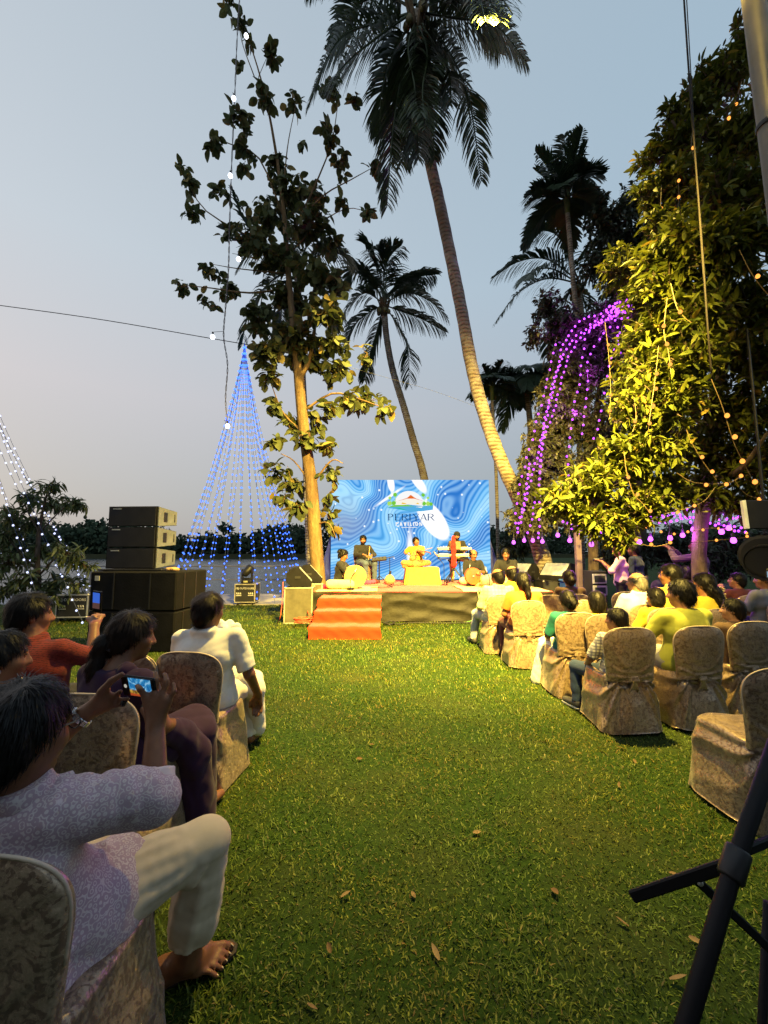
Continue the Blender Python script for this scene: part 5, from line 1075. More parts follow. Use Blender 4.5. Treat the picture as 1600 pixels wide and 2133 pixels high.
# ---------------------------------------------------------------- cases, monitors, speakers
M_CASE = mat('black_laminate', (.02, .02, .022), .5, .4, bscale=120, bstr=.2, bdist=.002); M_CASEWHITE = mat('white_stencil', (.72, .70, .64), .7); M_GREYSIDE = mat('grey_speaker_side', (.13, .145, .17), .6); M_CASEGOLD = mat('pale_case_edge', (.55, .50, .40), .4, .5, .5)
def text_mesh(body, size, m, parent, loc, rot):
    c = bpy.data.curves.new('lettering', 'FONT'); c.body = body; c.size = size; c.align_x = 'CENTER'; c.extrude = .001; c.resolution_u = 2
    o = bpy.data.objects.new('lettering', c); COL.objects.link(o); dg = bpy.context.evaluated_depsgraph_get(); me = bpy.data.meshes.new_from_object(o.evaluated_get(dg)); bpy.data.objects.remove(o)
    me.materials.clear(); return mk('lettering', me, m, parent, loc, rot)
def flight_case(label, loc, rz, w, d, h, edge=M_ALU, text=None, wheels=True, body=M_CASE, group='flight cases'):
    r = empty('flight_case', label, 'flight case', loc, rz, group); z0 = .09 if wheels else .0
    pb = MB().box((0, 0, z0 + h / 2), (w, d, h)).build('panel_box', body, r)
    t = .028
    for sx in (-1, 1):
        for sy in (-1, 1): MB().box((sx * (w / 2 - t / 2 + .004), sy * (d / 2 - t / 2 + .004), z0 + h / 2), (t, t, h - .06), bev=.004).build('edge', edge, r)
    for zz in (z0 + t / 2 - .004, z0 + h - t / 2 + .004):
        for sy in (-1, 1): MB().box((0, sy * (d / 2 - t / 2 + .0045), zz), (w - .05, t, t), bev=.004).build('edge', edge, r)
        for sx in (-1, 1): MB().box((sx * (w / 2 - t / 2 + .0045), 0, zz), (t, d - .05, t), bev=.004).build('edge', edge, r)
        for sx in (-1, 1):
            for sy in (-1, 1): MB().box((sx * (w / 2 - .012), sy * (d / 2 - .012), zz), (.05, .05, .05), bev=.018).build('corner', M_STEEL, r)
    if wheels:
        for sx in (-1, 1):
            for sy in (-1, 1): MB().lathe([(.02, -.014), (.042, -.012), (.042, .012), (.02, .014)], (sx * (w / 2 - .08), sy * (d / 2 - .08), .043), Matrix.Rotation(math.pi / 2, 3, 'Y'), 14).build('castor', M_BLACK, r, smooth=False)
    if text:
        text_mesh(text, w * .125, M_CASEWHITE, pb, (0, -d / 2 - .006, z0 + h * .72), (math.pi / 2, 0, 0))
        for sx in (-1, 1):
            l = MB()
            for q in range(3): l.prism([(sx * w * .29 - .07 + .05 * q, -d / 2 - .004, z0 + h * .54), (sx * w * .29 - .04 + .05 * q, -d / 2 - .004, z0 + h * .54), (sx * w * .29 - .03 + .05 * q, -d / 2 - .004, z0 + h * .44), (sx * w * .29 - .05 + .05 * q, -d / 2 - .004, z0 + h * .44)], (0, -.002, 0))
            l.box((sx * w * .29, -d / 2 - .005, z0 + h * .38), (.15, .003, .015)); l.build('emblem', M_CASEWHITE, pb)
    return r
p = gp(508, 1262); flight_case('small flight case with pale edges under the moving light', (p.x, p.y + .28, 0), R(3), .58, .56, .52, M_CASEGOLD, 'PSJ OUTDOORS')
mhp = (p.x - .02, p.y + .28, .61)
p = gp(143, 1296); flight_case('flight case half hidden under the mango tree', (p.x, p.y + .3, 0), R(5), .66, .56, .50, M_ALU, 'PSJ OUTDOORS')
# moving head stage light
mh = empty('moving_head_light', 'black moving head light standing on the small flight case', 'stage light', mhp)
MB().box((0, 0, .06), (.30, .26, .12), bev=.03).build('base', M_BLACK, mh); MB().box((0, -.135, .06), (.12, .006, .05)).build('panel', mat('lamp_panel', (.4, .38, .2), .4), mh)
for sx in (-1, 1): MB().box((sx * .14, 0, .27), (.05, .12, .30), bev=.02).build('yoke_arm', M_BLACK, mh)
MB().box((0, 0, .14), (.33, .14, .05), bev=.02).build('yoke', M_BLACK, mh)
hd = MB().lathe([(.06, -.17), (.10, -.14), (.115, -.02), (.12, .10), (.115, .17), (.02, .175)], (0, 0, .36), Matrix.Rotation(R(38), 3, 'Y') @ Matrix.Rotation(R(-20), 3, 'X'), 20).build('head', M_BLACK, mh, smooth=True)
# wedge monitors
def wedge(label, loc, rz, w=.62, body=M_BLACKROUGH):
    r = empty('floor_monitor', label, 'speaker', loc, rz, 'wedge stage monitors'); prof = [(-.26, .0), (.16, .0), (.27, .10), (.27, .28), (.16, .40), (.02, .42), (-.28, .10)]
    MB().prism([(-w / 2, y, z) for y, z in prof], (w, 0, 0)).build('cabinet', body, r); cb = r.children[0]
    gm = mat('grey_grille', (.33, .36, .40), .5, .4, .3, bscale=300, bstr=.6, bdist=.003); a, b_ = Vector((0, -.28, .10)), Vector((0, .02, .42)); M = frame(b_ - a); mid = (a + b_) / 2
    nrm = Vector((0, -.73, .68)); MB().box(mid + nrm * .006, (w - .06, .40, .012), M=M, bev=.004).build('grille', gm, cb)
    for sx in (-1, 1): MB().box((sx * (w / 2 + .004), .03, .20), (.008, .12, .05), bev=.003).build('handle', M_BLACK, r)
    return r
p = gp(618, 1300)
flight_case('upright black case with pale edges at the left stage corner, nearest', (p.x + .0, p.y + .28, 0), R(4), .60, .5, .76, M_CASEGOLD, None, False, body=mat('olive_carpet_case', (.10, .09, .06), .9, bscale=150, bstr=.4, bdist=.003))
flight_case('upright black case tucked behind the nearest one at the stage corner', (p.x + .13, p.y + .83, 0), R(4), .60, .48, .80, M_CASEGOLD, None, False, body=MATS['olive_carpet_case'])
wedge('black wedge monitor on the cases at the left stage corner, nearest', (p.x - .02, p.y + .30, .775), R(90 + 10), .5); wedge('second black wedge monitor behind the first at the left stage corner', (p.x + .12, p.y + .86, .815), R(90 + 10), .5)
p = at(1165, 1218, 10.4); bx_ = p.x
flight_case('low black case right of the stage under the grey-topped monitors', (bx_ - .05, 10.6, 0), 0, .8, .7, .82, M_BLACK, None, False); flight_case('second low black case beside the right stage edge', (bx_ - .86, 11.1, 0), 0, .7, .7, .80, M_BLACK, None, False)
wedge('grey-topped wedge monitor at the right stage end, nearer one', (bx_ + .02, 10.5, .83), R(-58), .72); wedge('grey-topped wedge monitor at the right stage end, farther one', (bx_ - .74, 11.0, .81), R(-58), .72)
# main speaker stack at left
ss = gp(290, 1362); sy = ss.y + .1; slx = at(182, 1270, sy).x; srx = at(372, 1270, sy).x; sw = srx - slx; scx = (slx + srx) / 2; srz = R(-4)
M_SUB = mat('speaker_cover_cloth', (.007, .007, .009), .85, .12, bscale=30, bstr=.4, bdist=.01)
def sub(label, z, h):
    r = empty('subwoofer', label, 'speaker', (scx, sy + .48, z), srz, 'black loudspeaker stack')
    MB().box((0, 0, h / 2), (sw, .94, h - .012), bev=.02).build('cabinet', M_SUB, r)
    for x in (-sw * .22, sw * .2): MB().box((x, -.472, h / 2), (.022, .008, h - .06)).build('seam', M_BLACK, r)
    for y in (-.25, .1): MB().box((sw / 2 + .004, y, h / 2), (.008, .03, h - .06)).build('seam', M_BLACK, r)
    MB().box((-sw / 2 + .12, -.474, h * .82) , (.075, .006, .075)).build('badge', mat('badge', (.6, .55, .45), .5), r) if 'upper' in label else None
    return r
hh = 1.52 - (at(182, 1190, sy).z - 1.52) * -1 if False else at(182, 1190, sy).z
sub('lower big black covered subwoofer standing on the lawn', .0, hh / 2); sub('upper big black covered subwoofer with a small pale badge', hh / 2, hh / 2)
ty = sy + .18; lx = at(224, 1120, ty).x; rx = at(330, 1120, ty).x; lw = rx - lx; zt = at(224, 1054, ty).z; lh = (zt - hh - .03) / 3
for k in range(3):
    r = empty('line_array_box', ('bottom', 'middle', 'top')[k] + ' box of the three stacked line array speakers', 'speaker', ((lx + rx) / 2, ty + .3, hh + .03 + lh * k), srz, 'three line array speakers')
    MB().prism([(-lw / 2, -.3, .008), (lw / 2, -.3, .008), (lw / 2, .25, .035), (-lw / 2, .25, .035)], (0, 0, .001)).add([], []) 
    MB().add([(sx * lw / 2, y, z) for sx in (-1, 1) for (y, z) in ((-.3, .006), (.26, .05), (.26, lh - .05), (-.3, lh - .006))], [(0, 1, 2, 3), (4, 7, 6, 5), (0, 4, 5, 1), (3, 2, 6, 7), (1, 5, 6, 2), (0, 3, 7, 4)]).build('cabinet', M_BLACKROUGH, r)
    MB().box((0, -.306, lh / 2), (lw - .03, .012, lh - .03), bev=.004).build('grille', mat('black_grille', (.012, .012, .016), .6, .3, bscale=400, bstr=.5, bdist=.002), r)
    for sx in (-1, 1):
        MB().prism([(sx * (lw / 2 + .001), y, z) for y, z in ((-.28, .012), (.24, .055), (.24, lh - .055), (-.28, lh - .012))], (sx * .012, 0, 0)).build('side_plate', M_GREYSIDE, r)
        MB().box((sx * (lw / 2 + .014), -.09, lh / 2), (.010, .10, .16), bev=.004).build('handle', M_BLACK, r); MB().box((sx * (lw / 2 + .015), .17, lh / 2), (.008, .02, .13)).build('rigging_slot', M_BLACK, r)
    MB().box((-lw * .32, -.3135, lh * .86), (.14, .003, .016)).build('logo', mat('pale_logo', (.4, .4, .42), .5), r)
tr = MB().box((0, 0, .015), (lw + .2, .7, .028), bev=.005).build('tray', M_BLACK, loc=((lx + rx) / 2, ty + .3, hh)); tag(tr, 'thin black tray between the subwoofers and the line array', 'tray')
q = at(362, 1180, sy + .15); mb = Vol(); mb.ell((0, 0, .02), (.10, .06, .03)).ell((-.06, .02, .02), (.06, .04, .02)).wrinkle(.01, 60, 4); thing_mesh('rag', mb.mesh('rag', .01), cloth('brown_rag', (.35, .22, .12)), 'crumpled brown cloth on top of the subwoofers', 'cloth', (q.x, q.y, hh))
# blue box and small rack at right of the stage
p = at(1200, 1195, 9.8); o = empty('cooler_box', 'blue plastic box behind the wedge monitors', 'box', (p.x, 9.8, 0)); MB().box((0, 0, .42), (.60, .5, .80), bev=.03).build('body', mat('blue_plastic', (.02, .07, .30), .4), o); MB().box((0, 0, .85), (.63, .53, .06), bev=.02).build('lid', mat('blue_plastic', (.02, .07, .30), .4), o)
p = at(1238, 1190, 9.0); o = empty('equipment_rack', 'small grey equipment rack beside the blue box', 'rack', (p.x, 9.0, 0)); MB().box((0, 0, .56), (.30, .4, 1.12), bev=.01).build('body', M_BLACK, o)
for k in range(2): MB().box((0, -.205, .72 + .24 * k), (.30, .02, .20), bev=.005).build('unit', mat('rack_front', (.42, .45, .47), .5), o); MB().box((0, -.218, .72 + .24 * k), (.22, .008, .13)).build('panel', mat('rack_dark', (.03, .045, .05), .4), o)
# ---------------------------------------------------------------- cables
def cable(label, pts, r, m, n=40, grp='loose cables by the stage', nm='cable'): o = MB().tube(spline(pts, n), r, 6).build(nm, m, smooth=True); tag(o, label, 'cable', grp); return o
fy = SY0 - .06
A_ = lambda x, y, d=fy: at(x, y, d)
cable('green cable hanging down the stage front', [A_(997, 1228), A_(998, 1245), A_(992, 1270), A_(985, 1290), gp(972, 1296, .02)], .009, mat('cable_green', (.12, .30, .10), .5))
cable('orange cable hanging down the stage front beside the green one', [A_(1000, 1228), A_(1003, 1250), A_(999, 1275), A_(996, 1288), gp(992, 1299, .02)], .010, mat('cable_orange', (.65, .22, .06), .5))
cable('pale cable at the stage front', [A_(994, 1228), A_(1000, 1260), A_(1003, 1285), gp(1005, 1297, .02)], .008, mat('cable_pale', (.5, .45, .3), .5))
cable('red cable looped over the stage edge', [A_(1008, 1226), A_(1006, 1240), A_(1013, 1252), A_(1020, 1245), A_(1017, 1228), A_(1015, 1224)], .009, mat('cable_red', (.55, .08, .04), .5))
cable('black cable along the foot of the stage', [gp(795, 1297, .03), gp(830, 1300, .03), gp(860, 1297, .03), gp(930, 1298, .03), gp(985, 1297, .03)], .012, M_WIRE)
cable('dark cable bundle at the stage foot beside the steps', [gp(800, 1299, .04), gp(812, 1301, .06), gp(822, 1296, .04), gp(812, 1294, .05), gp(800, 1299, .03)], .02, M_WIRE)
cable('red cable coil on the grass beside the steps', [gp(632, 1302, .04) + Vector((.16 * math.cos(a) * (1 + .25 * math.sin(3.7 * a)), .14 * math.sin(a), .05 + .004 * a)) for a in np.linspace(0, 26, 90)] + [Vector((-1.66, 9.1, .3)), Vector((-1.62, 9.3, .62))], .012, MATS['cable_red'], 300)
cable('black cable from the drum mat across the red carpet', [Vector((-.3, 9.9, SZ + .03)), Vector((.2, 10.2, SZ + .02)), Vector((.1, 10.6, SZ + .02)), Vector((.6, 10.9, SZ + .02))], .009, M_WIRE)
cable('thin cable hanging from the left wedge monitor to the grass', [at(590, 1212, 8.9), at(588, 1250, 8.8), at(584, 1285, 8.7), gp(578, 1298, .02)], .008, MATS['cable_red'])
# ================================================================ performers
T = {k: cloth('cloth_' + k, *v) if isinstance(v[0], tuple) else v for k, v in dict(black=((.016, .016, .017),), jeans=((.07, .10, .16),), darkjeans=((.022, .040, .10),), khaki=((.50, .38, .16),), cream=((.56, .49, .33),), white=((.72, .70, .66),), yellow=((.50, .38, .04),), polo=((.50, .38, .07),), lime=((.36, .38, .06),), orange=((.62, .16, .03),), teal=((.01, .12, .11),), maroon=((.10, .025, .03),), purple=((.022, .006, .035),), pink=((.62, .42, .42),), navy=((.02, .03, .07),), red=((.30, .03, .03),), gold=((.55, .33, .05),), brown=((.10, .06, .04),), grey=((.25, .25, .27),)).items()}  # yellow tops: the floodlight's yellow is put into the colour of pale cloth
T['plaid'] = cloth('cloth_plaid', (.62, .60, .55), (.14, .14, .22), 'check', 9); T['plaid_dark'] = cloth('cloth_plaid_dark', (.10, .07, .07), (.03, .02, .03), 'check', 7); T['redrib'] = cloth('cloth_red_rib', (.20, .026, .02), (.05, .010, .010), 'rib', 34); T['print'] = cloth('cloth_purple_lit_print', (.62, .54, .56), (.40, .28, .35), 'print', 62); T['creamcheck'] = cloth('cloth_cream_check', (.70, .62, .34), (.45, .40, .25), 'check', 6)  # print: purple light is put into the colour of a whitish shirt
T['saree'] = cloth('cloth_saree', (.55, .36, .06), (.10, .06, .08), 'print', 16)
GP_ = 'musicians on the stage'
def face_cam(p, extra=0): return math.atan2(p[0], -p[1]) * 0 + math.pi + extra
def drum_parts(r, c, axis, R0, L, shell, skin_, bulge=1.2, rim=True):
    M = frame(axis); Mz = M @ Matrix.Rotation(-math.pi / 2, 3, 'X')
    MB().lathe([(R0 * .96, -L / 2), (R0, -L / 2 + .01), (R0 * bulge, 0), (R0, L / 2 - .01), (R0 * .96, L / 2)], c, Mz, 26).build('shell', shell, r, smooth=True)
    for sg in (-1, 1): MB().lathe([(R0 * .97, -.004), (R0 * .97, .004)], Vector(c) + (M @ Vector((0, 1, 0))) * sg * (L / 2 + .002), Mz, 26).build('drumhead', skin_, r)
    if rim:
        for sg in (-1, 1): MB().lathe([(R0 * .98, -.012), (R0 * 1.08, -.01), (R0 * 1.08, .012), (R0 * .98, .014)], Vector(c) + (M @ Vector((0, 1, 0))) * sg * (L / 2), Mz, 26).build('rim', mat('drum_rim', (.35, .22, .08), .5), r)
    MB().lathe([(.001, .0), (R0 * .4, .0)], Vector(c) + (M @ Vector((0, 1, 0))) * -(L / 2 + .008), Mz, 20).build('tuning_patch', mat('drum_patch', (.05, .035, .02), .6), r) if 'gold' not in shell.name else None
M_DRUMGOLD = mat('drum_shell_gold', (.50, .27, .05), .45, bscale=12); M_DRUMSKIN = mat('drum_skin', (.62, .48, .25), .6); M_DRUMRED = mat('drum_shell_red', (.55, .07, .02), .35, .5); M_MIC = mat('mic_metal', (.35, .35, .36), .35, .5, .8)
# 1 left drummer, side on, big drum across the lap
p = at(708, 1226, 9.95); zf = SZ + .03
person('musician in black seated cross-legged playing the big golden drum', (p.x, 9.95, zf), R(-100), 'floor', 1.02, (.25, -.35, 0), hair='curly', beard=True, top=T['black'], sleeve=.98, bottom=T['black'], dhoti=True, group=GP_, vox=.012, j=dict(Rel=(.22, .22, .36), Rwr=(.05, .42, .36), Lel=(-.20, .24, .36), Lwr=(-.02, .46, .40), Lkn=(-.30, .30, .10), Rkn=(.30, .26, .10)))
r = empty('drum', 'big golden round drum held by the left musician', 'drum', (p.x + .36, 9.72, zf)); drum_parts(r, (0, 0, .27), (.25, -1, .05), .24, .26, M_DRUMGOLD, mat('drum_head_gold', (.62, .40, .10), .5), 1.05)
q = empty('bolster', 'pale cushion roll in front of the left drummer', 'cushion', (p.x + .06, 9.45, zf)); vv = Vol().cap((-.22, 0, .11), (.22, 0, .11), .10, k=.02).wrinkle(.006, 40, 2); vv.cut((0, 0, .0), (0, 0, -1)); mk('cushion', vv.mesh('cushion', .015), cloth('pale_cushion', (.62, .56, .30)), q)
def mic(label, base, h, tilt, grp='microphones on the stage'):
    r = empty('microphone_stand', label, 'microphone', base, group=grp); MB().lathe([(.09, 0), (.09, .012), (.02, .02)], seg=16).build('base', M_BLACK, r); top = Vector((tilt[0], tilt[1], h)); MB().tube([(0, 0, .01), (0, 0, h * .7), top], .008, 6).build('stand', M_BLACK, r); d = (top - Vector((0, 0, h * .7))).normalized()
    MB().tube([top, top + d * .12, top + d * .17], [.014, .02, .024], 8).build('microphone', M_MIC, r, smooth=True); return r
mic('short microphone stand before the left drum', (p.x + .30, 9.36, zf), .34, (.06, .08)); mic('short microphone stand at the right drums', (at(1017, 1200, 9.7).x, 9.6, zf), .36, (-.02, .10)); mic('microphone stand before the bald drummer', (at(975, 1200, 10.4).x, 10.3, zf), .42, (.05, .15)); mic('microphone stand beside the violinist', (at(925, 1190, 11.0).x, 11.0, SZ), .75, (-.15, .15))
# 2 octapad player on a chair
p = at(757, 1210, 12.1); z2 = SZ + .005
pc = chair('covered chair under the electronic percussion player on the stage', (p.x, 12.1), R(205), 'chairs in brocade covers'); pc.location.z = z2
person('musician in open black shirt and jeans holding drumsticks on a chair', (p.x, 12.1, z2), R(205), 'chair', 1.06, (-.5, -.15, 0), hair='short', beard='full', top=T['black'], sleeve=.95, bottom=T['jeans'], shoes=T['maroon'], group=GP_, vox=.012, j=dict(Rel=(.27, .1, .74), Rwr=(.12, .30, .74), Lel=(-.27, .12, .74), Lwr=(-.10, .32, .72)))
o = MB().tube([(0, 0, 0), (.03, -.02, .36)], .011, 6).build('drumstick', mat('stick_wood', (.55, .35, .15), .5), loc=at(768, 1165, 11.78)); tag(o, 'pale drumstick held upright by the percussion player', 'drumstick')
p = at(790, 1195, 11.7); r = empty('drum_pad', 'black electronic drum pad on a stand', 'drum pad', (p.x, 11.75, SZ)); MB().tube([(0, 0, 0), (0, 0, .62)], .018, 8).build('stand', M_BLACK, r)
for a in (0, 2.1, 4.2): MB().tube([(0, 0, .2), (.25 * math.cos(a), .25 * math.sin(a), .01)], .011, 6).build('leg', M_BLACK, r)
Mx = Matrix.Rotation(R(12), 3, 'X') @ Matrix.Rotation(R(-6), 3, 'Y'); MB().box((0, 0, .66), (.42, .30, .06), M=Mx, bev=.015).build('body', M_BLACK, r)
for k in range(8): MB().box(Mx @ Vector((-.15 + .1 * (k % 4), -.07 + .14 * (k // 4), .034)) + Vector((0, 0, .66)), (.09, .12, .008), M=Mx, bev=.003).build('pad', mat('rubber_pad', (.05, .05, .055), .8), r)
p = at(812, 1195, 11.7); r = empty('music_stand', 'thin black stand with a small tray right of the drum pad', 'stand', (p.x, 11.7, SZ)); MB().tube([(0, 0, 0), (0, 0, .7)], .01, 6).build('pole', M_BLACK, r); MB().box((0, 0, .71), (.24, .12, .02), M=Matrix.Rotation(R(-12), 3, 'Y')).build('tray', M_BLACK, r)
for a in (.4, 2.5, 4.6): MB().tube([(0, 0, .16), (.2 * math.cos(a), .2 * math.sin(a), .01)], .008, 6).build('leg', M_BLACK, r)
p = at(812, 1212, 11.0); r = empty('hand_percussion', 'small striped percussion gourd lying on the carpet', 'percussion', (p.x, 11.1, SZ)); MB().lathe([(.02, 0), (.12, .03), (.15, .12), (.10, .22), (.03, .27)], seg=18).build('body', cloth('striped_gourd', (.35, .15, .05), (.55, .45, .3), 'rib', 12), r, smooth=True); MB().tube([(.0, 0, .26), (.02, .0, .36)], .03, 8).build('neck', M_BLACK, r)
for i, (x, y, d) in enumerate(((775, 1207, 11.4), (766, 1210, 11.2))):
    vv = Vol().ell((0, 0, .05), (.10, .07, .05)).ell((.05, .02, .06), (.05, .05, .05)).wrinkle(.012, 55, i); thing_mesh('cloth_bundle', vv.mesh('bundle', .012), cloth('pink_bundle', (.55, .06, .18)), ('pink cloth bundle at the feet of the percussion player', 'smaller pink cloth bundle nearer the big drum')[i], 'cloth', (at(x, y, d).x, d, SZ))
vv = Vol().ell((0, 0, .04), (.17, .1, .05)).ell((.1, .0, .05), (.1, .08, .04)).wrinkle(.012, 50, 7); thing_mesh('cloth_bundle', vv.mesh('bundle', .012), cloth('magenta_bundle', (.50, .02, .10)), 'magenta cloth bundle beside the tree trunk on the stage corner', 'cloth', (at(676, 1222, 9.7).x, 9.7, SZ + .02))
# 3 violinist
p = at(868, 1180, 11.45); zv = SZ + .46
def violin(r, J, hp, H):
    pass
person('violinist in yellow patterned saree seated on the golden platform', (p.x, 11.5, zv), R(172), 'floor', .93, (.35, .1, .25), skin='mid', hair='bun', top=T['yellow'], sleeve=.45, bottom=T['saree'], dhoti=True, group=GP_, vox=.012, extra=lambda r, J, hp, H: flowers(r, J, hp, H, n=18, c=(0, -.14, .04)), j=dict(Rel=(.34, .02, .42), Rwr=(.30, .26, .38), Rhd=(-.6, .5, 0), Lel=(-.20, .16, .36), Lwr=(-.22, .40, .42)), drape=([((-.10, .08, .55), (.10, .13, .25), .08, .10), ((.05, -.10, .50), (.0, -.12, .2), .07, .09), ((.0, .1, .1), (.35, .25, .02), .1, .06)], T['saree']))
vx = Vector((p.x + .10, 11.18, zv + .42)); dv = Vector((.5, -.72, -.12)).normalized(); Mv = frame(dv)
r = empty('violin', 'brown violin held by the seated violinist', 'violin', vx); M_VIOLIN = mat('violin_varnish', (.22, .07, .025), .25, .5, coat=.4)
vv = Vol()
for y_, w_ in ((-.09, .085), (.09, .07), (0, .055)): vv.ell(Mv @ Vector((0, y_, 0)), (w_, .09, .022), Mv, k=.02)
mk('body', vv.mesh('body', .009), M_VIOLIN, r); MB().tube([Mv @ Vector((0, .12, .015)), Mv @ Vector((0, .36, .015))], [.014, .011], 6).build('neck', M_VIOLIN, r); MB().tube([Mv @ Vector((0, .36, .015)), Mv @ Vector((0, .40, -.01)), Mv @ Vector((0, .385, -.03))], .012, 6).build('scroll', M_VIOLIN, r); MB().tube([Mv @ Vector((0, -.1, .035)), Mv @ Vector((0, .34, .028))], .004, 4).build('strings', M_STEEL, r)
o = MB().tube([(-.28, -.02, -.06), (.30, -.10, .06)], .006, 5).build('violin_bow', mat('bow_wood', (.30, .16, .06), .4), loc=vx + Vector((-.02, -.10, .03))); tag(o, 'thin violin bow across the violin', 'violin bow')
# 4 keyboard player
p = at(953, 1205, 12.45); zk = SZ
st_ = empty('stool', 'dark stool under the keyboard player', 'stool', (p.x, 12.5, zk)); MB().lathe([(.16, .58), (.18, .6), (.18, .64), (.15, .65)], seg=20).build('seat', M_BLACK, st_)
for k in range(4): a = k * 1.57 + .78; MB().tube([(.1 * math.cos(a), .1 * math.sin(a), .58), (.2 * math.cos(a), .2 * math.sin(a), 0)], .012, 6).build('leg', M_BLACK, st_)
person('keyboard player in black T-shirt, dark cap and khaki trousers', (p.x, 12.5, zk), R(180), 'chair', 1.0, (-.15, -.2, 0), hair='short', beard='full', top=T['black'], sleeve=.42, bottom=T['khaki'], group=GP_, vox=.012, j=dict(pel=(0, 0, .72), chest=(0, .02, 1.02), neck=(0, .05, 1.20), head=(0, .08, 1.335), Lsh=(-.185, .03, 1.14), Rsh=(.185, .03, 1.14), Lel=(-.26, .14, .92), Rel=(.26, .14, .92), Lwr=(-.17, .36, .92), Rwr=(.17, .36, .92), Lhip=(-.1, .04, .70), Rhip=(.1, .04, .70), Lkn=(-.22, .40, .62), Rkn=(.22, .40, .62), Lan=(-.2, .36, .1), Ran=(.2, .36, .1), Ltoe=(-.22, .5, .04), Rtoe=(.22, .5, .04)), shoes=T['brown'],
  extra=lambda r, J, hp, H: mk('cap', Vol().ell(hp(0, -.012, .055), (.096, .115, .088), H).cut(hp(0, .0, .05), H @ V3(0, -.25, -1)).mesh('cap', .011), T['black'], r))
M_KEYB = mat('keyboard_cream', (.66, .60, .44), .5)
for i, (yy, zz, lab) in enumerate(((1143, 0, 'upper cream electronic keyboard on the double stand'), (1157, 0, 'lower cream electronic keyboard on the double stand'))):
    c = at(946, yy, 12.0 - .1 * i); r = empty('keyboard', lab, 'keyboard', c, 0, 'electronic keyboards'); MB().box((0, 0, 0), (.96, .28, .075), bev=.015).build('body', M_KEYB, r)
    km = MB().box((0, 0, 0), (.0225, .13, .012)).mesh('key'); km.materials.append(mat('white_key', (.75, .74, .7), .3))
    for k in range(36): mk('white_key', km, None, r, loc=(-.41 + .0234 * k, .065, .042))
ks = empty('keyboard_stand', 'black folding stand carrying the keyboards', 'stand', (at(946, 1170, 12.0).x, 12.0, SZ)); zl = at(946, 1162, 12.0).z - SZ
for sx in (-1, 1): MB().tube([(sx * .3, -.02, 0), (-sx * .3 * .6, .0, zl - .05)], .018, 8).build('leg', M_BLACK, ks); MB().tube([(sx * .42, .14, zl - .02), (sx * .42, .14, zl + .22)], .014, 8).build('upright', M_BLACK, ks)
MB().box((0, 0, zl - .03), (.95, .26, .02)).build('shelf', M_BLACK, ks); MB().box((0, .1, zl + .16), (.95, .05, .02)).build('shelf', M_BLACK, ks)
# stand draped with red cloth before the keyboards
rx_ = at(946, 1200, 11.3); r = empty('draped_stand', 'tripod stand wrapped in red cloth before the keyboards', 'stand', (rx_.x, 11.3, SZ)); zt_ = at(946, 1117, 11.3).z - SZ; zb_ = at(946, 1178, 11.3).z - SZ
vv = Vol(); vv.cap((0, 0, zt_ - .02), (0, 0, zt_ - .25), .03, .055, k=.03); vv.cap((0, 0, zt_ - .25), (.0, 0, zb_), .055, .06, k=.03).wrinkle(.012, 70, 5, (1, 1, .1)); mk('red_cloth', vv.mesh('red_cloth', .012), cloth('bright_red_cloth', (.60, .02, .02)), r)
MB().tube([(0, 0, .35), (0, 0, zt_ - .05)], .014, 8).build('pole', M_BLACK, r)
for a in (-.5, 2.1, 3.9): MB().tube([(0, 0, .42), (.34 * math.cos(a), .34 * math.sin(a), .01)], .012, 6).build('leg', M_BLACK, r)
c = at(948, 1136, 11.75); tb_ = MB().box((0, 0, 0), (.32, .02, .24), M=Matrix.Rotation(R(-15), 3, 'X'), bev=.008).build('tablet', mat('brown_tablet', (.16, .08, .03), .5), loc=c); tag(tb_, 'brown-backed tablet standing on the upper keyboard', 'tablet')
# 5 bald drummer
p = at(985, 1214, 10.75)
person('balding musician in black shirt with the round red drum', (p.x, 10.75, zf), R(190), 'floor', 1.04, (.1, -.3, 0), hair='ring', beard=True, top=T['black'], sleeve=.6, bottom=T['cream'], dhoti=True, group=GP_, vox=.012, j=dict(Rel=(.24, .12, .30), Rwr=(.08, .34, .33), Lel=(-.25, .16, .30), Lwr=(-.02, .36, .34)))
r = empty('drum', 'round red drum standing before the balding musician', 'drum', (p.x - .08, 10.35, zf)); drum_parts(r, (0, 0, .235), (.1, -1, .08), .21, .10, M_DRUMRED, mat('drum_head_red', (.62, .09, .025), .35, .5), 1.03, False); MB().lathe([(.001, .0), (.018, .002), (.015, .01)], (0, -.07, .24), Matrix.Rotation(R(90), 3, 'X'), 12).build('centre_boss', M_CASEWHITE, r)
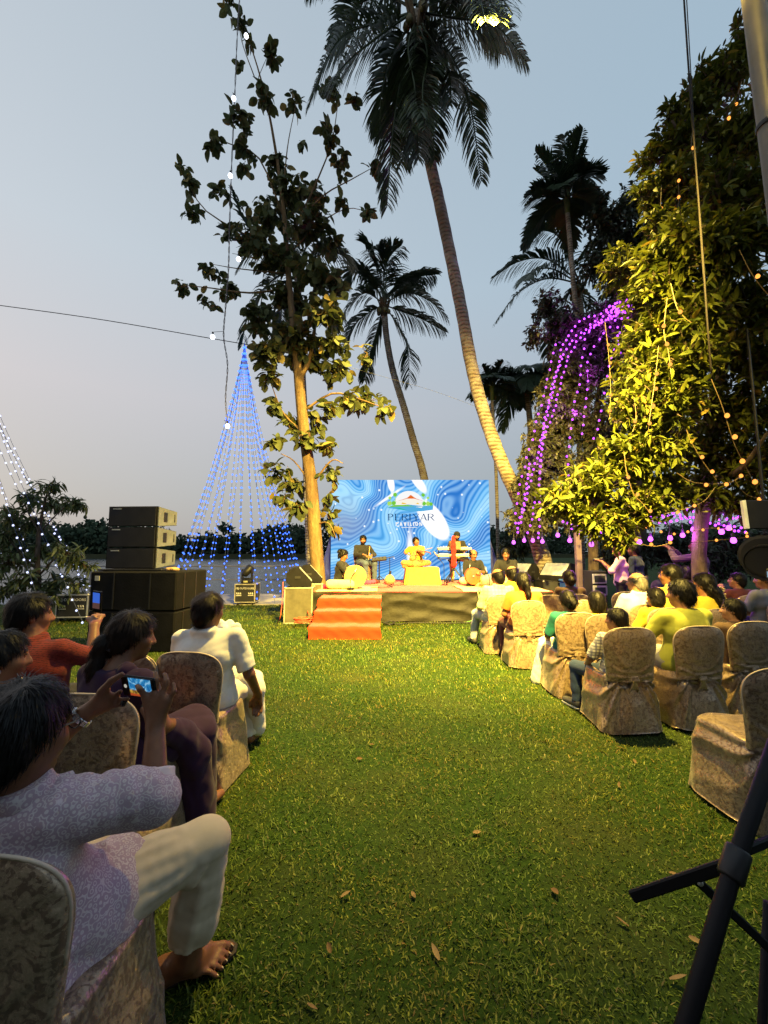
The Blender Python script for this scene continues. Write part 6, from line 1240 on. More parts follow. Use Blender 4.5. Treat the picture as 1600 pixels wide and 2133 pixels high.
# 6 right drummer
p = at(1057, 1216, 10.3)
person('moustached musician in black shirt at the right end of the stage', (p.x, 10.3, zf), R(150), 'floor', 1.06, (.4, -.3, 0), hair='short', beard=True, top=T['black'], sleeve=.95, bottom=T['cream'], dhoti=True, group=GP_, vox=.012, j=dict(Rel=(.24, .16, .32), Rwr=(.10, .40, .28), Lel=(-.22, .18, .32), Lwr=(-.10, .42, .28)))
r = empty('drum', 'barrel drum with yellow head lying before the right musician', 'drum', (at(1025, 1210, 9.95).x, 9.95, zf)); drum_parts(r, (0, 0, .17), (.75, -.65, .1), .13, .44, mat('drum_shell_silver', (.35, .35, .38), .4, .5, .4, bscale=9), mat('drum_head_yellow', (.70, .46, .06), .5), 1.18)
for i, (x, y, d, s_, lab) in enumerate(((1033, 1218, 9.7, .10, 'small brown clay pot drum between the right musicians'), (1085, 1205, 10.2, .14, 'round dark red bag beside the right musician'))):
    o = MB().lathe([(s_ * .4, 0), (s_ * .95, s_ * .4), (s_, s_ * .8), (s_ * .8, s_ * 1.3), (s_ * .45, s_ * 1.5), (s_ * .5, s_ * 1.6)], seg=20).build('clay_pot' if i == 0 else 'bag', mat(('clay', 'dark_red_bag')[i], ((.36, .16, .07), (.14, .03, .04))[i], .6), loc=(at(x, y, d).x, d, zf), smooth=True); tag(o, lab, ('drum', 'bag')[i])
# ================================================================ chairs and audience on the right
def seat_at(x, y, label, rz, who=None, top_z=.86, **kw):
    p = gp(x, y, top_z); b = Vector((p.x, p.y, 0)) + Matrix.Rotation(rz, 3, 'Z') @ Vector((0, .26, 0)); chair(label, b, rz); return b
GA = 'people seated right of the aisle'
def sit(b, rz, label, head_px=None, dy=.0, **kw):
    return person(label, (b.x - math.sin(rz) * dy, b.y + math.cos(rz) * dy, .0), rz, 'chair', group=kw.pop('group', GA), **kw)
shoe = mat('sneaker', (.04, .04, .045), .6); 
b = seat_at(1046, 1242, 'front row aisle chair under the man in the cream shirt', R(1)); sit(b, R(1), 'man in cream checked shirt and pale jeans in the front aisle seat', top=T['creamcheck'], sleeve=.7, collar=True, bottom=cloth('cloth_palejeans', (.36, .40, .45)), shoes=shoe, hair='ring', head=(.5, -.1, 0), j=dict(Lkn=(-.22, .48, .5), Lan=(-.26, .50, .09), Ltoe=(-.3, .65, .04), Lwr=(-.2, .38, .58)), vox=.012)
b = seat_at(1102, 1255, 'chair on the aisle under the woman in orange', R(1)); sit(b, R(1), 'woman in orange blouse with a long dark ponytail and maroon skirt', dy=.0, top=T['orange'], sleeve=.35, bottom=T['maroon'], dhoti=True, hair='pony', head=(.1, 0, 0), vox=.011, s=.98)
b = seat_at(1148, 1243, 'front row chair between the cream shirt and the coiled bun', R(1)); 
b = seat_at(1200, 1241, 'front row chair under the woman with the coiled bun', R(0)); sit(b, R(0), 'woman with a coiled brown bun in the front row', top=T['brown'], bottom=T['brown'], hair='bun', hcol='brown', head=(0, -.1, 0), vox=.012, s=.97)
b = seat_at(1218, 1254, 'chair behind the coiled bun woman, second row', R(0))
b = seat_at(1306, 1236, 'front row chair under the man in the yellow kurta', R(2)); sit(Vector((gp(1264, 1290, .9).x * 1.0, b.y - .2, 0)), R(3), 'balding man in bright yellow kurta seen from behind', top=T['yellow'], sleeve=.9, bottom=T['white'], collar=True, hair='ring', head=(.15, -.1, 0), vox=.012, s=1.03)
b = seat_at(1204, 1281, 'aisle chair with the girl wearing a white dress', R(1)); sit(b, R(1), 'girl with a black bun with jasmine in teal top and white skirt', dy=.0, top=T['teal'], bottom=T['white'], dhoti=True, hair='bun', head=(.1, -.2, 0), s=.86, vox=.011, extra=lambda r, J, hp, H: flowers(r, J, hp, H, n=10, c=(.05, -.14, -.05)), drape=([((-.22, .30, .50), (-.28, .34, .06), .06, .09), ((-.12, .3, .52), (-.2, .42, .1), .09, .1)], T['white']))
b = seat_at(1268, 1284, 'chair behind the yellow kurta man in the third row', R(1)); sit(b, R(1), 'child with a dark bob between the plaid boy and the yellow kurta', top=T['yellow'], bottom=T['brown'], hair='bob', head=(-.1, -.1, 0), s=.86, vox=.011)
b = seat_at(1316, 1313, 'aisle chair under the boy in the plaid shirt', R(1)); sit(b, R(2), 'boy in plaid shirt and blue jeans looking left', top=T['plaid'], sleeve=.45, collar=True, bottom=T['darkjeans'], shoes=None, hair='short', head=(.75, 0, 0), s=.80, vox=.010, skin='mid', dy=.0, j=dict(Lkn=(-.24, .46, .50), Lan=(-.26, .42, .10), Ltoe=(-.30, .60, .05), Lel=(-.27, .04, .70), Lwr=(-.20, .26, .58)), extra=lambda r, J, hp, H: [mk('shoe', Vol().cap(J[S + 'an'] - V3(0, .03, .02), J[S + 'toe'] + V3(0, .03, 0), .050, .044, k=.02).cut((0, 0, .014), (0, 0, -1)).mesh('shoe', .009), shoe, r) and mk('shoe_sole', Vol().cap(J[S + 'an'] - V3(0, .03, .045), J[S + 'toe'] + V3(0, .035, -.02), .050, .046, k=.02).cut((0, 0, .035), (0, 0, 1)).cut((0, 0, .004), (0, 0, -1)).mesh('sole', .009), M_CASEWHITE, r) for S in 'LR'])
b = seat_at(1462, 1310, 'back row chair under the man in the lime T-shirt', R(3)); sit(b, R(5), 'young man in lime yellow T-shirt with thick black hair', dy=.0, top=T['lime'], sleeve=.38, bottom=T['grey'], hair='short', head=(.55, -.05, 0), s=1.0, vox=.010, skin='mid', j=dict(Lel=(-.28, .10, .70), Lwr=(-.18, .32, .60)))
b = seat_at(1572, 1300, 'back row chair at the right edge under the small boy', R(3)); sit(b, R(5), 'small boy in a dark shirt at the right edge looking left', dy=.0, top=T['brown'], bottom=T['brown'], hair='short', head=(.8, .05, 0), s=.84, vox=.010, skin='light')
b = seat_at(1640, 1400, 'empty chair nearest the camera at the right edge', R(2))
b = seat_at(1394, 1271, 'third row chair under the girl with a flower in her hair', R(2)); sit(b, R(2), 'girl in yellow dress with one white flower in her hair', dy=.0, top=T['yellow'], bottom=T['yellow'], dhoti=True, hair='bob', head=(.5, -.05, 0), s=.86, vox=.011, extra=lambda r, J, hp, H: flowers(r, J, hp, H, n=4, c=(.085, -.04, .03)))
b = seat_at(1502, 1273, 'third row chair under the long-haired woman in yellow', R(3)); sit(b, R(5), 'woman in yellow with long dark hair and a string of flowers', dy=.0, top=T['yellow'], bottom=T['maroon'], dhoti=True, hair='long', head=(.55, -.05, 0), s=1.0, vox=.011, extra=lambda r, J, hp, H: [flowers(r, J, hp, H, n=9, c=(.06, -.15, -.06 - .06 * k)) for k in range(2)])
b = gp(1344, 1262, .86); b = Vector((b.x, b.y + .2, 0)); chair('second row chair under the grey-haired man in white', (b.x, b.y), R(2)); sit(b, R(3), 'old grey balding man in a white shirt', top=T['white'], bottom=T['white'], collar=True, hair='ring', hcol='grey', head=(.75, 0, 0), skin='light', vox=.012, s=1.0)
b = gp(1385, 1258, .86); b = Vector((b.x + .02, b.y - .05, 0)); chair('second row chair under the man in the yellow polo shirt', (b.x, b.y - .05), R(3)); sit(b, R(5), 'man in yellow polo shirt and glasses looking left', dy=.0, top=T['polo'], sleeve=.42, collar=True, bottom=T['navy'], hair='short', head=(.75, 0, 0), skin='mid', vox=.011, s=1.08, fat=1.1, extra=glasses)
b = seat_at(1452, 1229, 'reddish looking chair farther back under the dark red top', R(5)); sit(b, R(5), 'person in dark red top with black hair in the dim far seats', top=T['red'], bottom=T['maroon'], hair='bob', head=(.4, 0, 0), vox=.013)
b = seat_at(1566, 1243, 'chair behind the boy with hand on chin, dim at the right', R(5)); sit(b, R(6), 'boy in dark clothes resting his chin on his hand', top=T['maroon'], bottom=T['navy'], hair='short', head=(.8, .1, 0), vox=.012, s=.95, dy=.0, j=dict(Lel=(-.16, .26, .66), Lwr=(-.05, .24, .95)))
b = gp(1600, 1255, .86); chair('chair cut by the right edge beside the filming phone', (b.x + .25, b.y + .3), R(5)); sit(Vector((b.x + .22, b.y + .32, 0)), R(6), 'person at the right edge cut off beside the film light', top=T['grey'], bottom=T['navy'], hair='short', head=(.9, 0, 0), vox=.013)
# standing people in the dark
GS = 'people standing in the shade at the right'
p = at(1296, 1232, 8.4); person('photographer in a pinkish white kurta standing with a camera', (p.x, 8.4, 0), R(60), 'stand', .98, (.2, -.1, 0), top=T['pink'], sleeve=.6, bottom=T['black'], hair='short', group=GS, vox=.013, fat=1.05, j=dict(Lel=(-.27, .16, 1.16), Lwr=(-.10, .34, 1.36), Rel=(.27, .16, 1.16), Rwr=(.10, .34, 1.36)), extra=lambda r, J, hp, H: [MB().tube([(-.12, -.10, 1.40), (.0, -.13, 1.2), (.16, -.08, 1.0)], .012, 6).build('camera_strap', M_BLACK, r)])
r = empty('camera', 'black camera held up by the photographer in the pale kurta', 'camera', (p.x - .30, 8.56, 1.36), R(60)); MB().box((0, 0, 0), (.13, .07, .09), bev=.01).build('body', M_BLACK, r); MB().lathe([(.034, 0), (.036, .10), (.03, .12)], (0, .03, 0), Matrix.Rotation(R(-90), 3, 'X'), 14).build('lens', M_BLACK, r)
p = at(1328, 1232, 8.7); person('man in dark navy standing behind the pale kurta', (p.x, 8.7, 0), R(40), 'stand', .98, (.5, 0, 0), top=T['navy'], sleeve=.9, bottom=T['black'], hair='short', skin='dark', group=GS, vox=.014)
p = at(1462, 1240, 7.6); person('man in dark checked shirt standing with raised arms taking a picture', (p.x, 7.6, 0), R(40), 'stand', 1.03, (.3, .05, 0), top=T['plaid_dark'], sleeve=.9, bottom=T['black'], hair='short', skin='dark', group=GS, vox=.013, j=dict(Lel=(-.20, .30, 1.34), Lwr=(-.08, .42, 1.55), Rel=(.20, .30, 1.34), Rwr=(.08, .42, 1.55)))
ph_ = MB().box((0, 0, 0), (.16, .012, .08), bev=.004).build('phone', M_BLACK, loc=(p.x - .29, 7.6 + .40, 1.69), rot=(0, 0, R(40))); tag(ph_, 'phone held high by the man in the dark checked shirt', 'phone')
# seats and bags in the dark violet background
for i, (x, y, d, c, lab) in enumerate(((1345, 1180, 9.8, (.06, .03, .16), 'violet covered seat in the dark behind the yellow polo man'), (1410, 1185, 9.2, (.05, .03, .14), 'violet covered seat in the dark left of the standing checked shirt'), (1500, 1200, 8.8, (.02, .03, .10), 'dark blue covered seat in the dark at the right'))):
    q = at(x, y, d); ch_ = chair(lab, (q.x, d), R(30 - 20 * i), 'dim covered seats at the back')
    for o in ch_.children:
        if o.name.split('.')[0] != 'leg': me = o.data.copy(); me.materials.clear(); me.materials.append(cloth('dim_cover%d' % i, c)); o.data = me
# ================================================================ strings of fairy lights
def bulb_mesh(r, m):
    me = MB().lathe([(r * .15, -r), (r * .75, -r * .7), (r, 0), (r * .75, r * .7), (r * .35, r * 1.1)], seg=9).mesh('bulb', True); me.materials.append(m); return me
def light_string(label, pts, bm, step, wire=.006, group=None, wm=None, n=60, first=.0, sag=0, skip=None, nm='light_string'):
    C = spline(pts, n) if len(pts) > 2 else [Vector(pts[0]).lerp(Vector(pts[1]), i / (n - 1)) + Vector((0, 0, -sag * math.sin(math.pi * i / (n - 1)))) for i in range(n)]
    base = C[-1]; r = empty(nm, label, 'light string', base, group=group)
    MB().tube([c - base for c in C], wire, 4, cap=False).build('wire', wm or M_WIRE, r)
    acc = -first; k = 0
    for a, b_ in zip(C[:-1], C[1:]):
        L = (b_ - a).length
        while acc + L >= step * 1.0 * (k + 1):
            t = (step * (k + 1) - acc) / L; k += 1
            p = a.lerp(b_, t) - base
            o = bpy.data.objects.new('bulb', bm); COL.objects.link(o); o.parent = r; o.location = p + Vector((random.uniform(-.02, .02), -.015, random.uniform(-.02, .02)))
        acc += L
    return r
def point(parent, loc, col, e_, r_=.03):
    L = bpy.data.lights.new('bulb_glow', 'POINT'); L.energy = e_; L.color = col; L.shadow_soft_size = r_; o = bpy.data.objects.new('bulb_glow', L); COL.objects.link(o); o.parent = parent; o.location = loc; return o
E_BLUE = emis('bulb_blue', (.045, .14, 1.0), 4.0); E_WHITE = emis('bulb_white', (.60, .66, 1.0), 2.0); E_PURP = emis('bulb_purple', (.48, .06, 1.0), 4.2); E_ORANGE = emis('bulb_amber', (1.0, .36, .06), 1.9)
B_BLUE = bulb_mesh(.023, E_BLUE); B_WHITE = bulb_mesh(.021, E_WHITE); B_PURP = bulb_mesh(.023, E_PURP); B_OR = bulb_mesh(.020, E_ORANGE)
M_WBLUE = mat('wire_blue', (.05, .08, .20), .5)
def cone(apex, centre, rad, n, bm, label, group, step, a0=0, zfoot=.02, squash=1.0, first=0):
    out = []; order = sorted(range(n), key=lambda q: math.cos(a0 + 6.2832 * q / n)); ORDW = 'first second third fourth fifth sixth seventh eighth ninth tenth eleventh twelfth thirteenth fourteenth fifteenth sixteenth seventeenth eighteenth nineteenth twentieth twenty-first twenty-second twenty-third twenty-fourth twenty-fifth twenty-sixth'.split()
    for k in range(n):
        a = a0 + 6.2832 * k / n; f = Vector((centre[0] + rad * math.cos(a), centre[1] + rad * squash * math.sin(a), zfoot)); ap = Vector(apex)
        mid = ap.lerp(f, .45) + Vector(((f.x - ap.x) * -.09, (f.y - ap.y) * -.09, -.12)) + Vector((random.uniform(-.07, .07), random.uniform(-.07, .07), random.uniform(-.05, .05)))
        out.append(light_string(label + ', %s from the left' % ORDW[order.index(k)], [ap, ap.lerp(f, .12) + Vector(((f.x - ap.x) * -.05, (f.y - ap.y) * -.05, 0)), mid, f], bm, step, .005, group, M_WBLUE, 40, first=first))
    return out
ap = at(510, 712, 13.4); bc = cone(ap, (at(500, 1200, 13.4).x, 13.35), 2.2, 26, B_BLUE, 'blue fairy light string in the cone by the river', 'blue fairy light cone', .215, .1, squash=.62)
point(bc[0], ap - bc[0].location + Vector((.1, -.3, -.3)), (.15, .3, 1), 26); point(bc[0], ap - bc[0].location + Vector((.3, -.3, -1.2)), (.15, .3, 1), 16)
hw = MB().tube(spline([ap, ap + Vector((.25, .1, .5)), at(560, 590, 14.0), at(615, 560, 14.2)], 14), .010, 5).build('hanging_wire', M_WIRE); tag(hw, 'dark wire holding the tip of the blue light cone to the palm', 'wire')
apw = at(-75, 640, 9.3); cone(apw, (at(-75, 1200, 9.4).x, 9.4), 3.15, 20, B_WHITE, 'white fairy light string behind the mango tree', 'white fairy light cone', .27, .05, squash=.5)
wm_ = MB().tube([(apw.x, apw.y + .05, 0), (apw.x, apw.y + .05, apw.z + .1)], .04, 8).build('mast', M_STEEL); tag(wm_, 'thin mast holding the white light cone beyond the left edge', 'mast')
# wire with six large white bulbs through the left tree
pts = [at(502, -40, 9.3), at(495, 60, 9.3), at(489, 200, 9.3), at(482, 360, 9.3), at(478, 480, 9.3), at(476, 560, 9.3), at(470, 640, 9.3), at(466, 700, 9.3), at(474, 760, 9.3), at(470, 830, 9.3), at(474, 885, 9.3)]
ls = empty('light_string', 'twisted wire with large white bulbs hanging down through the big-leaved tree', 'light string', pts[-1])
for ph_i in (0, 3.14):
    C = spline(pts, 160); MB().tube([c - pts[-1] + Vector((.012 * math.cos(i * .8 + ph_i), .012 * math.sin(i * .8 + ph_i), 0)) for i, c in enumerate(C)], .008, 4).build('wire', mat('pale_wire', (.10, .09, .10), .5), ls)
B_BIG = bulb_mesh(.055, emis('bulb_cool_big', (.82, .86, 1.0), 5))
for (x, y) in ((513, 75), (487, 205), (480, 366), (497, 540), (443, 702), (474, 888)):
    p = at(x, y, 9.25) - pts[-1]; o = bpy.data.objects.new('bulb', B_BIG); COL.objects.link(o); o.parent = ls; o.location = p; MB().tube([p + Vector((0, 0, .04)), p + Vector((0, .0, .12))], .022, 8).build('socket', M_BLACK, ls)
    xs_ = 484 if y > 100 else 494; MB().tube([p + Vector((0, 0, .12)), at(xs_ if y < 600 else 467, y - 12, 9.3) - pts[-1]], .006, 4).build('lead', M_WIRE, ls)
cable('thin wire crossing the sky from the left to the big-leaved tree', [at(-60, 628, 9.6), at(200, 664, 9.5), at(440, 705, 9.4), at(600, 732, 9.8)], .009, M_WIRE, 20, 'overhead wires', 'overhead_wire')
cable('thin wire from the tree toward the leaning palm trunk', [at(640, 740, 9.8), at(800, 785, 10.2), at(905, 815, 10.6), at(1000, 850, 11.0)], .003, mat('pale_wire2', (.08, .08, .08), .6), 20, 'overhead wires', 'overhead_wire')
cable('dark thick cable dropping from the top in front of the right tree', [at(1421, -60, 3.3), at(1435, 150, 3.3), at(1450, 350, 3.35), at(1463, 520, 3.4), at(1474, 680, 3.4), at(1482, 780, 3.5)], .0075, mat('brown_cable', (.014, .010, .009), .8), 30, 'overhead wires', 'overhead_wire')
cable('slimmer cable running beside the thick one by the right tree', [at(1427, -60, 3.32), at(1442, 200, 3.32), at(1452, 380, 3.37), at(1470, 640, 3.42), at(1484, 790, 3.5)], .004, MATS['brown_cable'], 30, 'overhead wires', 'overhead_wire')
# purple strings over the small-leaved tree
PT = [([(1325, 620), (1290, 640), (1250, 655), (1205, 672), (1175, 715), (1160, 770), (1145, 830), (1130, 895), (1112, 980), (1095, 1040), (1085, 1090)], 'from the top knot down the left outline'),
      ([(1322, 632), (1280, 660), (1240, 680), (1195, 705), (1165, 760), (1152, 815), (1140, 860), (1128, 930), (1122, 1000), (1112, 1060), (1100, 1110)], 'second from the left outline'),
      ([(1318, 640), (1260, 668), (1225, 690), (1190, 730), (1170, 790), (1155, 850), (1135, 910), (1125, 970), (1124, 1060), (1122, 1130)], 'third from the left outline'),
      ([(1324, 630), (1305, 665), (1290, 700), (1275, 740), (1265, 790), (1256, 840), (1245, 890), (1236, 915)], 'down the middle right'), ([(1300, 640), (1262, 660), (1222, 700), (1213, 750), (1206, 795), (1197, 840), (1188, 895), (1182, 950), (1184, 1000)], 'down the middle left'),
      ([(1310, 645), (1270, 680), (1226, 745), (1224, 795), (1220, 840), (1214, 890), (1211, 915)], 'down the middle'), ([(1326, 622), (1300, 655), (1284, 690), (1292, 730), (1295, 760)], 'short one by the top knot'), ([(1160, 700), (1140, 790), (1118, 880), (1096, 960), (1078, 1030), (1072, 1090)], 'outermost on the left')]
for i, (pl_, lab) in enumerate(PT): s_ = light_string('string of purple fairy lights on the tree, ' + lab, [at(x, y, 9.35 + .1 * (i % 3)) for x, y in pl_], B_PURP, .14 if i < 3 else .22, .004, 'purple fairy light strings', M_WIRE, 60)
for x, y, e_ in ((1318, 628, 30), (1285, 655, 30), (1250, 670, 30), (1200, 700, 24), (1150, 850, 16), (1230, 780, 20), (1120, 960, 12), (1200, 860, 16)): point(s_, at(x, y, 9.62) - s_.location, (.55, .05, 1), e_)
kn = empty('light_knot', 'dense tangle of purple fairy lights at the top of the small-leaved tree', 'light string', at(1315, 630, 9.2))
for k in range(60): x, y = random.gauss(1300, 24), 0; y = 632 + (1310 - x) * .42 + random.gauss(0, 9); o = bpy.data.objects.new('bulb', B_PURP); COL.objects.link(o); o.parent = kn; o.location = at(x, y, 9.2 + random.uniform(-.1, .1)) - kn.location
MB().tube(spline([at(1330, 620, 9.2) - kn.location + Vector((0, 0, 0)), at(1290, 640, 9.2) - kn.location, at(1310, 655, 9.15) - kn.location, at(1260, 650, 9.25) - kn.location, at(1290, 630, 9.2) - kn.location], 20), .006, 4).build('wire', M_WIRE, kn)
# purple garland low behind the chairs
for i, (pl_, d) in enumerate((([(1160, 1085), (1210, 1095), (1270, 1075), (1340, 1065), (1420, 1062), (1500, 1072), (1560, 1085)], 8.5), ([(1180, 1100), (1260, 1110), (1330, 1085), (1400, 1075), (1470, 1085), (1540, 1098), (1620, 1090)], 8.2), ([(1075, 1120), (1088, 1060), (1098, 1000), (1104, 960)], 9.0), ([(1290, 1060), (1350, 1078), (1410, 1070), (1450, 1090), (1520, 1078), (1580, 1068), (1640, 1075)], 7.4), ([(1200, 1075), (1260, 1092), (1320, 1072), (1370, 1088), (1440, 1078), (1490, 1095), (1560, 1112)], 7.8))): light_string('low garland of purple fairy lights behind the right audience, ' + ('upper', 'lower', 'at the palm foot', 'nearest one', 'wavy middle one')[i], [at(x, y, d) for x, y in pl_], B_PURP, .11, .004, 'purple fairy light strings', M_WIRE, 60)
# hanging purple globe bulbs
GB = MB().lathe([(.004, -.04), (.027, -.034), (.040, -.008), (.034, .02), (.022, .045)], seg=14).mesh('globe', True); GB.materials.append(emis('globe_purple', (.75, .12, 1.0), 3.4))
HB = [(1070, 1130, 9.2, 1050), (1092, 1126, 9.0, 1010), (1110, 1126, 8.8, 1000), (1130, 1128, 8.8, 970), (1162, 1115, 8.2, 1060), (1187, 1126, 7.8, 1050), (1210, 1110, 8.2, 1040), (1232, 1134, 7.2, 1060), (1332, 1129, 7.0, 1070), (1355, 1123, 7.2, 1065), (1396, 1121, 7.0, 1070), (1422, 1115, 7.2, 1060), (1444, 1103, 7.4, 1060), (1503, 1108, 6.4, 1060), (1518, 1100, 6.8, 1055), (1528, 1126, 6.0, 1060)]
for i, (x, y, d, yt) in enumerate(HB):
    p = at(x, y, d); r = empty('hanging_bulb', 'purple globe bulb on a cord, %s of the hanging bulbs counting from the left' % ('first second third fourth fifth sixth seventh eighth ninth tenth eleventh twelfth thirteenth fourteenth fifteenth sixteenth'.split()[i]), 'hanging bulb', p, group='hanging purple bulbs'); zt2 = at(x, yt, d).z - p.z
    o = bpy.data.objects.new('globe', GB); COL.objects.link(o); o.parent = r; MB().tube([(0, 0, .04), (0, 0, .10)], .022, 10).build('socket', M_BLACK, r); MB().tube([(0, 0, .10), (.004, 0, zt2)], .004, 4).build('cord', M_WIRE, r)
    if i in (1, 3, 5, 7, 9, 11, 12, 14): point(r, (0, -.08, 0), (.62, .06, 1), 16)
# amber strings in the big tree
OS = [([(1397, 590), (1410, 640), (1425, 660), (1440, 672)], 4.0), ([(1390, 620), (1383, 690), (1392, 730), (1398, 780)], 4.2), ([(1482, 790), (1504, 845), (1530, 925), (1560, 985), (1586, 1040)], 3.5), ([(1430, 895), (1440, 920), (1465, 962), (1493, 1000)], 4.4), ([(1300, 940), (1306, 985), (1320, 1028), (1340, 1050), (1356, 1072)], 4.7), ([(1280, 1083), (1305, 1110), (1330, 1130), (1362, 1138), (1395, 1132)], 4.9), ([(1410, 985), (1440, 1003), (1480, 1008), (1520, 1005), (1548, 990)], 4.5), ([(1490, 1015), (1465, 1045), (1420, 1062), (1385, 1070)], 5.0), ([(1530, 1000), (1555, 1030), (1590, 1040)], 4.6), ([(1260, 670), (1266, 720), (1272, 800), (1270, 870)], 5.6), ([(1365, 790), (1357, 850), (1350, 900)], 4.6), ([(1372, 720), (1366, 780), (1352, 880)], 4.5), ([(1408, 330), (1414, 400), (1410, 450), (1400, 520)], 5.2), ([(1378, 385), (1376, 430), (1374, 480)], 5.3), ([(1540, 520), (1560, 560), (1580, 590), (1605, 620)], 3.8), ([(1180, 1080), (1250, 1100), (1330, 1095), (1400, 1112), (1480, 1100), (1560, 1110)], 6.8), ([(1320, 820), (1325, 870), (1318, 900)], 4.8), ([(1440, 1130), (1500, 1125), (1560, 1120), (1620, 1128)], 6.2), ([(1545, 170), (1530, 215), (1515, 245), (1480, 240)], 5.0), ([(1560, 230), (1540, 250), (1505, 250)], 5.0), ([(1445, 260), (1440, 300), (1445, 330)], 5.0)]
where = 'high at the lime leaves|left of the thick cable|below the thick cable|short slant in the dark leaves|in the lit lower branch|lowest loop under the lit branch|swag in the dark leaves|swag back to the left|at the right edge low|before the purple tree|between the lit clumps|upper left strand|in the upper crown|at the crown edge|at the right edge high|long one behind the heads|short strand mid crown|at the right behind the film light|by the pole top|second by the pole top|beside the cable top'.split('|')
for i, (pl_, d) in enumerate(OS): light_string('cord with amber fairy bulbs, ' + where[i], [at(x, y, d) for x, y in pl_], B_OR, (.21 if d < 5 else .24), .0035, 'amber fairy light strings', mat('amber_cord', (.16, .11, .05), .6), 40, first=.12)
# floodlight fixed in the crown of the tall palm, shining down on the stage
fp = at(1052, -170, 5.9)
flood('black floodlight strapped in the fronds of the tall palm', fp, (.6, 8.6, 0), 28000, 73, .62, AMBER)
cable('wire by which the floodlight hangs from the palm crown', [fp + Vector((0, -.1, .12)), fp.lerp(at(868, 20, 9.2), .5) + Vector((0, 0, -.1)), at(868, 20, 9.2)], .012, M_WIRE, 12, 'overhead wires', 'overhead_wire')
# ================================================================ left audience
GL = 'people seated left of the aisle'
def pjs(base, d): return {k: tuple(Vector(v) - Vector(base)) for k, v in d.items()}
# white-shirted man in the aisle seat
chair('aisle chair on the left under the man in white', (-1.24, 2.98), R(-6)); 
person('man in white shirt and white dhoti with thinning hair, seen from behind', (-1.24, 3.04, 0), R(-8), 'chair', .97, (-.35, -.1, 0), skin='dark', hair='thin', hcol='brown', top=T['white'], sleeve=.42, bottom=T['white'], dhoti=True, group=GL, vox=.009, collar=True, fat=1.05, j=dict(Rsh=(.20, .0, .95), Rel=(.30, .02, .68), Rwr=(.30, .17, .50), Rhd=(-.1, .2, -1)), drape=([((.10, .2, .60), (.20, .34, .46), .08, .07), ((.18, .36, .5), (.17, .48, .12), .075, .06)], T['white']), extra=glasses)
vv = Vol().ell((0, 0, 0), (.13, .05, .09)).ell((.09, .02, -.04), (.08, .04, .06)).wrinkle(.02, 50, 3); thing_mesh('paper_bag', vv.mesh('bag', .01), cloth('white_paper', (.72, .72, .74), None, None), 'crumpled white paper bag held before the man in white', 'bag', at(462, 1318, 3.45))
vv = Vol().cap((-.07, 0, -.01), (.09, .02, .0), .018, .014).cap((.0, 0, .0), (.05, .0, .04), .02, .02).wrinkle(.006, 60, 3); thing_mesh('yellow_packet', vv.mesh('packet', .008), cloth('yellow_packet_mat', (.72, .48, .02)), 'yellow packet sticking out of the white paper bag', 'packet', at(476, 1330, 3.38))
# empty chair and the man in the red shirt
chair('empty chair between the man in red and the man in white', (-1.66, 2.98), R(-5))
chair('chair under the man in the red ribbed shirt', (-2.12, 2.58), R(-8))
B = (-2.12, 2.62, 0)
person('man in red ribbed shirt holding up a phone', B, 0, 'chair', 1.0, (-.75, -.05, 0), skin='mid', hair='short', top=T['redrib'], sleeve=.62, bottom=T['black'], group=GL, vox=.009, fat=1.15, collar=True, j=dict(head=tuple(at(66, 1282, 2.62) - Vector(B)), neck=(-.02, -.02, .99), **pjs(B, dict(Rel=at(192, 1372, 2.74), Rwr=at(197, 1302, 2.86)))), )
def phone(label, c, M, w, h, screen, lens=False):
    r = empty('phone', label, 'phone', c, group='phones held up'); MB().box((0, 0, 0), (w, .009, h), M=M, bev=.004).build('body', mat('phone_body', (.015, .015, .018), .25, .5), r); MB().box(M @ Vector((0, -.0052, 0)), (w * .93, .001, h * .9), M=M).build('glass', mat('phone_glass', (.004, .004, .005), .08, .6), r); return r
Mp = Matrix.Rotation(R(-12), 3, 'Z') @ Matrix.Rotation(R(8), 3, 'X') @ Matrix.Rotation(R(6), 3, 'Y'); pc_ = at(203, 1254, 2.9)
r = phone('phone held upright by the man in red', pc_, Mp, .075, .155, None); MB().box(Mp @ Vector((-.004, -.0062, .03)), (.056, .001, .07), M=Mp).build('picture', emis('phone_blue', (.05, .16, .75), .8), r); MB().box(Mp @ Vector((-.004, -.0062, -.025)), (.056, .001, .04), M=Mp).build('picture', emis('phone_dim', (.12, .06, .05), .8), r)
# woman in purple
chair('chair under the woman in the purple saree', (-1.33, 2.2), R(-4))
B = (-1.33, 2.22, 0)
def clip(r, J, hp, H):
    MB().tube([hp(-.05, -.10, -.06), hp(0, -.135, -.05), hp(.05, -.10, -.06)], .010, 6).build('hair_band', mat('hair_band', (.05, .05, .07), .4), r)
person('woman in purple saree with dark hair tied low, face turned right', B, R(-20), 'chair', .95, (-.55, -.12, 0), skin='dark', hair='pony', hcol='brown', top=T['purple'], sleeve=.35, bottom=T['purple'], dhoti=True, group=GL, vox=.009, neckcut=.03, j=dict(head=(.0, .02, 1.13), Rkn=(.17, .40, .50), Lkn=(-.05, .44, .50), Ran=(.18, .42, .1), Lan=(.0, .44, .1)), drape=([((.16, .20, .57), (.19, .30, .42), .075, .09), ((.18, .30, .45), (.19, .36, .06), .09, .10), ((.10, -.09, .98), (.20, .0, .70), .045, .055), ((.20, .0, .7), (.20, .22, .55), .055, .07)], T['purple']), extra=clip)
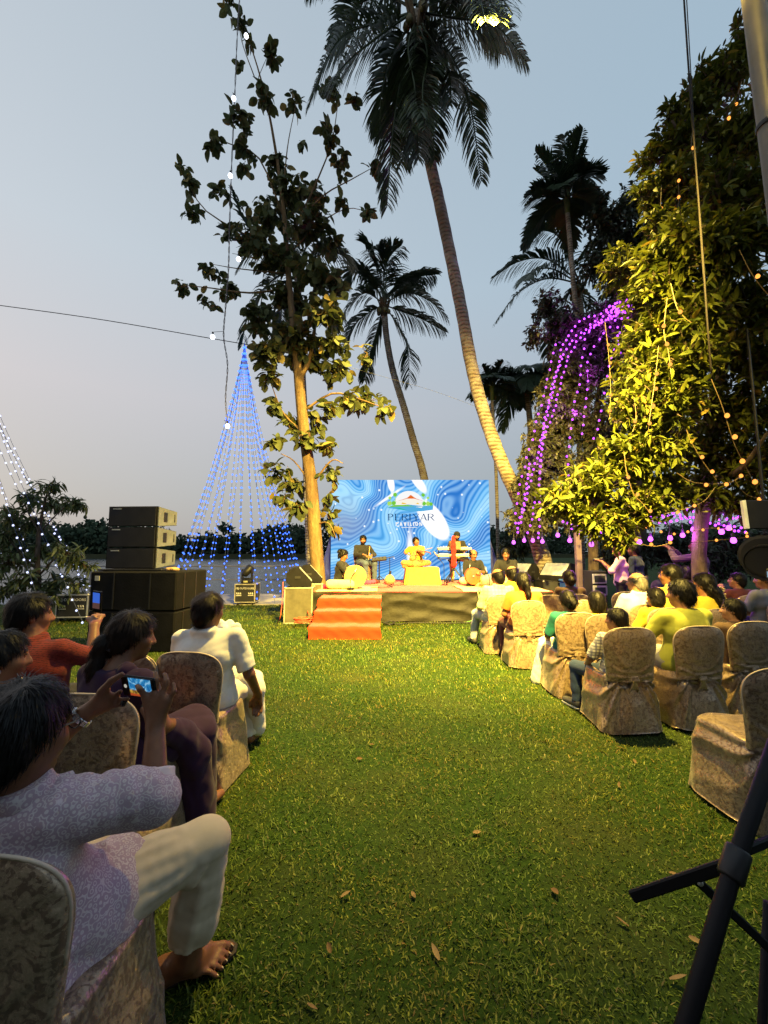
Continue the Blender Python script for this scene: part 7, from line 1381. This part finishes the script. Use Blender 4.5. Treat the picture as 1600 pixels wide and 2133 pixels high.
# girl at the left edge
chair('chair under the girl with the hair clip at the left edge', (-1.80, 2.02), R(-6))
def clips(r, J, hp, H):
    mb = MB()
    for k in range(4): mb.tube([hp(.03 + .01 * k, -.11, -.03 - .02 * k), hp(-.03, -.125, -.045 - .02 * k)], .006, 5)
    mb.build('hair_clip', mat('silver_clip', (.6, .6, .62), .3, .5, .8), r); MB().lathe([(.002, -.02), (.007, -.015), (.007, -.003), (.002, 0)], hp(.086, -.005, -.04), seg=8).build('earring', M_ALU, r)
person('girl with black hair in a silver clip at the left edge', (-1.78, 2.04, 0), R(-12), 'chair', .90, (-.7, -.05, 0), skin='mid', hair='pony', top=T['maroon'], sleeve=.4, bottom=T['maroon'], dhoti=True, group=GL, vox=.009, extra=clips, neckcut=.02)
# ---------------------------------------------------------------- the man filming in the foreground
chair('brocade covered chair in the bottom left corner under the filming man', (-.91, 1.22), R(-2), s=.985)
B = Vector((-.90, 1.24, 0)); J0 = dict(pel=(-.93, 1.26, .50), chest=(-.99, 1.12, .73), neck=(-.95, 1.12, .915), head=at(48, 1532, 1.12), Rsh=at(96, 1700, 1.13), Lsh=(-1.17, 1.14, .86), Rel=at(320, 1664, 1.29), Rwr=at(324, 1512, 1.385), Lel=(-1.16, 1.32, .80), Lwr=at(178, 1486, 1.42), Rhip=(-.83, 1.31, .50), Lhip=(-1.0, 1.27, .50), Rkn=at(430, 1752, 1.53), Lkn=at(232, 1672, 1.78), Ran=at(392, 1985, 1.60), Lan=(-1.10, 1.78, .09), Rtoe=at(455, 1990, 1.66), Ltoe=(-1.06, 1.95, .04))
Jr = {k: tuple(Vector(v) - B) for k, v in J0.items()}
L_ = lambda x, y, d: np.array(at(x, y, d) - B)
def hero_body(b):
    # right hand: palm, four fingers over the phone, index on the glass
    w = L_(324, 1512, 1.385); kn = [L_(304, 1452, 1.40), L_(322, 1446, 1.405), L_(338, 1448, 1.40), L_(350, 1460, 1.395)]
    for q in kn: b.cap(w, q, .022, .014, k=.012)
    for q0, q1, q2, r0 in ((kn[0], L_(292, 1436, 1.385), L_(286, 1428, 1.40), .0095), (kn[1], L_(327, 1418, 1.41), L_(324, 1402, 1.43), .0095), (kn[2], L_(347, 1420, 1.41), L_(343, 1404, 1.43), .0092), (kn[3], L_(363, 1440, 1.40), L_(361, 1424, 1.415), .0082)):
        b.cap(q0, q1, r0 + .001, r0, k=.004); b.cap(q1, q2, r0, r0 * .85, k=.003)
    b.cap(L_(312, 1496, 1.39), L_(300, 1478, 1.43), .014, .012, k=.01); b.cap(L_(300, 1478, 1.43), L_(303, 1462, 1.445), .0115, .0095, k=.004)
    # left hand holds the other end
    w = L_(178, 1486, 1.42); kn = [L_(220, 1436, 1.435), L_(226, 1450, 1.44), L_(228, 1462, 1.445), L_(224, 1474, 1.445)]
    for q in kn: b.cap(w, q, .021, .014, k=.012)
    b.cap(L_(212, 1440, 1.425), L_(232, 1418, 1.42), .0135, .011, k=.008); b.cap(L_(232, 1418, 1.42), L_(254, 1405, 1.425), .011, .009, k=.004)
    for q0, q1, q2 in ((kn[1], L_(244, 1448, 1.46), L_(250, 1440, 1.45)), (kn[2], L_(246, 1460, 1.46), L_(266, 1456, 1.45)), (kn[3], L_(244, 1468, 1.455), L_(258, 1468, 1.445))): b.cap(q0, q1, .0098, .0092, k=.004); b.cap(q1, q2, .009, .0078, k=.003)
    # right foot with five toes
    hl = L_(338, 2035, 1.60); an = L_(392, 1985, 1.60)
    b.cap(an, hl, .040, .036, k=.03); ball = [L_(420 + 9 * k, 2008 - 0 * k, 1.615 + .013 * k) for k in range(5)]
    toes = [gp(452, 2034, .018), gp(462, 2018, .018), gp(470, 2003, .019), gp(477, 1989, .020), gp(482, 1972, .023)]; toes = [np.array(t - B) for t in toes]
    for k, t in enumerate(toes):
        m_ = hl * .38 + t * .62 + V3(0, 0, .020 + .003 * k); b.cap(hl + V3(0, 0, .02), m_, .030, .017 + .001 * k, k=.02); b.cap(an - V3(0, 0, .02), m_, .028, .015, k=.02); rr = (.0085, .009, .0095, .010, .0135)[k]; m2 = m_ * .35 + t * .65 + V3(0, 0, .008); b.cap(m_, m2, rr * 1.15, rr, k=.005); b.cap(m2, t + V3(0, 0, .001), rr, rr * .9, k=.003)
def hero_extra(r, J, hp, H):
    # toenails, watch, rolled cuffs, collar, sandal
    for (x, y, rr) in ((484, 1968, .009), (479, 1985, .006), (472, 2000, .006), (464, 2015, .005), (454, 2031, .005)):
        MB().lathe([(rr, -.001), (rr, .001), (rr * .5, .002)], np.array(gp(x, y, .034 if rr > .008 else .029) - B), frame(Vector((.6, .75, .6))) @ Matrix.Rotation(-math.pi / 2, 3, 'X'), 10).build('toenail', mat('nail', (.62, .50, .36), .35), r)
    a = L_(168, 1494, 1.415); d = np.array(Vector(L_(178, 1486, 1.42)) - Vector(J['Lel'])); d /= np.linalg.norm(d); Mw = frame(Vector(d)) @ Matrix.Rotation(-math.pi / 2, 3, 'X')
    ws = r
    mt = mat('watch_steel', (.62, .62, .64), .25, .5, .9)
    for k in range(14): an = 6.283 * k / 14; MB().box(Vector(a) + Mw @ Vector((.034 * math.cos(an), .034 * math.sin(an), 0)), (.006, .014, .019), M=Mw @ Matrix.Rotation(an, 3, 'Z'), bev=.002).build('watch_link', mt, r)
    MB().lathe([(.018, -.005), (.019, .0), (.016, .005)], Vector(a) + Mw @ Vector((.02, -.034, 0)), Mw @ Matrix.Rotation(R(90), 3, 'X'), 20).build('watch_face', mt, r)
    e1, w1 = np.array(J['Rel']), np.array(J['Rwr']); c0 = e1 * .93 + w1 * .07; c1 = e1 * .66 + w1 * .34
    vv = Vol(); vv.cap(c0, c1, .060, .056, k=.01); dn = (w1 - e1) / np.linalg.norm(w1 - e1); vv.cut(c1 + dn * .004, dn); vv.wrinkle(.002, 70, 3); mk('cuff', vv.mesh('cuff', .006), cloth('purple_lit_plain', (.66, .56, .60)), r)  # cuff colour carries the same purple light as the shirt
    vv = Vol(); n0 = np.array(J['neck']); vv.cap(n0 + V3(-.03, -.015, .0), n0 + V3(.035, -.005, .0), .066, k=.02); vv.cap(n0 + V3(.055, .0, -.01), n0 + V3(.10, .07, .005), .024, .008, k=.015); vv.wrinkle(.002, 70, 5); vv.cut(n0 + V3(0, 0, .035), (0, -.3, 1)); mk('collar', vv.mesh('collar', .007), T['print'], r)
    glasses(r, J, hp, H)
def ridge(t, pts, r, k=.022):
    for a, b_ in zip(pts[:-1], pts[1:]): t.cap(a, b_, r, r, k=k)
def hero_top(t, J):
    a, e_ = np.array(J['Rsh']), np.array(J['Rel']); d = e_ - a; up = V3(0, 0, 1); sd = np.cross(d, up); sd /= np.linalg.norm(sd); nr = np.cross(sd, d); nr /= np.linalg.norm(nr); rg = np.random.default_rng(4)
    for k in range(13):                      # slanting folds round the sleeve
        t0 = .04 + .075 * k; an = rg.uniform(-.4, .4); pts = []
        for q in np.linspace(-1.3, 1.5, 7): pts.append(a + d * (t0 + .10 * q * (1 if k % 3 else -.6)) + (nr * math.cos(q + an) - sd * -math.sin(q + an)) * (.071 - .012 * min(1, abs(q) / 1.5) ** 2))
        ridge(t, pts, rg.uniform(.006, .0095), .02)
    p, c = np.array(J['pel']), np.array(J['chest'])
    for k in range(9): x = .06 + .018 * k; ridge(t, [p + V3(.10 + .02 * math.sin(k), .05 - .035 * k, .16), p + V3(.145, .06 - .03 * k, .04), p + V3(.15, .07 - .03 * k, -.05)], .009, .02)
    h = np.array(J['Rhip']); t.cap(p + V3(.06, .0, -.02), h + V3(.02, .13, .02), .14, .112, k=.05, flat=True)
def hero_bot(t, J):
    rg = np.random.default_rng(8)
    for S in 'R':
        h, kn_, an = np.array(J[S + 'hip']), np.array(J[S + 'kn']), np.array(J[S + 'an']); d = kn_ - h; L = np.linalg.norm(d); d /= L; sd = np.cross(d, V3(0, 0, 1)); sd /= np.linalg.norm(sd); up = np.cross(sd, d)
        for k in range(8):                   # long pulls from the hip along the thigh
            th = -1.5 + .42 * k; r0, r1 = .098, .073; pts = [h + d * L * q + (up * math.cos(th + .35 * q) + sd * math.sin(th + .35 * q)) * (r0 + (r1 - r0) * q - .002) for q in np.linspace(.18 + .05 * (k % 3), .62 + .1 * (k % 2), 5)]; ridge(t, pts, .006, .02)
        for k in range(6):                   # bunched folds behind the knee
            th = 2.2 + .32 * k; c = kn_ - d * (.05 + .02 * (k % 3)) ; pts = [c + (up * math.cos(th + q) * .07 + sd * math.sin(th + q) * .07) - d * .02 * q - V3(0, 0, .02 * (k % 2)) for q in np.linspace(-.5, .5, 4)]; ridge(t, pts, .010, .016)
        s2 = an - kn_; L2 = np.linalg.norm(s2); s2 /= L2; y2 = np.cross(s2, sd)
        for k in range(7):                   # soft vertical folds down the shin
            th = 6.28 * k / 7 + .3; pts = [kn_ + s2 * L2 * q + (sd * math.cos(th + .3 * q) + y2 * math.sin(th + .3 * q)) * (.068 + .009 * q) for q in np.linspace(.25, .78, 4)]; ridge(t, pts, .0065, .02)
person('man in lilac paisley shirt and cream trousers filming with a phone, bottom left', tuple(B), 0, 'chair', 1.0, (-.28, -.14, -.05), skin='dark', hair='thin', hcol='black', top=T['print'], sleeve=.52, bottom=cloth('cloth_cream_trousers', (.60, .50, .36)), bottom_len=.80, topfn=hero_top, botfn=hero_bot, group=GL, vox=.0068, hands=False, j=Jr, extra=hero_extra, bodyfn=hero_body, wr_amp=.005, feet=False, sleeve_r=.012, calf=.078)
sd_ = MB(); fa = gp(330, 2052, .008); fb = gp(492, 1975, .008); dsd = (fb - fa).normalized(); nsd = Vector((-dsd.y, dsd.x, 0)); prof = [(0, .02), (.03, .034), (.10, .034), (.17, .042), (.22, .044), (.255, .030), (.268, .0)]
out = [fa + dsd * t + nsd * w for t, w in prof] + [fa + dsd * t - nsd * w for t, w in prof[::-1]]
sdl = empty('sandal', 'dark sandal with a silver studded strap on the bare foot', 'sandal', fa); MB().prism([p - fa for p in out], (0, 0, .012)).build('sole', mat('sandal_sole', (.03, .02, .015), .6), sdl)
MB().tube(spline([fa * 0 + dsd * .165 + nsd * .045 + Vector((0, 0, .01)), dsd * .15 + nsd * .03 + Vector((0, 0, .055)), dsd * .14 + Vector((0, 0, .075)), dsd * .15 - nsd * .03 + Vector((0, 0, .05)), dsd * .165 - nsd * .045 + Vector((0, 0, .01))], 12), .009, 6).build('strap', mat('sandal_strap', (.05, .04, .035), .5), sdl)
for k in range(7): t = k / 6; MB().lathe([(.005, -.003), (.006, 0), (.003, .004)], dsd * (.148 - .008 * math.sin(t * 3.14)) + nsd * (.030 - .055 * t) + Vector((0, 0, .060 + .022 * math.sin(t * 3.14))), seg=8).build('stud', M_ALU, sdl)
pc_ = at(290, 1430, 1.425); Mp = Matrix.Rotation(R(-20), 3, 'Z') @ Matrix.Rotation(R(14), 3, 'X') @ Matrix.Rotation(R(-1), 3, 'Y')
r = phone('phone held sideways by the filming man showing the stage', pc_, Mp, .152, .074, None)
def phone_pic():
    m, n, b, o = _new('phone_stage_picture'); n.nodes.remove(b); t = n.nodes.new('ShaderNodeTexCoord'); sp2 = n.nodes.new('ShaderNodeSeparateXYZ'); n.links.new(t.outputs['Generated'], sp2.inputs[0]); x = noise(n, 60, 4); y = noise(n, 35, 2, dist=2)
    blue = ramp(n, y.outputs[0], ((.3, (.01, .08, .30)), (.5, (.03, .28, .60)), (.65, (.4, .7, .9)))).outputs[0]; low = ramp(n, x.outputs[0], ((.4, (.02, .02, .02)), (.55, (.55, .30, .03)), (.7, (.75, .55, .1)))).outputs[0]
    c = mixc(n, ramp(n, sp2.outputs[2], ((.30, 1.), (.38, 0.))).outputs[0], blue, low); c = mixc(n, ramp(n, sp2.outputs[2], ((.12, 1.), (.15, 0.))).outputs[0], c, (.5, .08, .02))
    em = n.nodes.new('ShaderNodeEmission'); n.links.new(c, em.inputs[0]); em.inputs[1].default_value = .8; n.links.new(em.outputs[0], o.inputs[0]); return m
pm_ = MB().box((0, 0, 0), (.098, .001, .062)).mesh('picture'); pm_.transform(Mp.to_4x4()); mk('picture', pm_, phone_pic(), r, loc=Mp @ Vector((.012, -.0062, 0)))
MB().lathe([(.0065, -.0004), (.0065, .0004)], Mp @ Vector((-.055, -.0063, 0)), Mp @ Matrix.Rotation(R(90), 3, 'X'), 18).build('shutter_button', emis('phone_white', (.9, .85, .75), .5), r)
# ---------------------------------------------------------------- folding stand at the right foreground
M_STAND = mat('stand_black', (.006, .006, .008), .55, .2, bscale=60, bstr=.12, bdist=.002)
a0 = at(1655, 1440, .92); a1 = at(1530, 1800, .84); a2 = at(1400, 2233, .74); dl = (a2 - a1).normalized(); a3 = a2 + dl * (-a2.z / dl.z) * 1.0
fs = empty('folding_stand', 'black folding metal stand in the bottom right corner', 'stand', (a3.x, a3.y, 0)); o3 = Vector((a3.x, a3.y, 0))
MB().tube([a0 - o3, a1 - o3, a3 - o3], .0145, 18).build('main_tube', M_STAND, fs, smooth=True)
b0 = at(1520, 1800, .85); b1 = at(1316, 1868, .98)
Mb = frame(b1 - b0); MB().box((b0 + b1) / 2 - o3, (.012, (b1 - b0).length, .022), M=Mb, bev=.003).build('side_bar', M_STAND, fs)
c0 = at(1448, 1832, .90); c1 = at(1640, 2012, .93); Mc = frame(c1 - c0); MB().box((c0 + c1) / 2 - o3 + Vector((0, .02, 0)), (.010, (c1 - c0).length, .018), M=Mc, bev=.003).build('brace', M_STAND, fs)
d0 = at(1600, 1880, 1.02); d1 = at(1588, 2130, 1.02); d1b = d1 + (d1 - d0) * ((-d1.z) / (d1 - d0).z); MB().tube([d0 - o3, d1b - o3], .009, 12).build('rear_leg', M_STAND, fs, smooth=True)
e0 = at(1545, 1775, .86); e1_ = at(1680, 1720, .95); Me = frame(e1_ - e0); MB().box((e0 + e1_) / 2 - o3, (.011, (e1_ - e0).length, .02), M=Me, bev=.003).build('side_bar', M_STAND, fs)
MB().lathe([(.019, -.028), (.021, -.024), (.021, .024), (.019, .028)], a1 - o3, frame(dl) @ Matrix.Rotation(-math.pi / 2, 3, 'X'), 18).build('clamp', M_BLACK, fs, smooth=True)
for q in (c0,): MB().lathe([(.006, -.004), (.006, .004), (.003, .006)], q - o3 + Vector((0, -.012, .004)), Matrix.Rotation(R(90), 3, 'X'), 10).build('rivet', M_ALU, fs)
# film light and hung monitor at the right edge
c = at(1600, 1168, 3.9); r = empty('film_light', 'round black film light on a stand at the right edge', 'film light', (c.x, c.y, 0)); Mf = frame(Vector((-.75, -.6, -.1))) @ Matrix.Rotation(-math.pi / 2, 3, 'X')
MB().lathe([(.05, -.20), (.10, -.18), (.13, -.05), (.13, .06), (.165, .10), (.165, .16), (.15, .16), (.13, .10)], (0, 0, c.z), Mf, 28).build('lamp_head', M_BLACK, r, smooth=False); MB().lathe([(.165, .155), (.19, .16), (.19, .17), (.165, .175)], (.02, .02, c.z + .06), Mf, 28).build('filter_ring', M_BLACK, r); MB().tube([(.02, .02, 0), (.02, .02, c.z - .10)], .018, 10).build('stand_pole', M_BLACK, r)
for k in range(3): a = k * 2.1; MB().tube([(.02, .02, .35), (.02 + .35 * math.cos(a), .02 + .35 * math.sin(a), .01)], .012, 6).build('leg', M_BLACK, r)
MB().tube([(.02, .02, c.z - .1), (.10, -.06, c.z - .16), (.06, -.1, c.z - .3)], .022, 8).build('arm', M_BLACK, r)
vv_ = at(1598, 1196, 3.4); r = empty('video_camera', 'small video camera with a lit flip screen at the right edge', 'camera', vv_); MB().box((.10, 0, 0), (.16, .08, .09), bev=.012).build('body', M_BLACK, r); MB().box((0, -.03, .0), (.075, .008, .055), bev=.002).build('flip_screen', M_BLACK, r); MB().box((0, -.0352, 0), (.066, .001, .046)).build('screen_picture', emis('cam_screen', (.35, .55, .75), .6), r); MB().tube([(.10, 0, -.04), (.10, 0, -vv_.z)], .014, 8).build('monopod', M_BLACK, r)
hm = at(1578, 1072, 4.6); r = empty('hung_monitor', 'black flat monitor with a white edge hanging at the right edge', 'monitor', (hm.x, hm.y, hm.z), R(-8)); MB().box((.08, 0, 0), (.42, .06, .32), bev=.01).build('panel', M_BLACK, r); MB().box((-.135, -.012, 0), (.035, .05, .32), M=Matrix.Rotation(R(-3), 3, 'Y'), bev=.004).build('white_edge', mat('white_edge', (.7, .75, .8), .5), r); MB().tube([(.1, .04, .1), (.1, .06, 2.2)], .014, 8).build('hanging_rod', M_BLACK, r)
# wooden post with purple light on it behind the chairs
pp = at(1206, 1185, 9.4); o = empty('post', 'slim post behind the wedge monitors glowing purple', 'post', (pp.x, 9.4, 0)); MB().box((0, 0, 1.35), (.12, .12, 2.7), bev=.01).build('shaft', mat('post_paint', (.10, .07, .09), .8, bscale=20), o); MB().box((0, 0, 2.72), (.16, .16, .04), bev=.008).build('cap', mat('post_paint', (.35, .28, .30), .7), o)
# ================================================================ unseen trees added behind the viewer to block the sky's light
for i, (x, y, h_, r_) in enumerate(((-5.5, -4.5, 7.5, 3.2), (0.5, -6.5, 8.5, 3.6), (6.0, -4.5, 7.5, 3.2), (-9.5, -1.0, 7.0, 2.8))):
    b = Vector((x, y, 0)); cl = [(b + Vector((random.uniform(-1, 1) * r_ * .6, random.uniform(-1, 1) * r_ * .5, h_ * (.3 + .5 * random.random()))), (r_ * .6, r_ * .5, h_ * .22), 300) for k in range(9)]
    broad_tree('added_shade_tree', ('added sky-blocking tree behind the viewer on the left', 'added sky-blocking tree straight behind the viewer', 'added sky-blocking tree behind the viewer on the right', 'added sky-blocking tree beyond the left edge of the seats')[i], b, [b, b + Vector((.1, 0, h_ * .3)), b + Vector((0, .2, h_ * .7))], [.25, .2, .1], [], cl, leaf_template(.55, .3, .3, .3, 2), .5, 5, M_DARK, M_BARKD, nobj=4, seed=40 + i, group='added unseen trees blocking the sky', twigs=False)
